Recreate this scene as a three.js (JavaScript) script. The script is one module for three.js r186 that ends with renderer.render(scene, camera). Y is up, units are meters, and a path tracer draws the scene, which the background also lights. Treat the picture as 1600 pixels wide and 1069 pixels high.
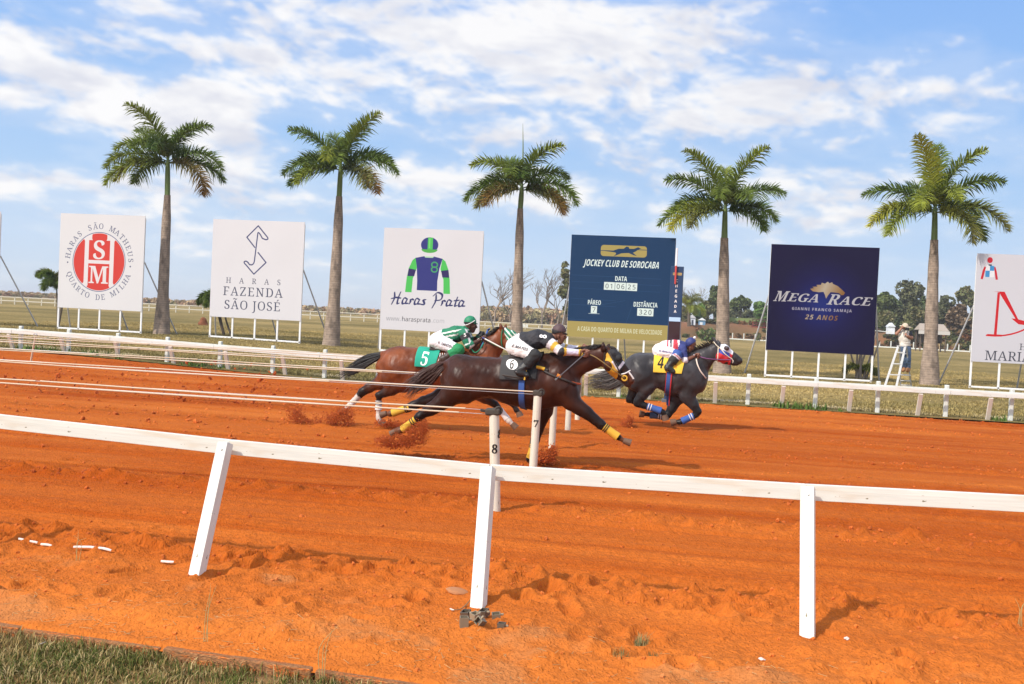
import * as THREE from 'three';
import { mergeGeometries } from 'three/addons/utils/BufferGeometryUtils.js';
import { RoundedBoxGeometry } from 'three/addons/geometries/RoundedBoxGeometry.js';

// ------------------------------------------------------------------ camera, sky, sun, exposure
const V3 = (x, y, z) => new THREE.Vector3(x, y, z), rad = THREE.MathUtils.degToRad;
const scene = new THREE.Scene();
const EYE = 1.9, FOCAL = 1600, HALF_H = 534.5;               // the track runs along x, the eye stands at x = z = 0
const camera = new THREE.PerspectiveCamera(2 * Math.atan(HALF_H / FOCAL) * 180 / Math.PI, 1024 / 684, 0.1, 6000);
camera.rotation.order = 'YXZ';
camera.position.set(0, EYE, 0);
camera.rotation.set(rad(-1.43), rad(9.3), rad(2.8));
camera.updateMatrixWorld(true);
const renderer = new THREE.WebGLRenderer({ antialias: true });
renderer.setSize(1024, 684);
renderer.toneMapping = THREE.LinearToneMapping;
renderer.toneMappingExposure = 1.07;
renderer.shadowMap.enabled = true;

const SUN = V3(-0.62, 0.86, 0.70).normalize();
const sun = new THREE.DirectionalLight(new THREE.Color().setRGB(1.0, 0.91, 0.79), 3.7);
sun.name = 'sun';
sun.position.copy(SUN).multiplyScalar(120).add(V3(-5, 0, -25));
sun.target.position.set(-5, 0, -25);
sun.castShadow = true;
sun.shadow.mapSize.set(4096, 4096);
Object.assign(sun.shadow.camera, { left: -70, right: 70, top: 60, bottom: -60, near: 1, far: 320 });
sun.shadow.radius = 3;
scene.add(sun, sun.target);

// ------------------------------------------------------------------ small tools
function rng(seed) { let s = seed | 0; return () => { s = (s + 0x6d2b79f5) | 0; let t = Math.imul(s ^ (s >>> 15), 1 | s); t = (t + Math.imul(t ^ (t >>> 7), 61 | t)) ^ t; return ((t ^ (t >>> 14)) >>> 0) / 4294967296; }; }
const clamp = (x, a = 0, b = 1) => Math.min(b, Math.max(a, x)), lerp = (a, b, t) => a + (b - a) * t;
const smooth = (a, b, x) => { const t = clamp((x - a) / (b - a)); return t * t * (3 - 2 * t); };
const PERM = new Uint8Array(1024); { const r = rng(77), p = [...Array(256).keys()]; for (let i = 255; i > 0; i--) { const j = Math.floor(r() * (i + 1)); [p[i], p[j]] = [p[j], p[i]]; } for (let i = 0; i < 1024; i++) PERM[i] = p[i & 255]; }
const RND = new Float32Array(256); { const r = rng(5); for (let i = 0; i < 256; i++) RND[i] = r() * 2 - 1; }
function noise3(x, y, z) {                                    // value noise, -1 .. 1
  const xi = Math.floor(x), yi = Math.floor(y), zi = Math.floor(z); let u = x - xi, v = y - yi, w = z - zi;
  u = u * u * (3 - 2 * u); v = v * v * (3 - 2 * v); w = w * w * (3 - 2 * w);
  const X = xi & 255, Y = yi & 255, Z = zi & 255;
  const A = PERM[X] + Y, B = PERM[X + 1] + Y, AA = PERM[A] + Z, AB = PERM[A + 1] + Z, BA = PERM[B] + Z, BB = PERM[B + 1] + Z;
  const r = (i) => RND[PERM[i]];
  return lerp(lerp(lerp(r(AA), r(BA), u), lerp(r(AB), r(BB), u), v), lerp(lerp(r(AA + 1), r(BA + 1), u), lerp(r(AB + 1), r(BB + 1), u), v), w);
}
const noise2 = (x, y) => noise3(x, y, 3.7);
function fbm(x, y, z, oct = 4, gain = 0.5) { let s = 0, a = 1, n = 0; for (let i = 0; i < oct; i++) { s += a * noise3(x, y, z); n += a; a *= gain; x = x * 2.03 + 11.3; y = y * 2.03 + 5.1; z = z * 2.03 + 7.7; } return s / n; }

// a place seen in the photograph, as a point of the world: on the upright plane z = Z, or on level ground
function onZ(px, py, Z) { const d = V3((px - 800) / FOCAL, -(py - HALF_H) / FOCAL, -1).applyEuler(camera.rotation); return d.multiplyScalar(Z / d.z).add(V3(0, EYE, 0)); }
function onG(px, py, h = 0) { const d = V3((px - 800) / FOCAL, -(py - HALF_H) / FOCAL, -1).applyEuler(camera.rotation); return d.multiplyScalar((h - EYE) / d.y).add(V3(0, EYE, 0)); }

const lin = (r, g, b) => new THREE.Color().setRGB(r, g, b);
const hexc = (h) => new THREE.Color(h);
function mat(color, roughness = 0.8, opt = {}) { return new THREE.MeshStandardMaterial({ color, roughness, metalness: 0, ...opt }); }
const GROUPS = { billboard: 'billboards across the track', lane_post: 'lane posts at the finish', lane_rope: 'ropes between the lanes', bare_tree: 'leafless trees beyond the field', broadleaf_tree: 'leafy trees beyond the field', young_palm: 'young palms behind the billboards', grass_stalk: 'lone stalks on the verge', riding_whip: 'riding whips' };
const counts = {};
function numbered(name) { const n = counts[name] = (counts[name] ?? -1) + 1; return n ? name + '_' + String(n).padStart(3, '0') : name; }
function tag(o, label, category, group) { o.userData.label = label; o.userData.category = category; if (group) o.userData.group = group; return o; }
function thing(name, label, category, pos = V3(0, 0, 0), group) { const o = new THREE.Group(); o.name = numbered(name); o.position.copy(pos); scene.add(o); return tag(o, label, category, group ?? GROUPS[name]); }
function meshOf(name, geo, m) { const o = new THREE.Mesh(geo, m); o.name = name; o.castShadow = o.receiveShadow = true; return o; }
function part(parent, name, geo, m) {                         // geo in world coordinates, moved into the thing's own
  const o = meshOf(name, geo, m); let p = parent; const off = V3(0, 0, 0);
  while (p && p !== scene) { off.add(p.position); p = p.parent; }
  geo.translate(-off.x, -off.y, -off.z); parent.add(o); return o;
}
function structure(name, geo, m) { const o = meshOf(numbered(name), geo, m); o.userData.kind = 'structure'; scene.add(o); return o; }
function stuffMesh(name, o, label, category) { o.name = numbered(name); o.userData.kind = 'stuff'; tag(o, label, category); o.castShadow = o.receiveShadow = true; scene.add(o); return o; }
function merge(list) { return mergeGeometries(list.map((g) => { const q = g.index ? g.toNonIndexed() : g; for (const k of Object.keys(q.attributes)) if (!['position', 'normal', 'uv', 'color'].includes(k)) q.deleteAttribute(k); return q; }), false); }
function beam(a, b, w, d, side = V3(0, 0, 1), r = 0.006) {    // a bar with slightly rounded edges from a to b; w across, d along `side`
  const dir = b.clone().sub(a), L = dir.length(); dir.normalize();
  const z = side.clone().sub(dir.clone().multiplyScalar(side.dot(dir))).normalize(), x = new THREE.Vector3().crossVectors(dir, z);
  const g = r > 0 ? new RoundedBoxGeometry(w, L, d, 1, r) : new THREE.BoxGeometry(w, L, d);
  const uv = g.attributes.uv, p = g.attributes.position;
  for (let i = 0; i < uv.count; i++) uv.setXY(i, p.getX(i) + p.getZ(i), p.getY(i));
  return g.applyMatrix4(new THREE.Matrix4().makeBasis(x, dir, z).setPosition(a.clone().add(b).multiplyScalar(0.5)));
}
function rod(a, b, ra, rb = ra, seg = 8) { const d = b.clone().sub(a), L = d.length(); const g = new THREE.CylinderGeometry(rb, ra, L, seg); return g.applyQuaternion(new THREE.Quaternion().setFromUnitVectors(V3(0, 1, 0), d.normalize())).translate((a.x + b.x) / 2, (a.y + b.y) / 2, (a.z + b.z) / 2); }
function tube(pts, r, seg = 16, radial = 6) { return new THREE.TubeGeometry(new THREE.CatmullRomCurve3(pts), seg, r, radial, false); }
function taperTube(pts, radii, seg, radial, flat = 1) {       // a closed tapering tube along a curve
  const c = new THREE.CatmullRomCurve3(pts), fr = c.computeFrenetFrames(seg, false), pos = [], idx = [];
  for (let i = 0; i <= seg; i++) { const t = i / seg, p = c.getPoint(t), k = t * (radii.length - 1), j = Math.min(radii.length - 2, Math.floor(k)), r = lerp(radii[j], radii[j + 1], k - j); for (let q = 0; q < radial; q++) { const a = q / radial * 6.28318, n = fr.normals[i], b = fr.binormals[i]; pos.push(p.x + r * (Math.cos(a) * n.x + flat * Math.sin(a) * b.x), p.y + r * (Math.cos(a) * n.y + flat * Math.sin(a) * b.y), p.z + r * (Math.cos(a) * n.z + flat * Math.sin(a) * b.z)); } }
  for (let i = 0; i < seg; i++) for (let q = 0; q < radial; q++) { const a = i * radial + q, b = i * radial + (q + 1) % radial; idx.push(a, b, a + radial, b, b + radial, a + radial); }
  const g = new THREE.BufferGeometry(); g.setAttribute('position', new THREE.Float32BufferAttribute(pos, 3)); g.setIndex(idx); g.computeVertexNormals(); const n = g.toNonIndexed(); n.setAttribute('uv', new THREE.Float32BufferAttribute(new Float32Array(n.attributes.position.count * 2), 2)); return n;
}
function canvasTex(w, h, draw) { const c = document.createElement('canvas'); c.width = w; c.height = h; draw(c.getContext('2d'), w, h); const t = new THREE.CanvasTexture(c); t.colorSpace = THREE.SRGBColorSpace; return t; }
function grayTex(size, f, srgb = false) {                    // a repeating single-tone texture
  const d = new Uint8Array(size * size * 4); for (let y = 0; y < size; y++) for (let x = 0; x < size; x++) { const v = Math.round(clamp(f(x / size, y / size)) * 255), i = (y * size + x) * 4; d[i] = d[i + 1] = d[i + 2] = v; d[i + 3] = 255; }
  const t = new THREE.DataTexture(d, size, size); t.wrapS = t.wrapT = THREE.RepeatWrapping; t.magFilter = THREE.LinearFilter; t.minFilter = THREE.LinearMipmapLinearFilter; t.generateMipmaps = true; if (srgb) t.colorSpace = THREE.SRGBColorSpace; t.needsUpdate = true; return t;
}
const periodic = (f) => (u, v) => { const a = smooth(0.85, 1, u), b = smooth(0.85, 1, v); return lerp(lerp(f(u, v), f(u - 1, v), a), lerp(f(u, v - 1), f(u - 1, v - 1), a), b); };

// ------------------------------------------------------------------ sky: air and clouds, computed for every direction
{
  const W = 4096, H = 2048, data = new Float32Array(W * H * 4);
  const air = [[-90, .50, .48, .46], [-1, .60, .61, .64], [0, .62, .70, .79], [3, .55, .685, .86], [7, .41, .60, .87], [12, .31, .52, .87], [18, .245, .45, .86], [35, .16, .34, .78], [90, .12, .27, .62]];
  // broad cloud masses by compass direction and height: [azimuth (degrees right of -z), elevation, half widths, amount]
  const at = (px, py, rx, ry, a) => { const u = (px - 800) / FOCAL, az = Math.atan(u) * 57.2958 - 9.3, el = Math.atan((494 + 0.049 * (px - 800) - py) / FOCAL / Math.hypot(1, u)) * 57.2958; return [az, el, rx / FOCAL * 57.2958, ry / FOCAL * 57.2958, a]; };
  const masses = [at(640, 50, 330, 80, .55), at(560, 130, 280, 50, .12), at(940, 95, 320, 85, .52), at(1190, 165, 230, 42, .42), at(820, 215, 430, 60, .2), at(95, 140, 105, 48, .62), at(20, 70, 55, 26, .5), at(335, 150, 90, 60, .34), at(330, 95, 150, 26, .3), at(660, 285, 95, 42, .55), at(130, 285, 210, 32, .42), at(270, 320, 240, 40, .3), at(1000, 285, 380, 30, .3), at(1290, 335, 190, 40, .34), at(880, 320, 120, 40, .36), at(300, 215, 120, 50, .42), at(420, 265, 90, 40, .32),
    at(1450, 40, 260, 48, -.45), at(1340, 110, 160, 30, -.28), at(240, 100, 130, 24, -.34), at(545, 225, 105, 45, -.42), at(30, 240, 120, 26, -.4), at(430, 190, 50, 26, -.3), at(700, 185, 120, 18, -.2), at(1560, 260, 130, 120, -.18), at(910, 265, 60, 20, -.3), at(1470, 110, 140, 60, .2), at(60, 395, 300, 34, -.25), at(1100, 400, 300, 40, -.2), at(860, 375, 700, 30, -.15)];
  for (let row = 0; row < H; row++) {
    const up = ((row + 0.5) / H - 0.5) * Math.PI, el = up * 57.2958, y = Math.sin(up), cy = Math.cos(up);
    let k = 0; while (k < air.length - 2 && el > air[k + 1][0]) k++;
    const t = clamp((el - air[k][0]) / (air[k + 1][0] - air[k][0])), base = [1, 2, 3].map((c) => lerp(air[k][c], air[k + 1][c], t));
    for (let col = 0; col < W; col++) {
      const round = ((col + 0.5) / W - 0.5) * 2 * Math.PI, x = Math.cos(round) * cy, z = Math.sin(round) * cy, i = (row * W + col) * 4;
      let a = 0, shade = 0;
      if (el > 0.2) {
        const az = Math.atan2(x, -z) * 57.2958; let cover = Math.abs(az + 9.3) < 40 && el < 30 ? 0 : 0.40;
        if (!cover) { for (const [ma, me, sa, se, amt] of masses) { const p = (az - ma) / sa, q = (el - me) / se, d = p * p + q * q; if (d < 7) cover += amt * Math.exp(-d); } const edge = Math.max(smooth(27, 40, Math.abs(az + 9.3)), smooth(18, 30, el)); cover = lerp(cover, 0.40, edge); }
        const tilt = y + x * 0.10, s = 7 / (0.55 + 1.6 * y);
        const wx = fbm(x * 9, tilt * 22, z * 9, 3), n = fbm(x * s * 1.5 + wx * .5, tilt * s * 4.2 + wx * .45, z * s * 1.5, 6, .56), fine = fbm(x * 60 + wx * 2, tilt * 150, z * 60, 3, .6), rip = fbm(x * 38 + wx, tilt * 92 + wx, z * 38, 4, .6);
        const f = n * 0.80 + cover * 1.05 + fine * 0.24 + rip * 0.62 - 0.09;
        a = smooth(-0.24, 0.62, f) * smooth(0, 2.2, el);
        const thin = 0.18 * smooth(-0.5, 0.3, n + cover) * smooth(0, 2, el); a = Math.max(a * 0.96, thin);
        const n2 = fbm(x * s * 1.5 + wx * .5 + .02, (tilt + .012) * s * 4.2 + wx * .45, z * s * 1.5, 4, .56);      // less cloud above: a lit top
        shade = clamp(0.34 + (n2 - n) * 1.9 + fine * 0.22 + rip * .12 + smooth(.35, 1.0, f) * 0.22, 0, 1);
      }
      const white = [lerp(.92, .70, shade), lerp(.91, .71, shade), lerp(.91, .78, shade)];
      const ca = x * SUN.x + y * SUN.y + z * SUN.z, glow = el > 0 ? .55 * Math.exp((ca - 1) * 3.2) + 1.5 * Math.exp((ca - 1) * 22) : 0;           // thin haze scatters forward round the sun
      for (let c = 0; c < 3; c++) data[i + c] = lerp(base[c], white[c], a) * (1 + glow * a) + glow * [.80, .76, .70][c];
      data[i + 3] = 1;
    }
  }
  const sky = new THREE.DataTexture(data, W, H, THREE.RGBAFormat, THREE.FloatType);
  sky.mapping = THREE.EquirectangularReflectionMapping; sky.magFilter = THREE.LinearFilter; sky.minFilter = THREE.LinearFilter; sky.wrapS = THREE.RepeatWrapping; sky.needsUpdate = true;
  scene.background = sky; scene.environment = sky;
}
// ------------------------------------------------------------------ the lie of the land
const rise = (x) => 0.34 * smooth(-7, -19, x);
const landY = (x, z) => rise(x) * smooth(-19, -26, z);
const kerbZ = (x) => -5.33 + (x + 3.79) * 0.085;
const RIDGES = [[-9.95, .055, .30], [-12.9, .03, .3], [-15.7, .035, .34], [-18.3, .03, .35], [-21.4, .035, .4], [-24.3, .04, .45]];
const prints = (() => { const r = rng(31), a = []; for (let i = 0; i < 80; i++) a.push([lerp(-5.5, 4.5, r()), lerp(-7.3, -5.5, Math.pow(r(), 1.5)), r() * 6.28, lerp(.05, .10, r()), lerp(.09, .17, r()), lerp(.018, .05, r())]);
  for (let i = 0; i < 320; i++) a.push([lerp(-16, 10, r()), lerp(-24.5, -10.2, r()), r() * .6 - .3 + 1.57, lerp(.06, .11, r()), lerp(.08, .17, r()), lerp(.012, .035, r())]); return a; })();
const printCells = new Map(); for (const p of prints) { const i = Math.floor(p[0]), j = Math.floor(p[1]); for (let a = -1; a < 2; a++) for (let b = -1; b < 2; b++) { const k = (i + a) * 1000 + j + b; if (!printCells.has(k)) printCells.set(k, []); printCells.get(k).push(p); } }
function pits(x, z) {
  let h = 0; for (const [px, pz, a, ra, rb, dep] of printCells.get(Math.floor(x) * 1000 + Math.floor(z)) ?? []) { const dx = x - px, dz = z - pz, c = Math.cos(a), s = Math.sin(a), u = (dx * c + dz * s) / ra, v = (dz * c - dx * s) / rb, d = Math.sqrt(u * u + v * v); if (d < 2) h += dep * (-1.15 * Math.exp(-d * d * 1.6) + .55 * Math.exp(-Math.pow((d - 1.25) / .32, 2))); }
  return h;
}
const crumbs = (x, z, s) => { const a = noise3(x * s, 1.5, z * s), b = noise3(x * s * 2.3 + 9, 4.2, z * s * 2.3); return Math.pow(Math.max(0, a + .25), 1.5) * .9 + Math.max(0, b) * .35; };
function dirtY(x, z) {
  const edge = z + 7.42 + .10 * noise2(x * .8, 2.2) + .05 * noise2(x * 3.1, 7.7);          // above 0: the loose verge beside the rail
  const verge = smooth(-.06, .10, edge);
  let h = landY(x, z) + .016 * noise2(x * .13, z * .45) + pits(x, z);
  if (verge < 1) {
    const warp = .05 * noise2(x * .35, z * .6);
    let t = -.03 * smooth(-8.6, -7.5, z) + .0065 * Math.sin(z * 105 + 5 * noise2(x * .25, z * .7)) * smooth(-.5, .3, noise3(x * .7, 4.9, z * 2.2)) * smooth(-16, -9, z) + .010 * noise3(x * .35, 8.1, (z + warp) * 11) + .010 * noise3(x * .9, 3.3, (z + warp) * 24) + .007 * noise3(x * 5, 1.1, z * 17) + .005 * noise3(x * 15, 2.1, z * 26);
    for (const [rz, hh, w] of RIDGES) { const q = rz + .05 * noise2(x * .3, rz) + .02 * noise2(x * 1.9, rz), d = (z - q) / w, e = (z - q - w * 1.15) / .05; if (Math.abs(d) < 3) t += hh * Math.exp(-d * d * 1.5) * (.35 + 1.7 * crumbs(x, z, 10)); t -= .036 * Math.exp(-e * e) * smooth(-.8, .3, noise2(x * .5, rz * 3)); }
    for (const gz of [-8.75, -9.3, -11.5, -14.3, -17.1, -19.9, -22.8]) { const e = (z - gz - .07 * noise2(x * .22, gz) - .015 * noise2(x * 1.7, gz)) / .045; if (Math.abs(e) < 3) t -= (.020 + .008 * noise2(x * 2, gz)) * Math.exp(-e * e) * smooth(-.6, .2, noise2(x * .35, gz * 5)); }
    t += .030 * crumbs(x, z, 15) * smooth(-.25, .45, noise3(x * .5, 6.6, z * 1.3));
    h += t * (1 - verge);
  }
  if (verge > 0) {
    const near = Math.exp(-Math.pow((edge - .28) / .30, 2));
    let v = .025 + .075 * fbm(x * .9, 2.1, z * 1.1, 3) + .036 * fbm(x * 3.4, 5.1, z * 3.9, 3) + .055 * crumbs(x, z, 7.5) * smooth(-.45, .5, noise2(x * .9 + 4, z * 1.2) + near * .8) + near * (.012 + .085 * crumbs(x, z, 11)) + .017 * crumbs(x, z, 24);
    v *= 1 - .7 * smooth(.30, 0, z < kerbZ(x) ? kerbZ(x) - z : 0) * 1;
    h += v * verge; const kz = z - kerbZ(x); if (kz > -.3) h = lerp(h, .006 + .006 * noise2(x * 9, z * 9), smooth(-.3, -.03, kz)) - .03 * smooth(0, .045, kz);
  }
  return h;
}
function dirtColour(x, z, c) {
  const edge = z + 7.42 + .10 * noise2(x * .8, 2.2), verge = smooth(-.1, .7, edge);
  const patch = fbm(x * .28, 9.2, z * .9, 4), streak = noise3(x * .25, 2.7, z * 4.5), speck = noise3(x * 17, .4, z * 17);
  let m = .5 + .42 * patch + .34 * streak + .30 * noise3(x * .10, 7.7, z * 1.9) * smooth(-7.6, -10, z) + .12 * speck;                                      // moist (dark) to dry (pale); the dark mid-track bands also paint in shadows
  m = clamp(lerp(m * .72, .42 + .42 * m + .22 * smooth(.9, 2.3, edge), verge));
  c[0] = lerp(.43, .76, m); c[1] = lerp(.077, .222, m); c[2] = lerp(.006, .038, m);
  if (edge > .8) { const g = smooth(.25, .6, fbm(x * 2.3, 3.9, z * 2.7, 4) + .25 * smooth(1.3, 2.1, edge)) * .55; c[0] = lerp(c[0], .55, g); c[1] = lerp(c[1], .235, g); c[2] = lerp(c[2], .085, g); }   // greyish silt with straw
}
function sheet(xs, zs, yf, cf, keep) {
  const nx = xs.length, nz = zs.length, pos = new Float32Array(nx * nz * 3), col = new Float32Array(nx * nz * 3), uv = new Float32Array(nx * nz * 2), c = [0, 0, 0], idx = [];
  for (let j = 0, i = 0; j < nz; j++) for (let k = 0; k < nx; k++, i++) { const x = xs[k], z = zs[j]; pos[i * 3] = x; pos[i * 3 + 1] = yf(x, z); pos[i * 3 + 2] = z; cf(x, z, c); col[i * 3] = c[0]; col[i * 3 + 1] = c[1]; col[i * 3 + 2] = c[2]; uv[i * 2] = x; uv[i * 2 + 1] = z; }
  for (let j = 0; j < nz - 1; j++) for (let k = 0; k < nx - 1; k++) { const a = j * nx + k; if (keep && !keep((xs[k] + xs[k + 1]) / 2, (zs[j] + zs[j + 1]) / 2)) continue; idx.push(a, a + nx, a + 1, a + 1, a + nx, a + nx + 1); }
  const g = new THREE.BufferGeometry(); g.setAttribute('position', new THREE.BufferAttribute(pos, 3)); g.setAttribute('color', new THREE.BufferAttribute(col, 3)); g.setAttribute('uv', new THREE.BufferAttribute(uv, 2)); g.setIndex(idx); g.computeVertexNormals(); return g;
}
const range = (a, b, n) => Array.from({ length: n + 1 }, (_, i) => a + (b - a) * i / n);
const grainBump = grayTex(1024, periodic((u, v) => .5 + .30 * fbm(u * 60, v * 60, 1, 5, .65) + .25 * Math.max(0, noise3(u * 110, v * 110, 4))));
grainBump.repeat.set(.9, .9);
const grainMap = grayTex(1024, periodic((u, v) => .88 + .13 * fbm(u * 80, v * 80, 2, 5, .75) - .16 * Math.max(0, noise3(u * 130, v * 130, 8) - .45)), true);
grainMap.repeat.set(.63, .63);
const dirtMat = new THREE.MeshPhysicalMaterial({ color: 0xffffff, vertexColors: true, roughness: 1, specularIntensity: .15, map: grainMap, bumpMap: grainBump, bumpScale: .020 });
{
  const strips = [
    sheet(range(-6.5, 5.5, 640), range(-8.6, -4.6, 250), dirtY, dirtColour, (x, z) => z < kerbZ(x) + .045),
    sheet(range(-15, 9, 520), range(-14.2, -8.6, 150), dirtY, dirtColour),
    sheet(range(-34, 20, 560), range(-25.35, -14.2, 130), dirtY, dirtColour),
  ];
  for (const [x0, x1, z0, z1] of [[-60, -6.5, -8.6, -4.6], [5.5, 50, -8.6, -4.6], [-60, -15, -14.2, -8.6], [9, 50, -14.2, -8.6], [-60, -34, -25.35, -14.2], [20, 50, -25.35, -14.2]]) strips.push(sheet(range(x0, x1, 60), range(z0, z1, 30), dirtY, dirtColour, (x, z) => z < kerbZ(x) - .02));
  const g = merge(strips.map((s) => s));
  structure('dirt_track', g, dirtMat);
}
// loose clods lying on the dirt
function clodGeo(seed) { const g = new THREE.IcosahedronGeometry(1, 1), p = g.attributes.position; for (let i = 0; i < p.count; i++) { const x = p.getX(i), y = p.getY(i), z = p.getZ(i), k = 1 + .75 * noise3(x * 1.7 + seed, y * 1.7, z * 1.7); p.setXYZ(i, x * k, y * k * .75, z * k); } g.computeVertexNormals(); return g; }
function instanced(geo, m, list) { const o = new THREE.InstancedMesh(geo, m, list.length), q = new THREE.Object3D(), col = new THREE.Color(); list.forEach(([p, s, c, rx, ry, rz], i) => { q.position.copy(p); s.isVector3 ? q.scale.copy(s) : q.scale.setScalar(s); q.rotation.set(rx, ry, rz); q.updateMatrix(); o.setMatrixAt(i, q.matrix); if (c) o.setColorAt(i, col.setRGB(...c)); }); return o; }
{
  const r = rng(8), list = [], c = [0, 0, 0];
  const put = (x, z, s) => { dirtColour(x, z, c); const k = lerp(.7, 1.05, r()); list.push([V3(x, dirtY(x, z) + s * .25, z), s, [c[0] * k, c[1] * k, c[2] * k], r() * 6, r() * 6, r() * 6]); };
  for (let i = 0; i < 5200; i++) { const x = lerp(-5.5, 4.2, r()), z = lerp(-7.6, -5.0, r()); if (z > kerbZ(x) - .08) continue; const w = Math.exp(-Math.pow((z + 7.1) / .28, 2)) + .25 + .5 * smooth(.1, .6, noise2(x * 1.4, z * 1.4)); if (r() < w * .55) put(x, z, lerp(.003, .015, Math.pow(r(), 3))); }
  for (const [rz, , w] of RIDGES) for (let i = 0; i < 1300; i++) put(lerp(-16, 10, r()), rz + (r() + r() - 1) * w * 1.5, lerp(.005, .022, Math.pow(r(), 3.4)));
  for (let i = 0; i < 2600; i++) { const z = lerp(-24.8, -7.6, r()), x = lerp(-18, 11, r()); put(x, z, lerp(.006, .026, Math.pow(r(), 4))); }
  for (let i = 0; i < 900; i++) { const x = lerp(-20, -5, r()), z = lerp(-24, -12, r()); put(x, z, lerp(.012, .045, Math.pow(r(), 2.5))); }
  stuffMesh('loose_dirt_clods', instanced(clodGeo(1), new THREE.MeshStandardMaterial({ roughness: 1 }), list), 'small crumbled orange clods lying all over the dirt track', 'dirt clods');
}
// grassland to the horizon
const grassMap = grayTex(1024, periodic((u, v) => .80 + .26 * fbm(u * 45, v * 70, 3, 5, .7) - .3 * Math.max(0, noise3(u * 90, v * 120, 5) - .3)), true);
grassMap.repeat.set(.21, .21);
const grassBump = grayTex(512, periodic((u, v) => .5 + .4 * fbm(u * 50, v * 50, 6, 4, .7))); grassBump.repeat.set(.5, .5);
const grassMat = new THREE.MeshPhysicalMaterial({ specularIntensity: .1, vertexColors: true, roughness: 1, map: grassMap, bumpMap: grassBump, bumpScale: .05 });
function grassColour(x, z, c) {
  const p = fbm(x * .10, 1.2, z * .16, 4), q = fbm(x * .6, 3.2, z * 1.1, 3), band = noise3(x * .03, 5.5, z * .22), far = smooth(-50, -140, z);
  let dry = clamp(.46 + .55 * p + .38 * q + .42 * band + .18 * far), straw = Math.exp(-Math.pow((z + 26.75 + .3 * noise2(x * .4, 3)) / .32, 2)) * smooth(-.45, .4, fbm(x * 1.3, 2, z * 2, 3));
  const edge = smooth(-26.2, -25.5, z);
  c[0] = lerp(.225, .62, dry); c[1] = lerp(.185, .455, dry); c[2] = lerp(.065, .185, dry);
  for (let i = 0; i < 3; i++) c[i] = lerp(c[i], [.78, .66, .45][i], straw * .85);
  for (let i = 0; i < 3; i++) c[i] = lerp(c[i], [.42, .17, .05][i], edge * .6 * smooth(-.2, .4, q + p));
}
{
  const zs = []; for (let z = -25.2; z > -64; z -= .28) zs.push(z); for (let z = -64; z > -1900; z *= 1.06) zs.push(z); zs.push(-1900);
  const xs = []; for (let x = -1600; x < -70; x *= .86) xs.push(x); for (let x = -70; x < 40; x += .6) xs.push(x); for (let x = 40; x < 1600; x *= 1.16) xs.push(x); xs.push(1600);
  structure('grass_field', sheet(xs, zs.sort((a, b) => a - b), (x, z) => landY(x, z) + .02 + .035 * fbm(x * .5, 4.4, z * .5, 3) * smooth(-25.2, -27, z), grassColour), grassMat);
  const g = new THREE.PlaneGeometry(4000, 4000).rotateX(-Math.PI / 2).translate(0, -.45, 0);
  structure('ground', g, mat(lin(.30, .21, .08), 1));
}
// short dry grass standing in the field and along the track's far edge
function bladeGeo(n, h, spread, seed, w = .012) {
  const r = rng(seed), pos = [];
  for (let i = 0; i < n; i++) { const a = r() * 6.28, b = r() * 6.28, d = spread * Math.sqrt(r()), x = Math.cos(b) * d, z = Math.sin(b) * d, L = h * lerp(.5, 1, r()), lean = L * lerp(.15, .8, r()), dx = Math.cos(a) * lean, dz = Math.sin(a) * lean, px = -Math.sin(a) * w, pz = Math.cos(a) * w, mx = x + dx * .35, mz = z + dz * .35, my = L * .62;
    pos.push(x - px, 0, z - pz, x + px, 0, z + pz, mx + px * .7, my, mz + pz * .7, x - px, 0, z - pz, mx + px * .7, my, mz + pz * .7, mx - px * .7, my, mz - pz * .7, mx - px * .7, my, mz - pz * .7, mx + px * .7, my, mz + pz * .7, x + dx, L * .9, z + dz); }
  const g = new THREE.BufferGeometry(); g.setAttribute('position', new THREE.Float32BufferAttribute(pos, 3)); g.computeVertexNormals(); g.setAttribute('uv', new THREE.Float32BufferAttribute(new Float32Array(pos.length / 3 * 2), 2)); return g;
}
const leafMat = (c, extra = {}) => new THREE.MeshPhysicalMaterial({ color: c, roughness: .75, specularIntensity: .2, side: THREE.DoubleSide, ...extra });
{
  const r = rng(12), c = [0, 0, 0], list = [];
  for (let i = 0; i < 42000; i++) { const z = -25.9 - 36 * Math.pow(r(), 1.5), x = lerp(-34, 17, r()); if (noise2(x * .7, z * .9) + r() * .8 < .05) continue; grassColour(x, z, c); const k = lerp(.65, 1.15, r()); list.push([V3(x, landY(x, z) + .01, z), V3(1, lerp(.5, 1.2, r()), 1), [c[0] * k, c[1] * k, c[2] * k], 0, r() * 6.28, 0]); }
  stuffMesh('field_grass', instanced(bladeGeo(7, .10, .13, 3, .010), leafMat(0xffffff), list), 'short dry grass of the field behind the far rail', 'grass');
  const weeds = []; for (let i = 0; i < 620; i++) { const x = lerp(-30, 12, r()), z = -25.35 - .55 * r() * r(); const p = smooth(.0, .5, noise2(x * .8, 6.1)); if (r() > p) continue; const k = lerp(.6, 1.2, r()); weeds.push([V3(x, landY(x, z), z), V3(1.1, lerp(.5, 1.5, r()), 1.1), [.10 * k, .17 * k, .035 * k], 0, r() * 6.28, 0]); }
  stuffMesh('track_edge_weeds', instanced(bladeGeo(9, .17, .12, 4, .013), leafMat(0xffffff), weeds), 'low green weeds along the far edge of the dirt track', 'weeds');
}
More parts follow.
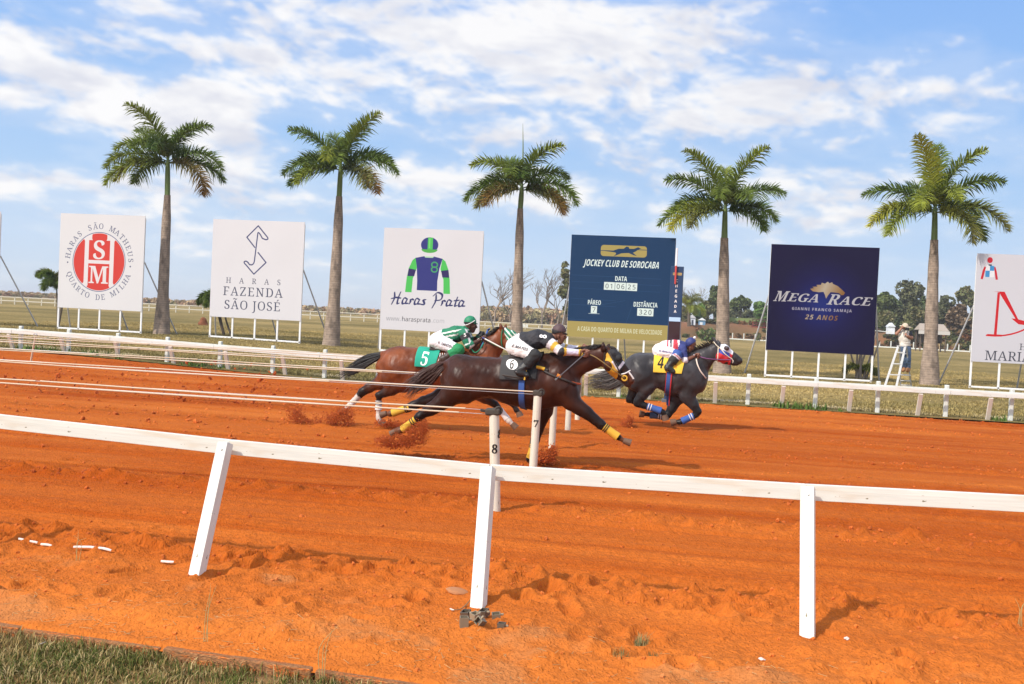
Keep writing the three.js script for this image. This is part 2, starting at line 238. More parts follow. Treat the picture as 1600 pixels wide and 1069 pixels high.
// near left corner: sunken grass behind a kerb of stained blocks
{
  const low = (x, z) => -.062 + .02 * noise2(x * 2, z * 2);
  structure('near_verge', sheet(range(-60, 50, 220), [...range(-5.6, -2, 30), ...range(-1.8, 30, 12)], (x, z) => low(x, z) - (z < kerbZ(x) - .1 ? .25 : 0), (x, z, c) => { const q = fbm(x * 3, 1, z * 3, 4); c[0] = .30 + .12 * q; c[1] = .165 + .07 * q; c[2] = .05 + .02 * q; }), new THREE.MeshStandardMaterial({ vertexColors: true, roughness: 1, bumpMap: grainBump, bumpScale: .015, map: grainMap }));
  const kerb = new THREE.Group(); kerb.name = 'kerb'; kerb.userData.kind = 'structure'; scene.add(kerb);
  const stainMap = canvasTex(256, 256, (g) => { const im = g.createImageData(256, 256); for (let i = 0; i < 65536; i++) { const x = i % 256, y = i >> 8, n = fbm(x / 22, y / 30, 2, 5, .6), k = smooth(-.15, .35, n), f = .85 + .3 * noise3(x / 3, y / 3, 1); im.data[i * 4] = lerp(176, 214, k) * f; im.data[i * 4 + 1] = lerp(122, 118, k) * f; im.data[i * 4 + 2] = lerp(78, 52, k) * f; im.data[i * 4 + 3] = 255; } g.putImageData(im, 0, 0); });
  stainMap.wrapS = stainMap.wrapT = THREE.RepeatWrapping;
  const km = new THREE.MeshStandardMaterial({ map: stainMap, roughness: 1, bumpMap: grainBump, bumpScale: .008 }), r = rng(4);
  for (let x = -7.2; x < 4.5; x += .9) { const L = .885, z = kerbZ(x + L / 2) + .01; const g = new RoundedBoxGeometry(L, .2, .085, 2, .012), p = g.attributes.position; for (let i = 0; i < p.count; i++) { const k = .006 * noise3(p.getX(i) * 9 + x, p.getY(i) * 9, p.getZ(i) * 9); p.setXYZ(i, p.getX(i) + k, p.getY(i) + k, p.getZ(i) + k); } g.computeVertexNormals(); const o = meshOf('kerb_block', g, km); o.position.set(x + L / 2, -.112 + .010 * r(), z); o.rotation.set(.03 * r(), -.085 + .01 * (r() - .5), .012 * (r() - .5)); kerb.add(o); }
  const rr = rng(6), list = [];
  for (let i = 0; i < 9000; i++) { const x = lerp(-4.6, .3, rr()), z = kerbZ(x) + .05 + 1.3 * rr(); const dens = smooth(-.5, .25, noise2(x * 1.6, z * 2.2)); if (rr() > .45 + .55 * dens) continue; const g = rr(), k = lerp(.7, 1.2, rr()), b = g < .40 + .5 * noise2(x * 2.2, z * 3) ? [.105, .12, .028] : g < .8 ? [.30, .21, .08] : [.44, .34, .16]; list.push([V3(x, low(x, z) - .005, z), V3(1.15, lerp(.35, .95, rr()) * (z < kerbZ(x) + .2 ? 1.2 : 1), 1.15), b.map((v) => v * k), 0, rr() * 6.28, 0]); }
  stuffMesh('verge_grass', instanced(bladeGeo(9, .085, .05, 5, .0026), leafMat(0xffffff, { roughness: .7 }), list), 'tufted green and straw grass below the kerb in the near corner', 'grass');
  // a thin scatter of straw over the loose verge
  const straw = []; for (let i = 0; i < 520; i++) { const x = lerp(-4.6, 3.2, rr()), z = kerbZ(x) - .04 - 1.1 * rr() * rr(); const k = lerp(.6, 1.1, rr()); straw.push([V3(x, dirtY(x, z) + .004, z), V3(lerp(.02, .075, rr()), .0013, .0016), [.50 * k, .36 * k, .17 * k], .15 * (rr() - .5), rr() * 6.28, .15 * (rr() - .5)]); }
  stuffMesh('straw_bits', instanced(new THREE.BoxGeometry(1, 1, 1), mat(new THREE.Color(1, 1, 1), .9), straw), 'scattered bits of dry straw on the loose orange verge', 'straw');
}
// ------------------------------------------------------------------ rails and lane ropes
const woodBump = grayTex(512, periodic((u, v) => .5 + .3 * noise3(u * 46, v * 3, 1) + .2 * noise3(u * 110, v * 8, 2)));
woodBump.repeat.set(3, .8);
const chips = canvasTex(1024, 1024, (g, w, h) => {
  const im = g.createImageData(w, h); for (let y = 0; y < h; y++) for (let x = 0; x < w; x++) { const i = (y * w + x) * 4, u = x / w, v = y / h, f = 1 + .035 * fbm(u * 9, v * 5, 2, 4) + .02 * noise3(u * 120, v * 9, 3), chip = smooth(.45, .54, fbm(u * 34, v * 16, 7, 4, .6)), stain = smooth(.12, .55, fbm(u * 6 + 3, v * 3, 4, 4)) * .09; im.data[i] = clamp((214 * f) * (1 - stain * .5) - chip * 95, 0, 255); im.data[i + 1] = clamp(216 * f * (1 - stain) - chip * 105, 0, 255); im.data[i + 2] = clamp(208 * f * (1 - stain * 1.5) - chip * 120, 0, 255); im.data[i + 3] = 255; } g.putImageData(im, 0, 0); });
chips.wrapS = chips.wrapT = THREE.RepeatWrapping; chips.repeat.set(1.1, .7);
const whitePaint = new THREE.MeshStandardMaterial({ map: chips, roughness: .55, bumpMap: woodBump, bumpScale: .0007 });
const farPaint = new THREE.MeshStandardMaterial({ map: chips, color: lin(.96, .98, 1.0), roughness: .6 });
const pinkPaint = new THREE.MeshStandardMaterial({ map: chips, color: lin(.92, .82, .78), roughness: .65 });
const galv = mat(lin(.42, .43, .45), .45, { metalness: .6 }), boltMat = mat(lin(.22, .20, .18), .5, { metalness: .7 });
{
  const f = thing('near_rail', 'white wooden rail on three leaning posts in front of the horses', 'rail fence', V3(-1.17, 0, -6.4));
  const posts = [[-7.1, -6.45, -7.1, 1.0], [-5.12, -6.45, -5.1, .955], [-3.137, -6.44, -3.129, .907], [-1.165, -6.33, -1.234, .868], [.862, -6.41, .861, .893], [2.88, -6.42, 2.86, .92], [4.9, -6.42, 4.88, .95]];
  const top = (x) => { const k = [[-9.2, 1.1], [-7.1, 1.04], [-4.92, .988], [-3.13, .922], [-1.235, .880], [.86, .903], [2.17, .932], [6.9, 1.02]]; let i = 0; while (i < k.length - 2 && x > k[i + 1][0]) i++; return lerp(k[i][1], k[i + 1][1], (x - k[i][0]) / (k[i + 1][0] - k[i][0])); };
  for (const [x, z, tx, ty] of posts) {
    const y0 = Math.max(dirtY(x, z), 0) - .14, a = V3(x, y0, z + .04), b = V3(tx, ty, -6.80);
    const p = part(f, 'post', beam(a, b, .088, .072, V3(-.22, 0, 1), .005), whitePaint);
    for (const dy of [.045]) { const q = V3(tx + .005, ty - dy, -6.80 + .05); part(p, 'bolt', rod(q, q.clone().add(V3(0, .002, .010)), .009, .008, 8).rotateX(0), boltMat); }
  }
  const joints = [-9.2, -5.1, -1.236, 2.86, 6.9];
  for (let i = 0; i < joints.length - 1; i++) {
    const pts = [joints[i] + .004, ...[-7.1, -3.13, .86, 4.9].filter((x) => x > joints[i] && x < joints[i + 1]), joints[i + 1] - .004];
    const segs = []; for (let k = 0; k < pts.length - 1; k++) { const H = .106, x0 = pts[k], x1 = pts[k + 1]; segs.push(beam(V3(x0, top(x0) - H / 2, -6.885), V3(x1, top(x1) - H / 2, -6.885), H, .034, V3(0, 0, 1), .004)); }
    part(f, 'rail_board', merge(segs), whitePaint);
  }
}
{
  const f = thing('far_rail', 'long white rail along the far edge of the dirt track', 'rail fence', V3(-5, 0, -25.7)), xs = [-30, -28.4, -26.8, -25.3, -23.8, -22.3, -20.9, -19.45, -17.98, -16.53, -15.07, -13.62, -12.1, -10.61, -9.17, -7.71, -6.2, -4.6, -3, -1.45, .08, 1.72, 3.32, 4.77, 6.33, 7.79, 9.3, 10.8, 12.3];
  const gy = (x) => landY(x, -25.7), topY = (x) => .70 + gy(x) * .60;
  const pg = [], r = rng(2);
  for (const x of xs) { const L = topY(x) + .075 - gy(x); const o = meshOf('upright_post', new RoundedBoxGeometry(.10, L + .1, .10, 2, .022), farPaint); o.position.set(x + 5, gy(x) + L / 2 - .05, -.045); o.rotation.y = .1 * (r() - .5); o.rotation.z = .02 * (r() - .5); f.add(o); }
  for (let x = -29.2; x < 13; x += 1.585) { const xx = x + .05 * (r() - .5), y0 = gy(xx); part(f, 'leaning_post', beam(V3(xx, y0 - .1, -25.62), V3(xx + (r() - .5) * .03, topY(xx) - .15, -25.36), .095, .07, V3(0, 0, 1), .008), pinkPaint); }
  for (let i = 0; i < xs.length - 1; i += 2) { const a = xs[i], b = xs[Math.min(i + 2, xs.length - 1)]; if (a === b) continue; part(f, 'rail_board', beam(V3(a + .004, topY(a) - .06, -25.55), V3(b - .004, topY(b) - .06, -25.55), .115, .045, V3(0, 0, 1), .008), farPaint); part(f, 'rail_board', beam(V3(a + .004, topY(a) - .075, -25.36), V3(b - .004, topY(b) - .075, -25.36), .11, .04, V3(0, 0, 1), .008), farPaint); }
}
// numbered lane posts with ropes running back along the lanes
const sleeve = mat(lin(.58, .47, .34), .6), rubber = mat(lin(.055, .045, .035), .8), postPaint = new THREE.MeshStandardMaterial({ map: chips, color: lin(.98, .93, .84), roughness: .5 });
function digitTex(ch, n = 1) { return canvasTex(128, 256, (g, w, h) => { g.clearRect(0, 0, w, h); g.fillStyle = '#141210'; g.font = '900 ' + (n > 1 ? 118 : 190) + 'px serif'; g.textAlign = 'center'; g.textBaseline = 'middle'; for (let i = 0; i < n; i++) { g.save(); g.translate(w / 2, h * (i + 1) / (n + 1)); g.scale(1, .9); g.fillText(ch, 0, 0); g.restore(); } }); }
function printOn(parent, name, tex, cx, cy, cz, r, w, h, yaw) {    // flat print wrapped on a round post
  const g = new THREE.CylinderGeometry(r, r, h, 10, 1, true, yaw - w / r / 2, w / r).translate(cx, cy, cz); part(parent, name, g, new THREE.MeshStandardMaterial({ map: tex, transparent: true, roughness: .6 }));
}
{
  const group = undefined, spec = [
    ['8', -1.67, -9.74, -1.735, .99, 'white lane post painted 8 with a black rubber cap, nearest of the lane posts'],
    ['7', -1.672, -12.227, -1.655, 1.01, 'white lane post painted 7 in front of the dark horse'],
    ['6', -1.774, -14.905, -1.77, 1.0, 'white lane post behind the forelegs of the dark horse, second from the 7 post'],
    ['5', -1.819, -17.469, -1.82, 1.0, 'short-looking white lane post seen under the belly of the dark horse'],
    ['4', -1.844, -19.369, -1.84, 1.0, 'farthest white lane post, a sliver under the chest of the dark horse']];
  for (const [n, x, z, tx, h, label] of spec) {
    const y0 = dirtY(x, z) - .1, t = thing('lane_post', label, 'post', V3(x, 0, z)), R = .049;
    const q = part(t, 'post_pipe', rod(V3(x, y0, z), V3(tx, h - .04, z), R, R, 20), postPaint);
    part(t, 'rubber_cap', new RoundedBoxGeometry(n === '8' ? .15 : .12, .07, .11, 2, .022).rotateZ(n === '8' ? .05 : -.1).translate(tx - (n === '8' ? .01 : 0), h - .02, z), rubber);
    const knob = new THREE.TorusGeometry(.036, .011, 6, 12).rotateY(.5).translate(tx + .045, h - .005, z + .03); part(t, 'cap_loop', knob, rubber);
    if (n === '8') part(t, 'cap_strap', beam(V3(tx - .07, h - .02, z), V3(tx - .135, h - .01, z + .02), .026, .04, V3(0, 0, 1), .006), rubber);
    if (n === '8') { printOn(t, 'painted_number', digitTex('8'), lerp(x, tx, .62), .615, z, R + .002, .075, .175, .1); printOn(t, 'painted_number', digitTex('8'), lerp(x, tx, .75), .76, z, R + .002, .075, .165, 1.35); }
    if (n === '7') printOn(t, 'painted_number', digitTex('7'), lerp(x, tx, .62), .625, z, R + .002, .085, .165, .15);
  }
  const labels = { 8: 'pair of cream lane ropes nearest the white rail, ending short of the 8 post', 7: 'cream lane rope ending at the cap of the 7 post', 6: 'cream lane rope ending behind the tail of the dark horse', 5: 'cream lane rope passing over the hindquarters of the bay horse', 4: 'cream lane rope farthest off, just in front of the far rail' };
  for (const [n, x, z, tx, h] of spec) {
    const t = thing('lane_rope', labels[n], 'rope', V3(x - 8, h, z)), x0 = -34, x1 = n === '8' ? -2.02 : tx - .03, r = rng(+n * 7), yy = h - .005, pair = n === '8' ? .04 : .028;
    for (const k of [0, 1]) {
      let a = x1 - (k && n !== '8' ? 2.6 : k ? .06 : 0);
      while (a > x0) { const L = lerp(4.2, 6.4, r()), b = Math.max(x0, a - L), off = .008 * (r() - .5), dy = -k * pair; part(t, 'rope_sleeve', tube([V3(b, yy + dy + off, z + k * .01), V3((a + b) / 2, yy + dy - .012, z + k * .01), V3(a, yy + dy + off, z + k * .01)], .0088, 10, 6), sleeve); a = b - .05; }
      part(t, 'wire', rod(V3(x0, yy - k * pair - .002, z + k * .01), V3(tx, yy - k * pair - .002, z + k * .01), .003, .003, 5), galv);
    }
  }
  const a = onZ(47, 568, -23.2), s = thing('rope_stake', 'thin slanting cream stake under the ropes at the left', 'stake', V3(a.x, landY(a.x, -23.2), -23.2));
  const st = part(s, 'stick', rod(V3(a.x, landY(a.x, -23.2) - .1, -23.2), onZ(55, 526, -23.05), .026, .022, 10), sleeve); part(s, 'rope_hook', new THREE.TorusGeometry(.045, .01, 6, 12).translate(...onZ(55, 524, -23.05).toArray()), galv);
}
// ------------------------------------------------------------------ billboards across the track
const BZ = -41.4, frameWhite = mat(lin(.80, .80, .80), .5), braceGrey = mat(lin(.50, .50, .52), .5);
const vinylBump = grayTex(256, periodic((u, v) => .5 + .4 * fbm(u * 5, v * 4, 2, 3)));
const paper = (g, w, h, c = '#eceaea') => { g.fillStyle = c; g.fillRect(0, 0, w, h); };
function spaced(g, text, x, y, gap) { let t = 0; for (const ch of text) t += g.measureText(ch).width + gap; let p = x - (t - gap) / 2; const al = g.textAlign; g.textAlign = 'left'; for (const ch of text) { g.fillText(ch, p, y); p += g.measureText(ch).width + gap; } g.textAlign = al; }
function arcText(g, text, cx, cy, r, a0, a1, inside) { const n = text.length; [...text].forEach((ch, i) => { const a = lerp(a0, a1, n > 1 ? i / (n - 1) : .5); g.save(); g.translate(cx + r * Math.cos(a), cy + r * Math.sin(a)); g.rotate(a + (inside ? -Math.PI / 2 : Math.PI / 2)); g.fillText(ch, 0, 0); g.restore(); }); }
// brush lettering: every letter a few strokes, drawn as overlapping slanted dabs
const STROKES = { H: [[.12, -1.05, .22, -.5, .06, .12], [-.08, -.42, .4, -.55, .85, -.5], [.72, -1.1, .6, -.5, .62, .05, .78, .0]], a: [[.5, -.42, .2, -.55, .05, -.2, .12, .03, .36, -.06, .5, -.4], [.5, -.45, .4, -.05, .66, -.02]], r: [[.08, -.42, .14, -.2, .06, .02], [.08, -.2, .22, -.46, .42, -.38]], s: [[.4, -.46, .14, -.42, .28, -.2, .34, .0, .0, .0]], P: [[.2, -1.0, .28, -.4, .06, .3], [-.06, -.86, .3, -1.2, .8, -1.0, .76, -.55, .2, -.42]], t: [[.28, -.85, .2, -.3, .2, .02, .4, -.04], [.02, -.5, .28, -.52, .5, -.56]] };
function brush(g, text, x, y, s, color) { const wd = { H: 1.02, a: .72, r: .5, s: .56, P: .84, t: .5, ' ': .55 }; g.fillStyle = color; for (const ch of text) { for (const k of STROKES[ch] ?? []) { const n = k.length / 2, c = new THREE.CatmullRomCurve3(Array.from({ length: n }, (_, i) => V3(k[i * 2], k[i * 2 + 1], 0))); for (let i = 0; i <= 90; i++) { const t = i / 90, p = c.getPoint(t), w = s * (.075 + .035 * Math.sin(t * 3.1)); g.save(); g.translate(x + (p.x - p.y * .16) * s, y + p.y * s); g.rotate(-.7); g.beginPath(); g.ellipse(0, 0, w, w * .48, 0, 0, 7); g.fill(); g.restore(); } } x += wd[ch] * s; } }
const draws = {
  plain(g, w, h) { paper(g, w, h); },
  matheus(g, w, h) {
    paper(g, w, h, '#f1efee'); const cx = 487, cy = 512, R = 318; g.textAlign = 'center'; g.textBaseline = 'middle'; g.fillStyle = '#5d6382'; g.font = '82px serif';
    arcText(g, 'HARAS SÃO MATHEUS', cx, cy, R + 66, Math.PI * 1.045, Math.PI * 1.975); arcText(g, 'QUARTO DE MILHA', cx, cy, R + 66, Math.PI * .875, Math.PI * .125, true); g.font = '80px serif';
    for (const a of [Math.PI * .985, Math.PI * .03]) { g.beginPath(); g.arc(cx + (R + 64) * Math.cos(a), cy + (R + 64) * Math.sin(a), 9, 0, 7); g.fill(); }
    g.strokeStyle = '#56608c'; g.lineWidth = 7; g.beginPath(); g.arc(cx, cy, R, 0, 7); g.stroke();
    g.save(); g.beginPath(); g.arc(cx, cy, R - 10, 0, 7); g.clip(); const red = '#e4493f', white = '#f6efed';
    g.fillStyle = white; g.fillRect(0, 0, w, h); g.fillStyle = red; g.beginPath(); g.ellipse(cx - 235, cy, 108, 262, 0, 0, 7); g.fill(); g.beginPath(); g.ellipse(cx + 235, cy, 108, 262, 0, 0, 7); g.fill();
    g.fillStyle = white; g.fillRect(cx - 178, cy - 260, 50, 520); g.fillRect(cx + 128, cy - 260, 50, 520); g.fillRect(cx - 200, cy - 270, 96, 18); g.fillRect(cx + 106, cy - 270, 96, 18); g.fillRect(cx - 200, cy + 252, 96, 18); g.fillRect(cx + 106, cy + 252, 96, 18);
    g.fillStyle = red; g.fillRect(cx - 128, cy - 232, 256, 214); g.fillRect(cx - 128, cy + 20, 256, 232); g.beginPath(); g.roundRect(cx - 92, cy - 312, 184, 90, 34); g.fill(); g.beginPath(); g.roundRect(cx - 138, cy + 246, 276, 76, 34); g.fill();
    g.fillStyle = white; g.fillRect(cx - 150, cy - 18, 300, 38); g.font = 'bold 280px serif'; g.fillText('S', cx, cy - 128); g.font = 'bold 262px serif'; g.fillText('M', cx, cy + 142); g.restore();
  },
  fazenda(g, w, h) {
    paper(g, w, h, '#efedee'); g.strokeStyle = '#55587f'; g.lineWidth = 13; g.lineJoin = 'round'; g.lineCap = 'butt';
    g.beginPath(); g.moveTo(482, 284); g.lineTo(386, 178); g.lineTo(508, 55); g.lineTo(618, 172); g.quadraticCurveTo(632, 196, 596, 196); g.lineTo(560, 184); g.quadraticCurveTo(506, 96, 506, 140); g.lineTo(482, 420); g.quadraticCurveTo(474, 476, 428, 462); g.quadraticCurveTo(398, 420, 376, 430); g.quadraticCurveTo(354, 440, 384, 462); g.lineTo(482, 560); g.lineTo(612, 434); g.lineTo(516, 330); g.stroke();
    g.fillStyle = '#4d5168'; g.textAlign = 'center'; g.textBaseline = 'middle'; g.font = '78px serif'; spaced(g, 'HARAS', 478, 636, 88); g.font = '128px serif'; spaced(g, 'FAZENDA', 478, 748, 12); spaced(g, 'SÃO JOSÉ', 478, 890, 8);
  },
  prata(g, w, h) {
    paper(g, w, h, '#eae8ea'); const blue = '#3c3f86', green = '#58cf62';
    g.fillStyle = blue; g.beginPath(); g.ellipse(478, 158, 90, 76, 0, 0, 7); g.fill(); g.fillStyle = green; g.fillRect(458, 84, 52, 120); g.fillStyle = '#7fe07f'; g.fillRect(470, 90, 14, 100); g.fillStyle = '#58b552'; g.beginPath(); g.ellipse(478, 202, 84, 36, 0, 0, Math.PI); g.fill();
    const poly = (c, p) => { g.fillStyle = c; g.beginPath(); p.forEach(([x, y], i) => i ? g.lineTo(x, y) : g.moveTo(x, y)); g.closePath(); g.fill(); };
    poly(blue, [[338, 292], [428, 272], [528, 272], [618, 292], [590, 390], [574, 520], [576, 616], [366, 616], [366, 520], [356, 390]]); poly('#c3e9c3', [[428, 272], [528, 272], [518, 286], [438, 286]]);
    for (const s of [-1, 1]) { const m = (x) => 478 + s * x; poly(green, [[m(140), 292], [m(170), 316], [m(205), 400], [m(222), 500], [m(232), 640], [m(165), 640], [m(158), 500], [m(122), 395]]); poly('#3c3368', [[m(130), 412], [m(205), 400], [m(216), 478], [m(146), 478]]); }
    g.strokeStyle = '#4fae6d'; g.lineWidth = 13; for (const y of [354, 402]) { g.beginPath(); g.ellipse(538, y, 30, 25, 0, 0, 7); g.stroke(); }
    g.fillStyle = '#3f4170'; g.textAlign = 'center'; g.textBaseline = 'middle'; brush(g, 'Haras Prata', 108, 756, 104, '#3f4170');
    g.textAlign = 'left'; g.font = '62px sans-serif'; let x = 62; for (const [t, c, b] of [['www.', '#a9a9ae', ''], ['harasprata', '#46464a', ''], ['.com', '#c3c3c7', '']]) { g.fillStyle = c; g.fillText(t, x, 912); x += g.measureText(t).width + 6; }
  },
  club(g, w, h) {
    paper(g, w, h, '#1d3c62'); g.strokeStyle = '#31527a'; g.lineWidth = 3; for (const y of [405, 470, 535, 640, 700, 850]) { g.beginPath(); g.moveTo(20, y); g.lineTo(y > 600 ? 470 : 900, y + 6); g.stroke(); } g.beginPath(); g.moveTo(650, 620); g.lineTo(570, 900); g.moveTo(200, 720); g.lineTo(560, 640); g.stroke();
    g.fillStyle = '#b99d5d'; g.fillRect(0, 868, w, h - 868); g.beginPath(); g.roundRect(296, 92, 452, 112, 30); g.fill();
    g.fillStyle = '#1d3c62'; g.beginPath(); const hz = [[300, 150], [420, 146], [470, 126], [520, 124], [545, 102], [568, 104], [575, 122], [620, 122], [660, 104], [690, 116], [664, 126], [640, 146], [612, 160], [650, 190], [620, 184], [570, 164], [500, 170], [440, 196], [425, 204], [450, 176], [440, 164], [390, 158]]; hz.forEach(([x, y], i) => i ? g.lineTo(x, y) : g.moveTo(x, y)); g.fill(); g.fillRect(296, 146, 120, 6); g.fillRect(650, 126, 100, 6);
    g.fillStyle = '#f3f3ef'; g.textAlign = 'center'; g.textBaseline = 'middle'; const cond = (t, x, y, s, sx, sk = 0) => { g.save(); g.translate(x, y); g.transform(sx, 0, -sk, 1, 0, 0); g.font = 'bold ' + s + 'px sans-serif'; g.fillText(t, 0, 0); g.restore(); };
    cond('JOCKEY CLUB DE SOROCABA', 508, 276, 92, .60, .18); cond('DATA', 508, 424, 66, .72); cond('PÁREO', 258, 672, 62, .68); cond('DISTÂNCIA', 760, 672, 66, .68);
    const cells = (list, x0, y, cw, ch) => list.forEach((t, i) => { g.fillStyle = '#f0f0ec'; g.fillRect(x0 + i * (cw + 4), y, cw, ch); g.fillStyle = '#26303c'; g.font = '64px sans-serif'; g.save(); spaced(g, t, x0 + i * (cw + 4) + cw / 2, y + ch / 2 + 2, 10); g.restore(); });
    cells(['01', '06', '25'], 345, 462, 106, 78); cells(['7'], 228, 708, 60, 72); cells(['320'], 684, 708, 158, 76); g.fillStyle = '#dfe2e2'; g.fillRect(205, 782, 110, 4);
    g.fillStyle = '#e6d8b4'; cond('A CASA DO QUARTO DE MILHA DE VELOCIDADE', 520, 942, 64, .585);
  },
  race(g, w, h) {
    paper(g, w, h, '#231a4e'); const rg = g.createRadialGradient(512, 560, 40, 512, 560, 470); rg.addColorStop(0, '#2a3c9c'); rg.addColorStop(.55, '#251f66'); rg.addColorStop(1, '#231a4e'); g.fillStyle = rg; g.fillRect(0, 0, w, h);
    const gold = g.createLinearGradient(380, 340, 720, 470); gold.addColorStop(0, '#c88f4a'); gold.addColorStop(.45, '#fbeccb'); gold.addColorStop(1, '#b98242'); g.fillStyle = gold;
    g.beginPath(); [[392, 416], [430, 408], [412, 396], [460, 392], [450, 376], [492, 374], [500, 352], [530, 362], [556, 340], [572, 356], [598, 344], [604, 360], [650, 378], [700, 418], [724, 440], [712, 462], [690, 466], [668, 446], [626, 442], [588, 440], [566, 470], [548, 506], [536, 470], [520, 440], [476, 446], [420, 440]].forEach(([x, y], i) => i ? g.lineTo(x, y) : g.moveTo(x, y)); g.closePath(); g.fill();
    const sil = g.createLinearGradient(0, 460, 0, 560); sil.addColorStop(0, '#ffffff'); sil.addColorStop(.5, '#c9c6cc'); sil.addColorStop(.55, '#8c8894'); sil.addColorStop(1, '#efe6dc'); g.fillStyle = sil; g.textAlign = 'left'; g.textBaseline = 'middle';
    const word = (t, x, y, s, W) => { g.font = 'italic bold ' + s + 'px serif'; const k = W / g.measureText(t).width; g.save(); g.translate(x, y); g.transform(k, 0, -.16, 1, 0, 0); g.fillText(t, 0, 0); g.restore(); };
    word('M', 48, 500, 140, 130); word('EGA', 180, 506, 110, 300); word('R', 556, 510, 140, 110); word('ACE', 668, 516, 110, 300);
    g.fillStyle = '#eceaf4'; g.textAlign = 'center'; g.font = 'bold 38px sans-serif'; spaced(g, 'GIANNI FRANCO SAMAJA', 512, 612, 6); g.fillStyle = gold; g.font = 'italic bold 64px sans-serif'; spaced(g, '25 ANOS', 510, 688, 8);
  },
  mariana(g, w, h) {
    paper(g, w, h, '#dfdde2'); const poly = (c, p) => { g.fillStyle = c; g.beginPath(); p.forEach(([x, y], i) => i ? g.lineTo(x, y) : g.moveTo(x, y)); g.closePath(); g.fill(); };
    g.fillStyle = '#d42f3c'; g.beginPath(); g.ellipse(116, 60, 24, 28, 0, 0, 7); g.fill(); poly('#f4f4f6', [[72, 118], [100, 106], [134, 106], [166, 118], [158, 220], [82, 220]]); poly('#4a9bd4', [[120, 108], [160, 116], [158, 160], [120, 160]]); poly('#4a9bd4', [[80, 160], [120, 160], [120, 220], [82, 220]]); poly('#d42f3c', [[72, 118], [84, 130], [62, 244], [42, 240], [56, 160]]); poly('#d42f3c', [[166, 118], [156, 130], [176, 244], [196, 240], [180, 160]]); g.fillStyle = '#1c1c26'; g.fillRect(106, 100, 28, 12);
    const red = '#d8252c'; poly(red, [[160, 352], [262, 352], [396, 606], [470, 622], [560, 560], [640, 470], [760, 352], [800, 352], [800, 800], [752, 800], [752, 432], [600, 600], [500, 660], [400, 652], [336, 600], [372, 602], [226, 380], [216, 356]]); poly(red, [[200, 360], [222, 360], [214, 766], [190, 766]]);
    g.strokeStyle = red; g.lineWidth = 14; g.beginPath(); g.moveTo(120, 770); g.quadraticCurveTo(360, 790, 540, 640); g.stroke(); g.fillStyle = red; g.fillRect(130, 758, 130, 18);
    g.fillStyle = '#4a4c58'; g.textAlign = 'left'; g.textBaseline = 'middle'; g.font = '84px serif'; g.fillText('HARAS', 420, 864); g.font = '124px serif'; g.fillText('MARIANA', 118, 960);
  } };
const boards = [
  ['plain', -34.45, -30.09, 1.36, 5.45, 'white billboard cut off by the left edge, only its right side in view'],
  ['matheus', -27.16, -23.15, 1.325, 5.475, 'white billboard with round red S M emblem ringed by lettering'],
  ['fazenda', -20.0, -15.88, 1.268, 5.45, 'white billboard with thin angular S-shaped line emblem and grey lettering'],
  ['prata', -12.395, -8.165, 1.11, 5.342, 'white billboard printed with a blue and green riding shirt and cap'],
  ['club', -4.54, -.36, 1.21, 5.33, 'dark blue scoreboard with gold base strip, date and distance'],
  ['race', 3.345, 7.415, 1.078, 5.235, 'deep purple billboard with golden horse head and silver lettering'],
  ['mariana', 10.975, 15.1, 1.045, 5.16, 'pale billboard with a big red letter, cut off at the right edge']];
for (const [key, x0, x1, y0, y1, label] of boards) {
  const t = thing('billboard', label, 'billboard', V3((x0 + x1) / 2, landY((x0 + x1) / 2, BZ), BZ)), g0 = (x) => landY(x, BZ) + .02, w = x1 - x0;
  const g = new THREE.BoxGeometry(w, y1 - y0, .03, 24, 24, 1), p = g.attributes.position; for (let i = 0; i < p.count; i++) { const x = p.getX(i), y = p.getY(i); p.setZ(i, p.getZ(i) + .010 * noise3(x * .9 + x0, y * .8, 2) * (1 - Math.pow(Math.abs(x) / w * 2, 6))); } g.computeVertexNormals();
  const tex = canvasTex(1024, 1024, (c, W, H) => { c.save(); draws[key](c, W, H); c.restore(); }), print = new THREE.MeshPhysicalMaterial({ specularIntensity: .3, map: tex, roughness: .65, color: key === 'race' ? lin(.36, .35, .37) : key === 'club' ? lin(.66, .76, .76) : lin(.70, .70, .72) }), sideM = frameWhite;
  part(t, 'printed_panel', g.translate((x0 + x1) / 2, (y0 + y1) / 2, BZ + .04), [sideM, sideM, sideM, sideM, print, sideM]);
  for (let i = 0; i < 5; i++) { const x = lerp(x0 + .03, x1 - .03, i / 4); part(t, 'post', beam(V3(x, g0(x) - .1, BZ), V3(x, y1 - .1, BZ), .075, .05, V3(0, 0, 1), .008), frameWhite); }
  part(t, 'base_bar', beam(V3(x0, g0(x0) + .06, BZ + .005), V3(x1, g0(x1) + .06, BZ + .005), .07, .04, V3(0, 0, 1), .006), frameWhite);
  for (const k of [0, .5, 1]) { const x = lerp(x0 + .02, x1 - .02, k), s = k === 0 ? -1 : k === 1 ? 1 : .4; part(t, 'brace', rod(V3(x, lerp(y0, y1, .52), BZ - .06), V3(x + s * .66, g0(x) - .05, BZ - 2.0), .032, .032, 8), braceGrey); }
}
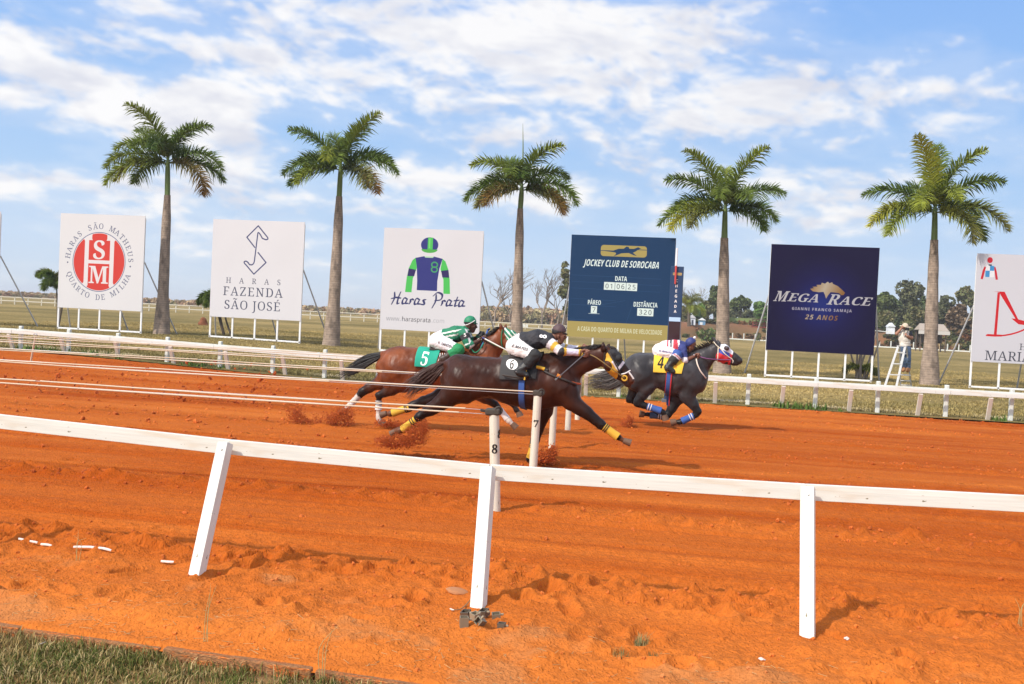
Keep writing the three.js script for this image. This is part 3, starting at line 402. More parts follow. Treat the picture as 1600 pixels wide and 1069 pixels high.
// finish pylon with its dark mirror, and the striped finish pole
{
  const Z = -25.15, x0 = -.305, x1 = .005, H = 3.30, t = thing('finish_pylon', 'narrow dark blue pylon with vertical lettering beside the scoreboard', 'pylon', V3(-.15, 0, Z));
  const navy = mat(hexc('#1c3a5e'), .5);
  part(t, 'base', new RoundedBoxGeometry(.42, .1, .34, 1, .01).translate(-.15, .03, Z), mat(lin(.10, .11, .13), .6));
  part(t, 'column', new RoundedBoxGeometry(x1 - x0, H - .06, .2, 1, .01).translate((x0 + x1) / 2, .06 + (H - .06) / 2, Z), navy);
  const tex = canvasTex(160, 640, (g, w, h) => { g.fillStyle = '#1c3a5e'; g.fillRect(0, 0, w, h); g.fillStyle = '#b99d5d'; g.beginPath(); g.roundRect(24, 62, 120, 34, 10); g.fill(); g.fillStyle = '#1c3a5e'; g.fillRect(24, 76, 120, 5); g.fillStyle = '#eceae4'; g.font = 'bold 52px sans-serif'; g.textAlign = 'center'; g.textBaseline = 'middle'; [...'CHEGADA'].forEach((c, i) => g.fillText(c, w / 2, 170 + i * 68)); });
  part(t, 'lettered_face', new THREE.PlaneGeometry(.29, 1.16).translate(-.15, H - .62, Z + .1035), mat(0xffffff, .5, { map: tex }));
  part(t, 'pale_band', new RoundedBoxGeometry(.27, .1, .012, 1, .003).translate(-.15, 2.02, Z + .106), mat(lin(.42, .62, .85), .4));  // sky reflection at the top of the mirror, painted as a pale strip
  part(t, 'mirror_glass', new RoundedBoxGeometry(.27, 1.8, .012, 1, .003).translate(-.15, 1.06, Z + .106), mat(lin(.05, .025, .03), .06, { metalness: .25 }));  // dark maroon colour stands in for what the mirror reflects
  part(t, 'edge_strip', new RoundedBoxGeometry(.012, 1.86, .02, 1, .003).translate(-.006, 1.06, Z + .108), mat(lin(.3, .3, .32), .3, { metalness: .8 }));
  const pz = Z + .135, top = onZ(1058, 388, pz), pole = new THREE.Group(); pole.name = 'finish_pole'; t.add(pole); const m = [mat(lin(.8, .8, .8), .5), mat(lin(.5, .06, .05), .5)];
  part(pole, 'white_section', rod(V3(top.x, top.y - .42, pz), top, .026, .026, 10), m[0]); part(pole, 'red_section', rod(V3(top.x, top.y - .86, pz), V3(top.x, top.y - .421, pz), .022, .026, 10), m[1]);
}
// ------------------------------------------------------------------ royal palms
const ringBump = grayTex(512, periodic((u, v) => .5 + .35 * Math.pow(Math.abs(Math.sin(v * Math.PI * 14 + .8 * noise3(u * 4, v * 3, 2))), 6) * -1 + .2 * fbm(u * 22, v * 30, 3, 4)));
const barkTex = canvasTex(256, 512, (g, w, h) => { const im = g.createImageData(w, h); for (let i = 0; i < w * h; i++) { const x = i % w, y = Math.floor(i / w), u = x / w, v = y / h, n = fbm(Math.cos(u * 6.283) * 2.2, v * 10, Math.sin(u * 6.283) * 2.2, 5, .6), m = smooth(.0, .5, fbm(Math.cos(u * 6.283) * 1.4 + 5, v * 3.5, Math.sin(u * 6.283) * 1.4, 4)), ring = .9 + .1 * Math.sin(v * 150 + 2 * n), f = (1 + .35 * n) * lerp(1, ring, .4); im.data[i * 4] = clamp(lerp(150, 112, m) * f, 0, 255); im.data[i * 4 + 1] = clamp(lerp(133, 99, m) * f, 0, 255); im.data[i * 4 + 2] = clamp(lerp(118, 88, m) * f, 0, 255); im.data[i * 4 + 3] = 255; } g.putImageData(im, 0, 0); });
barkTex.wrapS = barkTex.wrapT = THREE.RepeatWrapping;
const barkMat = new THREE.MeshStandardMaterial({ map: barkTex, roughness: .95, bumpMap: ringBump, bumpScale: .012 });
const barkFar = mat(lin(.11, .085, .065), 1), paleBark = mat(lin(.26, .21, .17), 1);
const FR = { green: [.135, .19, .030], deep: [.075, .130, .024], lime: [.27, .31, .04], yellow: [.40, .38, .045], brown: [.27, .15, .04], dry: [.22, .21, .065] };
function frond(base, az, el0, L, droop, tone, r, tipTone = tone, width = 1) {     // a plumed leaf: rachis and long narrow leaflets on both sides
  const pos = [], col = [], N = 46, P = [], dir = V3(Math.sin(az), 0, Math.cos(az)), side = V3(Math.cos(az), 0, -Math.sin(az)), tw = (r() - .5) * .5;
  let p = base.clone(), e = el0; const st = L / N, bend = droop / N;
  for (let i = 0; i <= N; i++) { P.push([p.clone(), e]); p = p.clone().addScaledVector(dir, Math.cos(e) * st).add(V3(0, Math.sin(e) * st, 0)); e -= bend * (0.5 + 1.3 * i / N); }
  const put = (a, b, c, k) => { for (const q of [a, b, c]) { pos.push(q.x, q.y, q.z); col.push(...k); } };
  const stem = (tone === 'brown' ? [.22, .12, .05] : [.16, .19, .05]);
  for (let i = 0; i < N; i++) { const w0 = lerp(.045, .008, i / N), w1 = lerp(.045, .008, (i + 1) / N), a = P[i][0], b = P[i + 1][0], s0 = side.clone().multiplyScalar(w0), s1 = side.clone().multiplyScalar(w1), up = V3(0, w0, 0); const A = a.clone().add(s0), B = a.clone().sub(s0), C = b.clone().add(s1), D = b.clone().sub(s1), U = a.clone().add(up), W = b.clone().add(V3(0, w1, 0)); put(A, C, W, stem); put(A, W, U, stem); put(B, W, D, stem); put(B, U, W, stem); }
  for (let i = 4; i <= N; i++) for (let s = -1; s <= 1; s += 2) for (let q = 0; q < 3; q++) {
    const [c, ee] = P[i], t = i / N, len = .94 * width * Math.pow(Math.sin(Math.PI * clamp(.13 + .83 * t)), .6) * lerp(.72, 1.1, r()), fw = V3(0, 0, 0).addScaledVector(dir, Math.cos(ee)).add(V3(0, Math.sin(ee), 0)), nrm = V3(0, 0, 0).addScaledVector(dir, -Math.sin(ee)).add(V3(0, Math.cos(ee), 0));
    const lift = [-.1, .55, .95][q] + (r() - .5) * .75 + tw * s, d = side.clone().multiplyScalar(s * Math.cos(lift)).addScaledVector(nrm, Math.sin(lift)).addScaledVector(fw, .55 + .3 * r()).normalize(), w = .024, wv = fw.clone().multiplyScalar(w);
    const sag = lerp(.25, .7, r()), o = c.clone().addScaledVector(fw, (r() - .5) * st), m = o.clone().addScaledVector(d, len * .5).add(V3(0, -len * .10 * sag, 0)), tip = o.clone().addScaledVector(d, len * .86).add(V3(0, -len * .52 * sag, 0));
    const mixT = clamp(t * 1.2 - .15 + (r() - .5) * .3), k0 = FR[tone], k1 = FR[tipTone], br = lerp(.7, 1.25, r()), k = [0, 1, 2].map((j) => lerp(k0[j], k1[j], mixT) * br);
    put(o.clone().sub(wv), o.clone().add(wv), m.clone().add(wv), k); put(o.clone().sub(wv), m.clone().add(wv), m.clone().sub(wv), k); put(m.clone().sub(wv), m.clone().add(wv), tip, k);
  }
  const g = new THREE.BufferGeometry(); g.setAttribute('position', new THREE.Float32BufferAttribute(pos, 3)); g.setAttribute('color', new THREE.Float32BufferAttribute(col, 3)); g.computeVertexNormals(); return g;
}
const frondMat = new THREE.MeshPhysicalMaterial({ vertexColors: true, roughness: .65, specularIntensity: .35, side: THREE.DoubleSide, transmission: .3, thickness: 0, ior: 1.3 });
const PZ = -42.3;
// image angle (degrees, 0 = right, 90 = up) and depth share of every leaf: [angle, toward the eye (-1 .. 1), length, droop, tone, tip tone]
const palms = [
  { b: [252, 526], t: [261.5, 305], c: [262, 258], w: [.34, .23, .21, .14], label: 'royal palm with one hanging brown leaf, right of the red emblem billboard', f: [[158, .2, 2.9, 1.25, 'green', 'lime'], [176, -.3, 2.3, 1.2, 'deep', 'green'], [200, .5, 2.9, 1.3, 'green', 'lime'], [215, .45, 2.4, 1.3, 'green', 'yellow'], [20, .1, 2.9, 1.35, 'deep', 'green'], [8, -.4, 2.6, 1.2, 'green', 'green'], [-2, .15, 2.6, 1.75, 'dry', 'brown'], [120, -.2, 2.6, .9, 'green', 'green'], [100, .3, 2.9, .8, 'green', 'lime'], [78, -.3, 2.3, .8, 'deep', 'green'], [58, .0, 2.6, 1.1, 'green', 'green'], [140, .1, 2.6, 1.2, 'deep', 'lime'], [110, .85, 2.3, 1.4, 'lime', 'green'], [75, .9, 2.2, 1.5, 'green', 'deep'], [95, -.9, 2.2, 1.4, 'deep', 'green']] },
  { b: [517, 545], t: [530, 307], c: [532, 268], w: [.36, .25, .22, .14], label: 'slightly curved royal palm left of the billboard with the blue shirt', f: [[160, .1, 2.6, 1.2, 'deep', 'green'], [205, .4, 2.3, 1.2, 'green', 'deep'], [225, .6, 2.2, 1.2, 'deep', 'lime'], [18, .1, 2.8, 1.2, 'deep', 'green'], [-8, .5, 2.7, 1.3, 'deep', 'brown'], [-25, .6, 2.4, 1.2, 'green', 'dry'], [128, .1, 2.7, .7, 'deep', 'green'], [105, -.4, 2.2, .7, 'green', 'green'], [62, .1, 2.8, .55, 'green', 'lime'], [78, -.3, 2.4, .6, 'deep', 'green'], [145, -.3, 2.4, 1.0, 'green', 'green'], [88, .85, 2.2, 1.8, 'green', 'lime'], [60, .9, 2.2, 1.6, 'green', 'green'], [40, -.4, 2.4, 1.1, 'deep', 'green']] },
  { b: [806, 566], t: [813, 326], c: [815, 300], w: [.32, .22, .19, .125], spear: true, label: 'royal palm with tall bare spear leaf, among the leafless trees', f: [[165, .2, 2.5, 1.25, 'deep', 'green'], [195, .5, 2.2, 1.3, 'green', 'dry'], [215, .6, 2.0, 1.3, 'dry', 'brown'], [15, .2, 2.7, 1.45, 'deep', 'green'], [-5, .4, 2.4, 1.35, 'deep', 'brown'], [-15, .2, 2.2, 1.2, 'dry', 'dry'], [128, .1, 2.4, 1.2, 'green', 'lime'], [108, -.4, 2.1, 1.0, 'deep', 'green'], [66, .1, 2.5, 1.05, 'green', 'lime'], [45, -.3, 2.2, 1.2, 'green', 'green'], [95, .85, 2.2, 1.5, 'lime', 'green'], [75, .9, 2.0, 1.5, 'green', 'deep'], [140, -.4, 2.2, 1.2, 'green', 'green']] },
  { b: [1128, 585], t: [1132, 372], c: [1133, 333], w: [.36, .26, .22, .155], label: 'royal palm with the thick pale trunk behind the grey horse', f: [[170, .3, 2.9, 1.1, 'lime', 'green'], [190, .5, 2.7, 1.15, 'green', 'yellow'], [205, .7, 2.2, 1.2, 'green', 'dry'], [35, -.1, 2.5, .95, 'deep', 'green'], [12, .3, 2.2, 1.2, 'deep', 'green'], [-20, .5, 2.0, 1.3, 'deep', 'green'], [135, .0, 2.7, .9, 'green', 'green'], [110, .2, 2.8, .6, 'green', 'lime'], [88, -.4, 2.4, .6, 'green', 'lime'], [68, .1, 2.8, .55, 'green', 'lime'], [150, -.3, 2.4, 1.2, 'deep', 'green'], [100, .85, 2.2, 1.6, 'lime', 'green'], [55, .8, 2.2, 1.3, 'green', 'green']] },
  { b: [1452, 603], t: [1460, 375], c: [1461, 335], w: [.36, .25, .21, .15], label: 'royal palm with a yellow upright leaf beside the person on the ladder', f: [[165, .3, 2.9, 1.25, 'green', 'yellow'], [185, .5, 2.6, 1.3, 'green', 'lime'], [145, -.1, 2.8, .95, 'deep', 'green'], [12, .3, 2.9, 1.35, 'green', 'dry'], [-5, -.3, 2.4, 1.3, 'green', 'green'], [-25, .8, 2.4, 1.7, 'lime', 'dry'], [100, .25, 3.0, .45, 'lime', 'yellow'], [86, -.1, 3.0, .5, 'green', 'green'], [68, .1, 2.8, .7, 'deep', 'lime'], [42, .1, 2.7, .9, 'green', 'green'], [25, -.5, 2.4, 1.1, 'deep', 'green'], [125, .8, 2.4, 1.6, 'lime', 'lime'], [70, .9, 2.3, 1.5, 'green', 'lime'], [155, -.6, 2.4, 1.1, 'deep', 'green'], [110, -.7, 2.4, .9, 'green', 'green']] }];
palms.forEach((s, n) => {
  const B = onZ(...s.b, PZ), T = onZ(...s.t, PZ), C = onZ(...s.c, PZ), r = rng(40 + n * 9); B.y = landY(B.x, PZ) - .03;
  const t = thing('royal_palm', s.label, 'palm tree', B, 'row of royal palms behind the billboards'), H = T.y - B.y, k = n === 1 ? .16 : 0;
  const prof = []; for (let i = 0; i <= 40; i++) { const u = i / 40, [wb, wm, wu, wt] = s.w; const rr = u < .06 ? lerp(wb * 1.12, wb, u / .06) : u < .45 ? lerp(wb, wm, smooth(.06, .34, u)) : u < .78 ? lerp(wm, wu * .94, smooth(.45, .75, u)) : lerp(wu * .94, wt, smooth(.80, 1, u)); prof.push(new THREE.Vector2(rr, u * H)); }
  const g = new THREE.LatheGeometry(prof, 22), p = g.attributes.position, uv = g.attributes.uv; for (let i = 0; i < p.count; i++) { const u = p.getY(i) / H, w = 1 + .03 * noise3(p.getX(i) * 3, p.getY(i) * 2.2, p.getZ(i) * 3 + n); p.setXYZ(i, p.getX(i) * w + (T.x - B.x) * u - k * Math.sin(u * Math.PI) * .0 + k * (u * u - u) * -.9, p.getY(i), p.getZ(i) * w); uv.setXY(i, uv.getX(i), u * 2.6); } g.computeVertexNormals();
  part(t, 'trunk', g.translate(B.x, B.y, B.z), barkMat);
  part(t, 'crownshaft', taperTube([T.clone().add(V3(0, -.05, 0)), T.clone().lerp(C, .5), C, C.clone().add(V3(0, .35, 0))], [s.w[3] * .86, .115, .10, .05], 10, 12), mat(lin(.13, .20, .05), .45));
  for (const [a, near, L, droop, tone, tip] of s.f) {
    const ang = rad(a + 2.8), cx = Math.cos(ang) * Math.sqrt(1 - near * near * .9), cz = near, el = Math.asin(clamp(Math.sin(ang), -.35, .97)) * (1 - .55 * Math.abs(near)), flat = Math.hypot(cx, cz) || 1, az = Math.atan2(cx / flat, cz / flat);
    part(t, 'frond', frond(C.clone().add(V3((r() - .5) * .05, .05 + .25 * Math.max(0, Math.sin(ang)), 0)), az, Math.max(el, .02) + .10, L * 1.02, droop - .08 + .2 * Math.max(0, Math.sin(ang)), tone, r, tip), frondMat);
  }
  if (s.spear) part(t, 'spear_leaf', taperTube([C.clone(), C.clone().add(V3(-.02, 1.6, 0)), onZ(817, 193, PZ)], [.04, .03, .006], 8, 6), mat(lin(.16, .2, .06), .6));
});
// ------------------------------------------------------------------ trees beyond the field
function leafCloud(blobs, n, size, tones, r, sky = 0) {
  const pos = [], col = [], vol = blobs.map((b) => b[3] * b[4] * b[3]), sum = vol.reduce((a, b) => a + b, 0);
  for (let i = 0; i < n; i++) {
    let q = r() * sum, j = 0; while (q > vol[j] && j < vol.length - 1) q -= vol[j++];
    const [bx, by, bz, rx, ry] = blobs[j]; let x, y, z, d; do { x = r() * 2 - 1; y = r() * 2 - 1; z = r() * 2 - 1; d = x * x + y * y + z * z; } while (d > 1 || d < .12);
    const px = bx + x * rx, py = by + y * ry, pz = bz + z * rx; if (noise3(px * .9 + bx, py * .9, pz * .9) < -.30 + sky) continue;
    const a = r() * 6.28, b = Math.acos(r() * 2 - 1), nrm = V3(Math.sin(b) * Math.cos(a), Math.abs(Math.cos(b)) * .8 + .15, Math.sin(b) * Math.sin(a)).normalize(), u = V3(nrm.z + .01, .1, -nrm.x).cross(nrm).normalize(), v = nrm.clone().cross(u), s = size * lerp(.5, 1.25, r()), c = tones[Math.floor(r() * tones.length)], k = lerp(.7, 1.2, r());
    const P = [0, 1, 2, 3, 4].map((m) => { const th = m / 5 * 6.28 + r() * .8, l = s * lerp(.45, 1, r()); return V3(px, py, pz).addScaledVector(u, Math.cos(th) * l).addScaledVector(v, Math.sin(th) * l); });
    for (const [e, f, g] of [[0, 1, 2], [0, 2, 3], [0, 3, 4]]) for (const w of [P[e], P[f], P[g]]) { pos.push(w.x, w.y, w.z); col.push(c[0] * k, c[1] * k, c[2] * k); }
  }
  const g = new THREE.BufferGeometry(); g.setAttribute('position', new THREE.Float32BufferAttribute(pos, 3)); g.setAttribute('color', new THREE.Float32BufferAttribute(col, 3)); g.computeVertexNormals(); return g;
}
const crownMat = new THREE.MeshPhysicalMaterial({ vertexColors: true, roughness: .85, side: THREE.DoubleSide });
const GREEN = [[.085, .12, .032], [.12, .15, .04], [.07, .095, .03]], OLIVE = [[.15, .155, .055], [.11, .125, .042], [.19, .165, .07]], BRIGHT = [[.09, .18, .032], [.13, .21, .045]], BROWN = [[.15, .095, .05], [.11, .075, .04], [.19, .13, .075]], DUSK = [[.105, .12, .05], [.14, .14, .06], [.085, .095, .042]];
function limbs(base, top, spread, n, r, thick) { const out = [taperTube([base, base.clone().lerp(top, .5).add(V3((r() - .5) * spread * .1, 0, 0)), top], [thick, thick * .75, thick * .45], 6, 7)]; for (let i = 0; i < n; i++) { const s = base.clone().lerp(top, lerp(.4, .95, r())), a = r() * 6.28, e = s.clone().add(V3(Math.cos(a) * spread * lerp(.4, .9, r()), spread * lerp(.3, .7, r()), Math.sin(a) * spread * lerp(.4, .9, r()))); out.push(taperTube([s, s.clone().lerp(e, .5).add(V3(0, spread * .08, 0)), e], [thick * .45, thick * .3, thick * .12], 5, 5)); } return merge(out); }
function leafTree(label, px, top, bottom, widthPx, Z, tones, opt = {}) {      // given by its outline in the photograph and its distance
  const baseP = onZ(px, bottom, Z), topP = onZ(px, top, Z), w = onZ(px + widthPx / 2, bottom, Z).x - baseP.x, H = topP.y - baseP.y, r = rng(Math.round(px * 7 + top)), t = thing(opt.name ?? 'broadleaf_tree', label, opt.cat ?? 'tree', baseP);
  const low = opt.low ?? .25, blobs = []; for (let i = 0; i < (opt.blobs ?? 9); i++) { const a = r() * 6.28, d = Math.sqrt(r()) * .62, yy = lerp(low, .86, r()), taper = opt.flat ? 1 : lerp(1, .62, Math.abs(yy - .55) / .5); blobs.push([baseP.x + Math.cos(a) * d * w * taper, baseP.y + H * yy, baseP.z + Math.sin(a) * d * w * taper, w * lerp(.36, .60, r()), Math.min(H * .30, w * .5) * lerp(.7, 1.1, r())]); }
  blobs.push([topP.x, topP.y - H * .13, baseP.z, w * .34, H * .13]);
  const q = baseP.clone().lerp(topP, Math.max(.45, low + .2)); part(t, 'trunk', limbs(baseP.clone().add(V3(0, -.3, 0)), q, w * .8, opt.limbs ?? 7, r, opt.thick ?? Math.max(.1, H * .022)), opt.bark ?? barkFar);
  part(t, 'crown', leafCloud(blobs, (opt.n ?? 2600) * 2.1, opt.leaf ?? .34, tones, r, opt.sky ?? 0), crownMat);
}
function bareTree(label, px, bottom, top, Z, seed, opt = {}) {
  const base = onZ(px, bottom, Z), H = onZ(px, top, Z).y - base.y, r = rng(seed), t = thing('bare_tree', label, 'tree', base), trunk = [], twigs = [];
  const grow = (p, d, L, th, depth) => { const e = p.clone().addScaledVector(d, L), m = p.clone().lerp(e, .5).add(V3((r() - .5) * L * .16, (r() - .3) * L * .1, (r() - .5) * L * .16)); (depth < 2 ? trunk : twigs).push(taperTube([p, m, e], [th, th * .8, th * .62], depth < 3 ? 5 : 3, depth < 2 ? 7 : 4)); if (depth > 4) return; const n = depth === 0 ? (opt.split ?? 3) : 2 + (r() < .55 ? 1 : 0); for (let i = 0; i < n; i++) { const a = r() * 6.28 + i * 6.28 / n, sp = lerp(.35, .75, r()) * (depth === 0 ? 1.0 : 1), nd = d.clone().multiplyScalar(Math.cos(sp)).add(V3(Math.cos(a) * Math.sin(sp), .06, Math.sin(a) * Math.sin(sp))).normalize(); grow(m.clone().lerp(e, depth === 0 ? lerp(.75, 1, r()) : lerp(.5, 1, r())), nd, L * lerp(.62, .86, r()), th * .62, depth + 1); } };
  grow(base.clone().add(V3(0, -.3, 0)), V3((opt.lean ?? 0), 1, 0).normalize(), H * .27, H * .016, 0);
  part(t, 'trunk', merge(trunk), paleBark); part(t, 'twigs', merge(twigs), mat(lin(.21, .17, .14), 1));
}
bareTree('leafless pale tree with low fork, just right of the blue shirt billboard', 769, 516, 384, -145, 3, { lean: .1, split: 3 });
bareTree('leafless tree right of the spear-leaf palm, left of the scoreboard', 846, 518, 392, -150, 11, { split: 3 });
bareTree('leafless sapling touching the left edge of the scoreboard', 872, 519, 420, -150, 23, { split: 2 });
bareTree('slim leafless tree left of the spear-leaf palm trunk', 797, 517, 415, -155, 37, { split: 2, lean: -.05 });
bareTree('leafless tree showing its twigs right of the finish pylon', 1088, 508, 424, -165, 41, { split: 3 });
leafTree('olive green tree behind the left edge of the scoreboard', 884, 408, 519, 36, -140, OLIVE, { low: .2, n: 2600, leaf: .32, blobs: 11 });
leafTree('dark tree rising behind the thick palm trunk by the grey horse', 1116, 446, 507, 34, -170, GREEN, { n: 2600, sky: .03 });
leafTree('low bright green bush tree left of the thick palm trunk', 1091, 476, 507, 24, -162, BRIGHT, { low: .04, n: 1700 });
leafTree('brownish bush tree right of the finish pylon', 1105, 470, 507, 26, -166, OLIVE, { low: .04, n: 1600 });
leafTree('flat-topped umbrella tree on a thin trunk, left of the purple billboard', 1158, 463, 508, 36, -175, GREEN, { low: .58, flat: true, n: 1300, blobs: 7, sky: .05 });
leafTree('round green tree at the left edge of the purple billboard', 1192, 473, 509, 34, -168, BRIGHT, { low: .06, n: 2400 });
leafTree('dark low tree line mass left of the umbrella tree', 1146, 482, 508, 30, -186, DUSK, { low: .08, n: 1700 });
leafTree('dark low tree behind the umbrella tree', 1170, 484, 508, 34, -190, DUSK, { low: .08, n: 1700 });
leafTree('tall open-crowned tree behind the person on the ladder', 1420, 436, 520, 52, -165, DUSK, { low: .36, n: 4600, blobs: 16, sky: .12, limbs: 12, leaf: .28 });
leafTree('dark tree at the right edge of the purple billboard', 1384, 456, 519, 44, -160, GREEN, { low: .04, n: 3800, blobs: 12 });
leafTree('broad dark tree between the person on the ladder and the palm with the yellow leaf', 1440, 460, 521, 44, -172, GREEN, { low: .04, n: 3400, blobs: 12 });
leafTree('olive bush in front of the tall tree, left of the person on the ladder', 1388, 487, 521, 34, -152, OLIVE, { low: .05, n: 2200 });
leafTree('olive bush under the tall tree, right of the person on the ladder', 1428, 484, 523, 46, -154, OLIVE, { low: .05, n: 2600 });
leafTree('green tree just right of the palm with the yellow leaf', 1478, 462, 524, 40, -172, DUSK, { low: .04, n: 3200, blobs: 11 });
leafTree('green tree at the left edge of the red letter billboard', 1512, 447, 525, 44, -168, OLIVE, { low: .2, n: 3600, blobs: 12 });
leafTree('brown half-dry tree in front of the trees left of the red letter billboard', 1496, 476, 526, 48, -156, BROWN, { low: .2, n: 1900, sky: .02, bark: paleBark });
leafTree('dark trees hidden mostly behind the red letter billboard', 1546, 450, 527, 60, -170, GREEN, { low: .04, n: 2600 });
leafTree('dark tree hidden mostly behind the purple billboard', 1340, 458, 518, 70, -172, GREEN, { low: .04, n: 2600 });
for (const [px, top, w, tones, label] of [[1402, 482, 44, GREEN, 'dark rounded tree behind the person on the ladder, below the tall open crown'], [1458, 470, 40, DUSK, 'dusky tree hidden partly by the palm with the yellow leaf'], [1478, 484, 40, OLIVE, 'low olive tree right of the thatched shelter roof'], [1524, 474, 40, BROWN, 'brownish low tree touching the red letter billboard'], [1368, 480, 40, GREEN, 'dark low tree half hidden by the purple billboard edge'], [1066, 478, 30, OLIVE, 'low olive tree behind the finish pylon'], [1128, 480, 26, GREEN, 'small dark tree just behind the thick palm trunk'], [1208, 480, 34, DUSK, 'dusky tree hidden by the purple billboard, at its left edge']]) leafTree(label, px, top, 508 + (px > 1300 ? 14 : 0), w, -176 - (px % 7), tones, { low: .04, n: 2200, blobs: 11 });
// small pale palm beside the pylon, and clumps of young palms behind the billboards
{
  const r = rng(91), b = onZ(1077, 507, -150), t = thing('pale_palm', 'pale yellow-green palm right of the finish pylon', 'palm tree', b), top = onZ(1076, 478, -150);
  part(t, 'trunk', taperTube([b.clone().add(V3(0, -.3, 0)), b.clone().lerp(top, .5), top], [.28, .2, .16], 6, 8), barkFar);
  for (let i = 0; i < 13; i++) part(t, 'frond', frond(top, i * 1.9, lerp(.1, 1.3, r()), lerp(2.4, 3.4, r()), 1.5, i % 3 ? 'lime' : 'yellow', r, i % 2 ? 'dry' : 'lime', 1.15), frondMat);
}
[[96, 511, 95, 424, -46.5, 'young palm peeping out left of the red emblem billboard'], [356, 526, 339, 458, -45.5, 'young palm peeping out left of the line emblem billboard'], [1345, 588, 1352, 520, -44.5, 'clump of bare grey stems under the purple billboard']].forEach(([px, py, tx, ty, Z, label], n) => {
  const r = rng(60 + n), b = onZ(px, py, Z); b.y = landY(b.x, Z); const t = thing('young_palm', label, 'palm', b);
  for (let i = 0; i < (n === 2 ? 7 : 3); i++) { const a = r() * 6.28, q = V3(b.x + Math.cos(a) * .2, b.y - .05, b.z + Math.sin(a) * .2), e = onZ(tx, ty + 12, Z).add(V3((r() - .5) * .7 + (n === 2 ? (i - 3) * .16 : 0), n === 2 ? r() * .5 : (r() - .5) * .4, (r() - .5) * .5)); part(t, 'stem', taperTube([q, q.clone().lerp(e, .5).add(V3((r() - .5) * .15, 0, 0)), e], [.055, .04, .028], 6, 7), n === 2 ? paleBark : barkFar); if (n < 2) for (let k = 0; k < 5; k++) part(t, 'frond', frond(e, r() * 6.28, lerp(.2, 1.2, r()), lerp(.8, 1.3, r()), 2, k % 3 ? 'deep' : 'dry', r, 'green', .55), frondMat); }
  if (n === 2) for (let k = 0; k < 3; k++) part(t, 'frond', frond(b.clone().add(V3(0, .35, 0)), r() * 6.28, .7, .8, 2, 'lime', r, 'dry', .5), frondMat);
});
const creamPaint = mat(lin(.60, .56, .46), .8);
// ------------------------------------------------------------------ far field edge: scrub, bank, fences, huts
{
  const r = rng(17), list = [], tones = [[.38, .27, .15], [.32, .27, .14], [.44, .31, .17], [.28, .25, .12], [.40, .25, .15]];
  for (let i = 0; i < 5200; i++) { const u = r(), px = lerp(-120, 905, u), Z = -260 - 60 * r(), b = onZ(px, 480, Z), k = lerp(.7, 1.2, r()), s = lerp(.45, 1.1, r()) * (1 + .7 * Math.max(0, noise2(px * .02, 3))) * (px > 700 ? 1.5 : 1); list.push([V3(b.x, .35 + s * .45 * r() + (px > 700 ? 1.9 * r() : .15 * r()), Z), V3(s * 1.5, s * (px > 700 ? 1 : .7), s * 1.2), tones[Math.floor(r() * 5)].map((v) => v * k), r() * 6, r() * 6, r() * 6]); }
  const g = leafCloud([[0, 0, 0, 1, 1]], 150, .34, [[1, 1, 1]], rng(3)); g.deleteAttribute('color');
  stuffMesh('distant_scrub', instanced(g, leafMat(0xffffff, { roughness: 1 }), list), 'low brown and olive scrub along the far edge of the field', 'scrub');
}
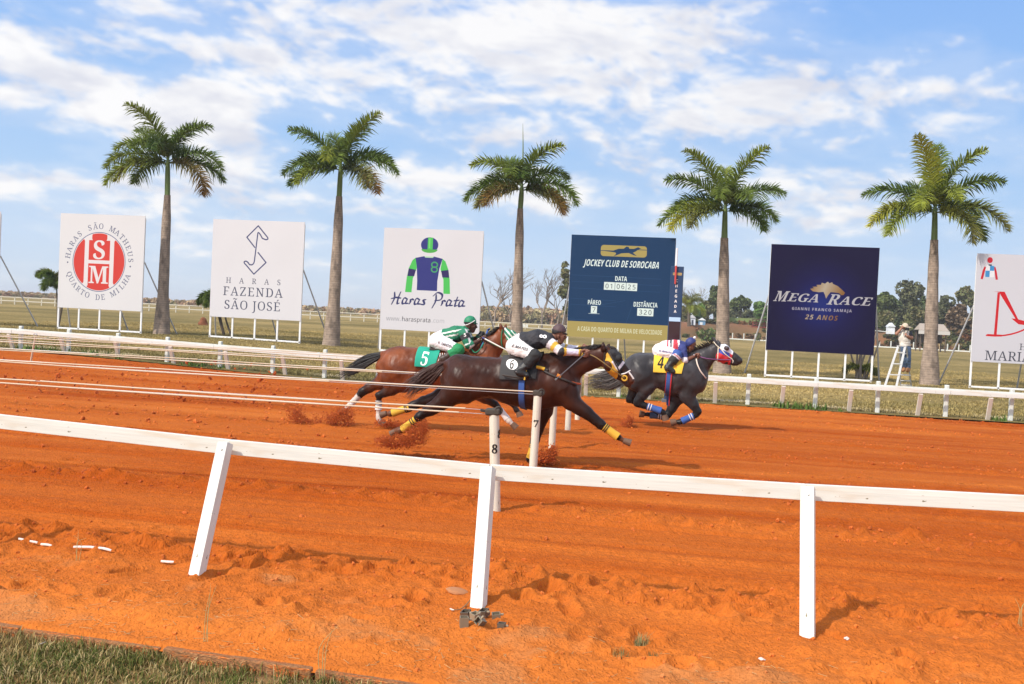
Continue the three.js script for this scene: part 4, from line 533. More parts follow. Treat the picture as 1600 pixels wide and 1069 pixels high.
{
  // earth bank behind the field on the right
  const a = onG(1052, 527), b = onG(1180, 532), c = onG(1515, 551), d = onG(1760, 566), line = [a.clone().add(V3(-9, 0, -2)), a, b, b.clone().lerp(c, .5), c, d], pos = [], col = [], uv = [], idx = [], N = 120, cv = new THREE.CatmullRomCurve3(line), prof = [[0, -.1], [1.2, .9], [2.6, 1.9], [4.2, 2.35], [12, 2.4], [70, 2.5]];
  for (let i = 0; i <= N; i++) { const p = cv.getPoint(i / N), rr = i / N; prof.forEach(([o, y], j) => { const q = noise3(p.x * .25, j * 1.7, 2), x = p.x + o * .05, z = p.z - o, e = fbm(p.x * .18, j * .9, 4, 3); pos.push(x, y + (j && j < 4 ? .25 * q : 0), z); const g = clamp(.25 + e + (j > 3 ? .5 : 0) + rr * .35); col.push(lerp(.26, .15, g), lerp(.115, .125, g), lerp(.05, .045, g)); uv.push(x, z + y); }); }
  const M = prof.length; for (let i = 0; i < N; i++) for (let j = 0; j < M - 1; j++) { const q = i * M + j; idx.push(q, q + M, q + 1, q + 1, q + M, q + M + 1); }
  const g = new THREE.BufferGeometry(); g.setAttribute('position', new THREE.Float32BufferAttribute(pos, 3)); g.setAttribute('color', new THREE.Float32BufferAttribute(col, 3)); g.setAttribute('uv', new THREE.Float32BufferAttribute(uv, 2)); g.setIndex(idx); g.computeVertexNormals();
  structure('earth_bank', g, new THREE.MeshStandardMaterial({ vertexColors: true, roughness: 1, side: THREE.DoubleSide, bumpMap: grainBump, bumpScale: .1 }));
  const r = rng(23), list = []; for (let i = 0; i < 900; i++) { const u = Math.sqrt(r()), p = cv.getPoint(clamp(u)), o = lerp(-.3, 6, r()), k = lerp(.7, 1.2, r()), t = [[.10, .10, .035], [.075, .09, .03], [.16, .10, .045], [.19, .09, .04]][Math.floor(r() * 4)]; if (noise2(p.x * .2, o) + u * .9 < .35) continue; list.push([V3(p.x, lerp(0, 2.3, smooth(0, 4.2, o)) + .1, p.z - o), V3(1, lerp(.5, 1, r()), 1).multiplyScalar(lerp(.35, .85, r())), t.map((v) => v * k), 0, r() * 6, 0]); }
  const lg = leafCloud([[0, .5, 0, 1, .8]], 150, .3, [[1, 1, 1]], rng(9)); lg.deleteAttribute('color');
  stuffMesh('bank_bushes', instanced(lg, leafMat(0xffffff, { roughness: 1 }), list), 'bushy undergrowth on the earth bank at the right', 'undergrowth');
  [[1105, 512, 533, 'green bush before the earth bank, left of the thick palm trunk'], [1187, 524, 534, 'round green bush at the foot of the bank beside the purple billboard']].forEach(([px, ty, by, label], n) => { const p = onG(px, by), h = onZ(px, ty, p.z).y, t = thing('bush', label, 'bush', V3(p.x, 0, p.z)), rr = rng(n + 70), blobs = []; for (let i = 0; i < 6; i++) blobs.push([p.x + (rr() - .5) * h * .9, h * lerp(.25, .7, rr()), p.z + (rr() - .5) * h * .6, h * .42, h * .32]); part(t, 'foliage', leafCloud(blobs, 700, .22, BRIGHT.concat(OLIVE), rr), crownMat); part(t, 'stems', limbs(V3(p.x, -.1, p.z), V3(p.x, h * .5, p.z), h * .5, 5, rr, .05), barkFar); });
  const w = thing('bank_fence', 'white posts and low white rail at the foot of the earth bank', 'fence', b), pts = []; for (let px = 1056; px < 1530; px += 17.6) { const y = 526.4 + (px - 1056) * (551 - 526.4) / (1515 - 1056); pts.push(onG(px, y)); }
  pts.forEach((p) => part(w, 'post', beam(p.clone().add(V3(0, -.1, .6)), p.clone().add(V3(0, 1.05, .6)), .13, .13, V3(0, 0, 1), .01), farPaint)); for (let i = 0; i < pts.length - 1; i++) part(w, 'rail', beam(pts[i].clone().add(V3(0, .16, .72)), pts[i + 1].clone().add(V3(-.01, .16, .72)), .16, .06, V3(0, 0, 1), 0), farPaint);
}
{
  const f = thing('distant_rail', 'distant white double rail far across the field at the left', 'rail fence', V3(-60, .34, -120)), E = [[-40, 461], [0, 463.3], [240, 475], [590, 491.3], [760, 503], [905, 510.5]], rs = (x) => rise(x);
  const P = []; for (let px = -40; px <= 905; px += 21) { let i = 0; while (i < E.length - 2 && px > E[i + 1][0]) i++; const y = lerp(E[i][1], E[i + 1][1], (px - E[i][0]) / (E[i + 1][0] - E[i][0])); const hor = 455.5 + .049 * px, s = 12.6, dep = FOCAL / s; const d = V3((px - 800) / FOCAL, -(y - HALF_H) / FOCAL, -1).applyEuler(camera.rotation).multiplyScalar(dep).add(V3(0, EYE, 0)); P.push(d); }
  P.forEach((p) => part(f, 'post', beam(V3(p.x, rise(p.x) - .1, p.z), V3(p.x, p.y + .05, p.z), .10, .10, V3(0, 0, 1), 0), creamPaint));
  for (let i = 0; i < P.length - 1; i++) for (const dy of [0, -.47]) part(f, 'rail', beam(P[i].clone().add(V3(0, dy, .08)), P[i + 1].clone().add(V3(-.01, dy, .08)), .11, .05, V3(0, 0, 1), 0), creamPaint);
  const q = onG(820, 516), s = thing('field_marker', 'small white marker board on the field beside the spear-leaf palm', 'marker', q), qq = onZ(820, 508.5, q.z); part(s, 'board', new RoundedBoxGeometry(.95, .5, .06, 1, .01).translate(qq.x, qq.y, q.z), farPaint); for (const k of [-.35, .35]) part(s, 'leg', beam(V3(q.x + k, -.1, q.z - .05), V3(q.x + k, qq.y - .2, q.z - .05), .06, .05, V3(0, 0, 1), 0), farPaint);
}
{
  const b = onZ(317, 507.5, -62), y = landY(b.x, -62), t = thing('termite_mound', 'red-brown termite mound on the field between two billboards', 'termite mound', V3(b.x, y, -62)), prof = []; for (let i = 0; i <= 14; i++) { const u = i / 14; prof.push(new THREE.Vector2(.30 * Math.sqrt(1 - u * u * .98) * (1 + .06 * Math.sin(u * 9)), u * .58)); }
  const g = new THREE.LatheGeometry(prof, 18), p = g.attributes.position; for (let i = 0; i < p.count; i++) { const k = 1 + .25 * noise3(p.getX(i) * 5, p.getY(i) * 5, p.getZ(i) * 5); p.setXYZ(i, p.getX(i) * k, p.getY(i) * (1 + .1 * k - .1), p.getZ(i) * k); } g.computeVertexNormals(); part(t, 'mound', g.translate(b.x, y - .05, -62), mat(lin(.20, .07, .03), 1));
}
{
  // thatched shelter behind the palm with the yellow leaf, and its tall pale post in front
  const Z = -138, L = onZ(1432, 522, Z), R = onZ(1478, 522, Z), yT = onZ(1455, 506, Z).y, yE = onZ(1455, 515.5, Z).y, yB = .9, t = thing('thatched_shelter', 'thatched open shelter behind the palm with the yellow leaf', 'shelter', V3((L.x + R.x) / 2, yB, Z)), cx = (L.x + R.x) / 2;
  const s = new THREE.Shape([[-1.9, 0], [-1.55, yT - yE], [-1.4, yT - yE], [-1.1, .0], [-1.2, -.06]].map((p) => new THREE.Vector2(...p)));
  const roof = new THREE.BufferGeometry(), W = (R.x - L.x) / 2, h = yT - yE, pos = []; const q4 = (a, b, c, d) => { for (const v of [a, b, c, a, c, d]) pos.push(v[0] + cx, v[1] + yE, v[2] + Z); };
  q4([-W, -.05, 1.5], [W, -.05, 1.5], [W * .82, h, 0], [-W * .82, h, 0]); q4([W, -.05, -1.5], [-W, -.05, -1.5], [-W * .82, h, 0], [W * .82, h, 0]); q4([W, -.05, 1.5], [W, -.05, -1.5], [W * .82, h, 0], [W * .82, h, 0]); q4([-W, -.05, -1.5], [-W, -.05, 1.5], [-W * .82, h, 0], [-W * .82, h, 0]); q4([-W, -.14, 1.5], [W, -.14, 1.5], [W, -.05, 1.5], [-W, -.05, 1.5]); q4([-W, -.14, -1.5], [W, -.14, -1.5], [W, -.14, 1.5], [-W, -.14, 1.5]);
  roof.setAttribute('position', new THREE.Float32BufferAttribute(pos, 3)); roof.computeVertexNormals(); part(t, 'thatched_roof', roof, mat(lin(.34, .29, .24), 1, { side: THREE.DoubleSide }));
  for (const [dx, dz] of [[-.85, 1.2], [0, 1.2], [.85, 1.2], [-.85, -1.2], [.85, -1.2]]) part(t, 'post', rod(V3(cx + dx * W, 0, Z + dz), V3(cx + dx * W, yE - .05, Z + dz), .09, .08, 8), barkFar);
  part(t, 'low_wall', new THREE.BoxGeometry(W * 2.1, .45, .2).translate(cx, 2.45, Z + 1.62), mat(lin(.5, .48, .45), .9)); part(t, 'dark_inside_panel', new THREE.BoxGeometry(W * 1.9, 1.6, .15).translate(cx, yE - .9, Z - 1.4), mat(lin(.05, .04, .035), 1));  // near-black panel drawn for the dark inside under the roof
  const f = onG(1468, 549), u = onZ(1471.5, 516, f.z), p = thing('pale_post', 'slim pale wooden post standing before the thatched shelter', 'post', f); part(p, 'pole', rod(f.clone().add(V3(0, -.1, 0)), u, .10, .075, 8), mat(lin(.48, .36, .20), .9)); part(p, 'top_cap', rod(u, u.clone().add(V3(0, .08, 0)), .11, .10, 8), mat(lin(.4, .3, .18), .9));
}
{
  // white kiosk, canopy and red pavilion on the bank
  const gable = (name, label, cat, px, by, Z, w, h, wall, roofc, extra) => { const b = onZ(px, by, Z), t = thing(name, label, cat, b); part(t, 'wall', new THREE.BoxGeometry(w, h * .68, 1.6).translate(b.x, b.y + h * .34, Z), wall); const s = new THREE.Shape([[-w * .6, 0], [0, h * .36], [w * .6, 0]].map((q) => new THREE.Vector2(...q))); part(t, 'roof', new THREE.ExtrudeGeometry(s, { depth: 1.9, bevelEnabled: false }).translate(b.x, b.y + h * .68 + .003, Z - .95), roofc); extra?.(t, b); };
  const wh = mat(lin(.66, .70, .76), .7), dk = mat(lin(.05, .06, .09), .6), blue = mat(lin(.14, .28, .45), .6);
  gable('white_kiosk', 'small white kiosk with dark doorway on the bank beside the pylon', 'kiosk', 1081, 508, -158, 1.0, 1.55, wh, mat(lin(.5, .5, .52), .8), (t, b) => part(t, 'doorway', new THREE.BoxGeometry(.3, .75, .03).translate(b.x + .06, b.y + .4, -158 + .82), dk));
  gable('blue_white_tent', 'small blue and white tent on the bank left of the thick palm trunk', 'tent', 1096.5, 508, -156, 1.0, 1.05, blue, mat(lin(.75, .8, .85), .7), (t, b) => part(t, 'white_flap', new THREE.BoxGeometry(.4, .4, .03).translate(b.x - .1, b.y + .22, -156 + .82), wh));
  gable('white_object', 'tiny white object given a tent shape between the purple billboard and the person on the ladder', 'tent', 1391, 522, -140, .8, 1.4, wh, wh, (t, b) => part(t, 'white_rail', beam(V3(b.x - 2.1, b.y + .35, -138.9), V3(b.x, b.y + .25, -138.9), .09, .06, V3(0, 0, 1), 0), farPaint));  // unidentified white object, its tent shape is invented
  const b = onZ(1188, 511, -163), t = thing('red_pavilion', 'dark red railed pavilion under the round green tree', 'pavilion', b), red = mat(lin(.20, .035, .025), .8); for (let i = 0; i < 5; i++) part(t, 'post', beam(b.clone().add(V3(-1.2 + i * .6, -.1, 0)), b.clone().add(V3(-1.2 + i * .6, 1.05, 0)), .09, .09, V3(0, 0, 1), 0), red); for (const y of [.35, .62]) part(t, 'rail', beam(b.clone().add(V3(-1.25, y, .07)), b.clone().add(V3(1.25, y, .07)), .16, .04, V3(0, 0, 1), 0), red); part(t, 'roof', new THREE.BoxGeometry(2.7, .12, 1.5).translate(b.x, b.y + 1.1, b.z), mat(lin(.08, .04, .03), .9)); part(t, 'floor', new THREE.BoxGeometry(2.6, .15, 1.4).translate(b.x, b.y - .02, b.z), red);
  const gs = onZ(1160, 503, -176), grass = new THREE.PlaneGeometry(9, 1.1, 12, 2).rotateX(-.35).translate(gs.x, gs.y + .1, gs.z + 3); structure('lawn_slope', grass, mat(lin(.15, .19, .06), 1, { side: THREE.DoubleSide }));
}
// ------------------------------------------------------------------ bodies: skeletons of tapered bones, joined smoothly and meshed
// a bone: [x, y, r, x2, y2, r2, off, off2, flat]   x, y and radii r as seen in the photograph, off = metres toward the eye from the middle plane
class Body {
  constructor(Z) { this.Z = Z; this.groups = []; this.px = onZ(801, 540, Z).x - onZ(800, 540, Z).x; }
  add(name, k, join, bones, scaleR = 1) {
    const list = bones.map(([x, y, r, x2, y2, r2, o = 0, o2 = o, flat = 1]) => { const a = onZ(x, y, this.Z + o), b = onZ(x2, y2, this.Z + o2); return { a, b, d: b.clone().sub(a), l2: Math.max(1e-9, b.distanceToSquared(a)), ra: r * this.px * scaleR, rb: r2 * this.px * scaleR, flat }; });
    this.groups.push({ name, k, join, bones: list }); return this;
  }
  sub(names, grow = 0) { const b = new Body(this.Z); b.groups = this.groups.filter((g) => names.includes(g.name)).map((g) => ({ ...g, bones: g.bones.map((q) => ({ ...q, ra: q.ra + grow, rb: q.rb + grow })) })); return b; }
  bone(q, x, y, z) { const px = x - q.a.x, py = y - q.a.y, pz = z - q.a.z; let h = (px * q.d.x + py * q.d.y + pz * q.d.z) / q.l2; h = h < 0 ? 0 : h > 1 ? 1 : h; const ex = px - q.d.x * h, ey = py - q.d.y * h, ez = (pz - q.d.z * h) * q.flat; return Math.sqrt(ex * ex + ey * ey + ez * ez) - (q.ra + (q.rb - q.ra) * h); }
  f(x, y, z) { let d = 9; for (const g of this.groups) { let e = 9; for (const q of g.bones) { const v = this.bone(q, x, y, z); if (v > e + g.k) continue; const h = Math.max(g.k - Math.abs(e - v), 0) / g.k; e = Math.min(e, v) - h * h * g.k * .25; } const h = Math.max(g.join - Math.abs(d - e), 0) / g.join; d = Math.min(d, e) - h * h * g.join * .25; } return d; }
  nearest(x, y, z) { let best = 9, out = null; for (const g of this.groups) g.bones.forEach((q, i) => { const v = this.bone(q, x, y, z); if (v < best) { best = v; out = [g.name, i, q]; } }); const [n, i, q] = out; const h = clamp(((x - q.a.x) * q.d.x + (y - q.a.y) * q.d.y + (z - q.a.z) * q.d.z) / q.l2); return { group: n, i, h, q }; }
  box(m = .05) { const b = new THREE.Box3(); for (const g of this.groups) for (const q of g.bones) { const r = Math.max(q.ra, q.rb) + m; b.expandByPoint(V3(q.a.x - r, q.a.y - r, q.a.z - r)).expandByPoint(V3(q.a.x + r, q.a.y + r, q.a.z + r)).expandByPoint(V3(q.b.x - r, q.b.y - r, q.b.z - r)).expandByPoint(V3(q.b.x + r, q.b.y + r, q.b.z + r)); } return b; }
}
function netMesh(f, box, cell, colour) {                      // surface nets over a field that is negative inside
  const mn = box.min, nx = Math.ceil((box.max.x - mn.x) / cell) + 1, ny = Math.ceil((box.max.y - mn.y) / cell) + 1, nz = Math.ceil((box.max.z - mn.z) / cell) + 1, val = new Float32Array(nx * ny * nz).fill(1), S = 5, reach = S * cell * .95 + .06;
  for (let k = 0; k < nz; k += S) for (let j = 0; j < ny; j += S) for (let i = 0; i < nx; i += S) {
    const c = f(mn.x + (i + S / 2 - .5) * cell, mn.y + (j + S / 2 - .5) * cell, mn.z + (k + S / 2 - .5) * cell), far = Math.abs(c) > reach * 1.3;
    for (let c3 = k; c3 < Math.min(nz, k + S); c3++) for (let b = j; b < Math.min(ny, j + S); b++) for (let a = i; a < Math.min(nx, i + S); a++) val[(c3 * ny + b) * nx + a] = far ? c : f(mn.x + a * cell, mn.y + b * cell, mn.z + c3 * cell);
  }
  const at = new Int32Array(nx * ny * nz).fill(-1), pos = [], idx = [], o = [0, 1, nx, nx + 1, nx * ny, nx * ny + 1, nx * ny + nx, nx * ny + nx + 1];
  const E = [[0, 1], [2, 3], [4, 5], [6, 7], [0, 2], [1, 3], [4, 6], [5, 7], [0, 4], [1, 5], [2, 6], [3, 7]];
  for (let k = 0; k < nz - 1; k++) for (let j = 0; j < ny - 1; j++) for (let i = 0; i < nx - 1; i++) {
    const q = (k * ny + j) * nx + i; let m = 0; for (let c = 0; c < 8; c++) if (val[q + o[c]] < 0) m |= 1 << c; if (m === 0 || m === 255) continue;
    let x = 0, y = 0, z = 0, n = 0; for (const [a, b] of E) { const va = val[q + o[a]], vb = val[q + o[b]]; if ((va < 0) === (vb < 0)) continue; const t = va / (va - vb); x += (a & 1) + t * ((b & 1) - (a & 1)); y += (a >> 1 & 1) + t * ((b >> 1 & 1) - (a >> 1 & 1)); z += (a >> 2) + t * ((b >> 2) - (a >> 2)); n++; }
    at[q] = pos.length / 3; pos.push(mn.x + (i + x / n) * cell, mn.y + (j + y / n) * cell, mn.z + (k + z / n) * cell);
  }
  for (let k = 1; k < nz - 1; k++) for (let j = 1; j < ny - 1; j++) for (let i = 1; i < nx - 1; i++) {
    const q = (k * ny + j) * nx + i, s = val[q] < 0; for (const [u, v, w] of [[1, nx, nx * ny], [nx, nx * ny, 1], [nx * ny, 1, nx]]) { if ((val[q + u] < 0) === s) continue; const a = at[q], b = at[q - v], c = at[q - v - w], d = at[q - w]; if (a < 0 || b < 0 || c < 0 || d < 0) continue; s ? idx.push(a, b, c, a, c, d) : idx.push(a, c, b, a, d, c); }
  }
  const g = new THREE.BufferGeometry(), nrm = new Float32Array(pos.length), e = cell * .6; g.setAttribute('position', new THREE.Float32BufferAttribute(pos, 3)); g.setIndex(idx);
  for (let i = 0; i < pos.length; i += 3) { const x = pos[i], y = pos[i + 1], z = pos[i + 2], a = f(x + e, y, z) - f(x - e, y, z), b = f(x, y + e, z) - f(x, y - e, z), c = f(x, y, z + e) - f(x, y, z - e), l = Math.hypot(a, b, c) || 1; nrm[i] = a / l; nrm[i + 1] = b / l; nrm[i + 2] = c / l; }
  g.setAttribute('normal', new THREE.BufferAttribute(nrm, 3));
  if (colour) { const col = new Float32Array(pos.length); for (let i = 0; i < pos.length; i += 3) { const c = colour(pos[i], pos[i + 1], pos[i + 2], nrm[i], nrm[i + 1], nrm[i + 2]); col[i] = c[0]; col[i + 1] = c[1]; col[i + 2] = c[2]; } g.setAttribute('color', new THREE.BufferAttribute(col, 3)); }
  return g;
}
// cloth laid on a body: marched inward onto its surface from around an axis that runs along x at height ay(x)
function drape(f, x0, x1, ay, zc, th0, th1, nx, nt, lift, thick, wave = 0, maxR = .6) {
  const P = (u, v, add) => { const th = lerp(th0, th1, v), x = lerp(x0(th), x1(th), u), dy = Math.cos(th), dz = Math.sin(th), y0 = ay(x); let r = maxR; for (let i = 0; i < 60; i++) { const d = f(x, y0 + dy * r, zc + dz * r) - lift - add; if (d < .0006) break; r -= d * .8; if (r < .01) { r = .01; break; } } r += wave * (.5 + .5 * Math.sin(u * 9 + v * 13)) * (Math.abs(v - .5) * 2); return [x, y0 + dy * r, zc + dz * r]; };
  const pos = [], uv = [], idx = [], n = (nx + 1) * (nt + 1); for (const add of [thick, 0]) for (let j = 0; j <= nt; j++) for (let i = 0; i <= nx; i++) { pos.push(...P(i / nx, j / nt, add)); uv.push(i / nx, j / nt); }
  for (let j = 0; j < nt; j++) for (let i = 0; i < nx; i++) { const a = j * (nx + 1) + i; idx.push(a, a + nx + 1, a + 1, a + 1, a + nx + 1, a + nx + 2); }
  const rim = (a, b) => idx.push(a, b, a + n, b, b + n, a + n); for (let i = 0; i < nx; i++) { rim(i, i + 1); rim(nt * (nx + 1) + i + 1, nt * (nx + 1) + i); } for (let j = 0; j < nt; j++) { rim((j + 1) * (nx + 1), j * (nx + 1)); rim(j * (nx + 1) + nx, (j + 1) * (nx + 1) + nx); }
  const g = new THREE.BufferGeometry(); g.setAttribute('position', new THREE.Float32BufferAttribute(pos, 3)); g.setAttribute('uv', new THREE.Float32BufferAttribute(uv, 2)); g.setIndex(idx); const q = g.toNonIndexed(); g.computeVertexNormals(); return g;
}
// the point of a body's near side that shows at a spot of the photograph
function skin(body, px, py, lift = .008, from = .55) { let p; let o = from; for (let i = 0; i < 90; i++) { p = onZ(px, py, body.Z + o); const d = body.f(p.x, p.y, p.z) - lift; if (d < .001) break; o -= Math.max(.0015, d * .8); if (o < -.4) break; } return p; }
const strap = (body, pts, r, lift = .006, from = .55) => tube(pts.map(([x, y]) => skin(body, x, y, lift, from)), r, pts.length * 6, 6);
function hairs(list, r, n, thick, spread, m = 8) {            // locks of hair along given curves (points in the world)
  const out = []; for (let i = 0; i < n; i++) { const base = list[Math.floor(r() * list.length)], L = lerp(.65, 1, r()), j = V3((r() - .5), (r() - .5), (r() - .5)).multiplyScalar(spread); const c = new THREE.CatmullRomCurve3(base), pts = [0, .33, .66, 1].map((t) => c.getPoint(t * L).addScaledVector(j, .25 + t * 1.1).add(V3((r() - .5), (r() - .5), (r() - .5)).multiplyScalar(spread * .35 * t))); out.push(taperTube(pts, [thick, thick * 1.1, thick * .7, thick * .12], m, 4)); } return merge(out);
}
const decalMat = (tex) => new THREE.MeshStandardMaterial({ map: tex, transparent: true, roughness: .8 });
function decal(body, px, py, w, h, ang, tex, lift = .007, from = .55, n = 10) {   // flat print on the near side of cloth
  const pos = [], uv = [], idx = [], c = Math.cos(ang), s = Math.sin(ang); for (let j = 0; j <= n; j++) for (let i = 0; i <= n; i++) { const a = (i / n - .5) * w, b = (j / n - .5) * h, q = skin(body, px + a * c - b * s, py + a * s + b * c, lift, from); pos.push(q.x, q.y, q.z); uv.push(i / n, 1 - j / n); }
  for (let j = 0; j < n; j++) for (let i = 0; i < n; i++) { const a = j * (n + 1) + i; idx.push(a, a + n + 1, a + 1, a + 1, a + n + 1, a + n + 2); } const g = new THREE.BufferGeometry(); g.setAttribute('position', new THREE.Float32BufferAttribute(pos, 3)); g.setAttribute('uv', new THREE.Float32BufferAttribute(uv, 2)); g.setIndex(idx); g.computeVertexNormals(); return g;
}
function textTex(t, color, font, w = 256, h = 128, slant = 0) { return canvasTex(w, h, (g) => { g.clearRect(0, 0, w, h); g.fillStyle = color; g.font = font; g.textAlign = 'center'; g.textBaseline = 'middle'; g.translate(w / 2, h / 2); g.transform(1, 0, slant, 1, 0, 0); g.fillText(t, 0, 0, w * .96); }); }

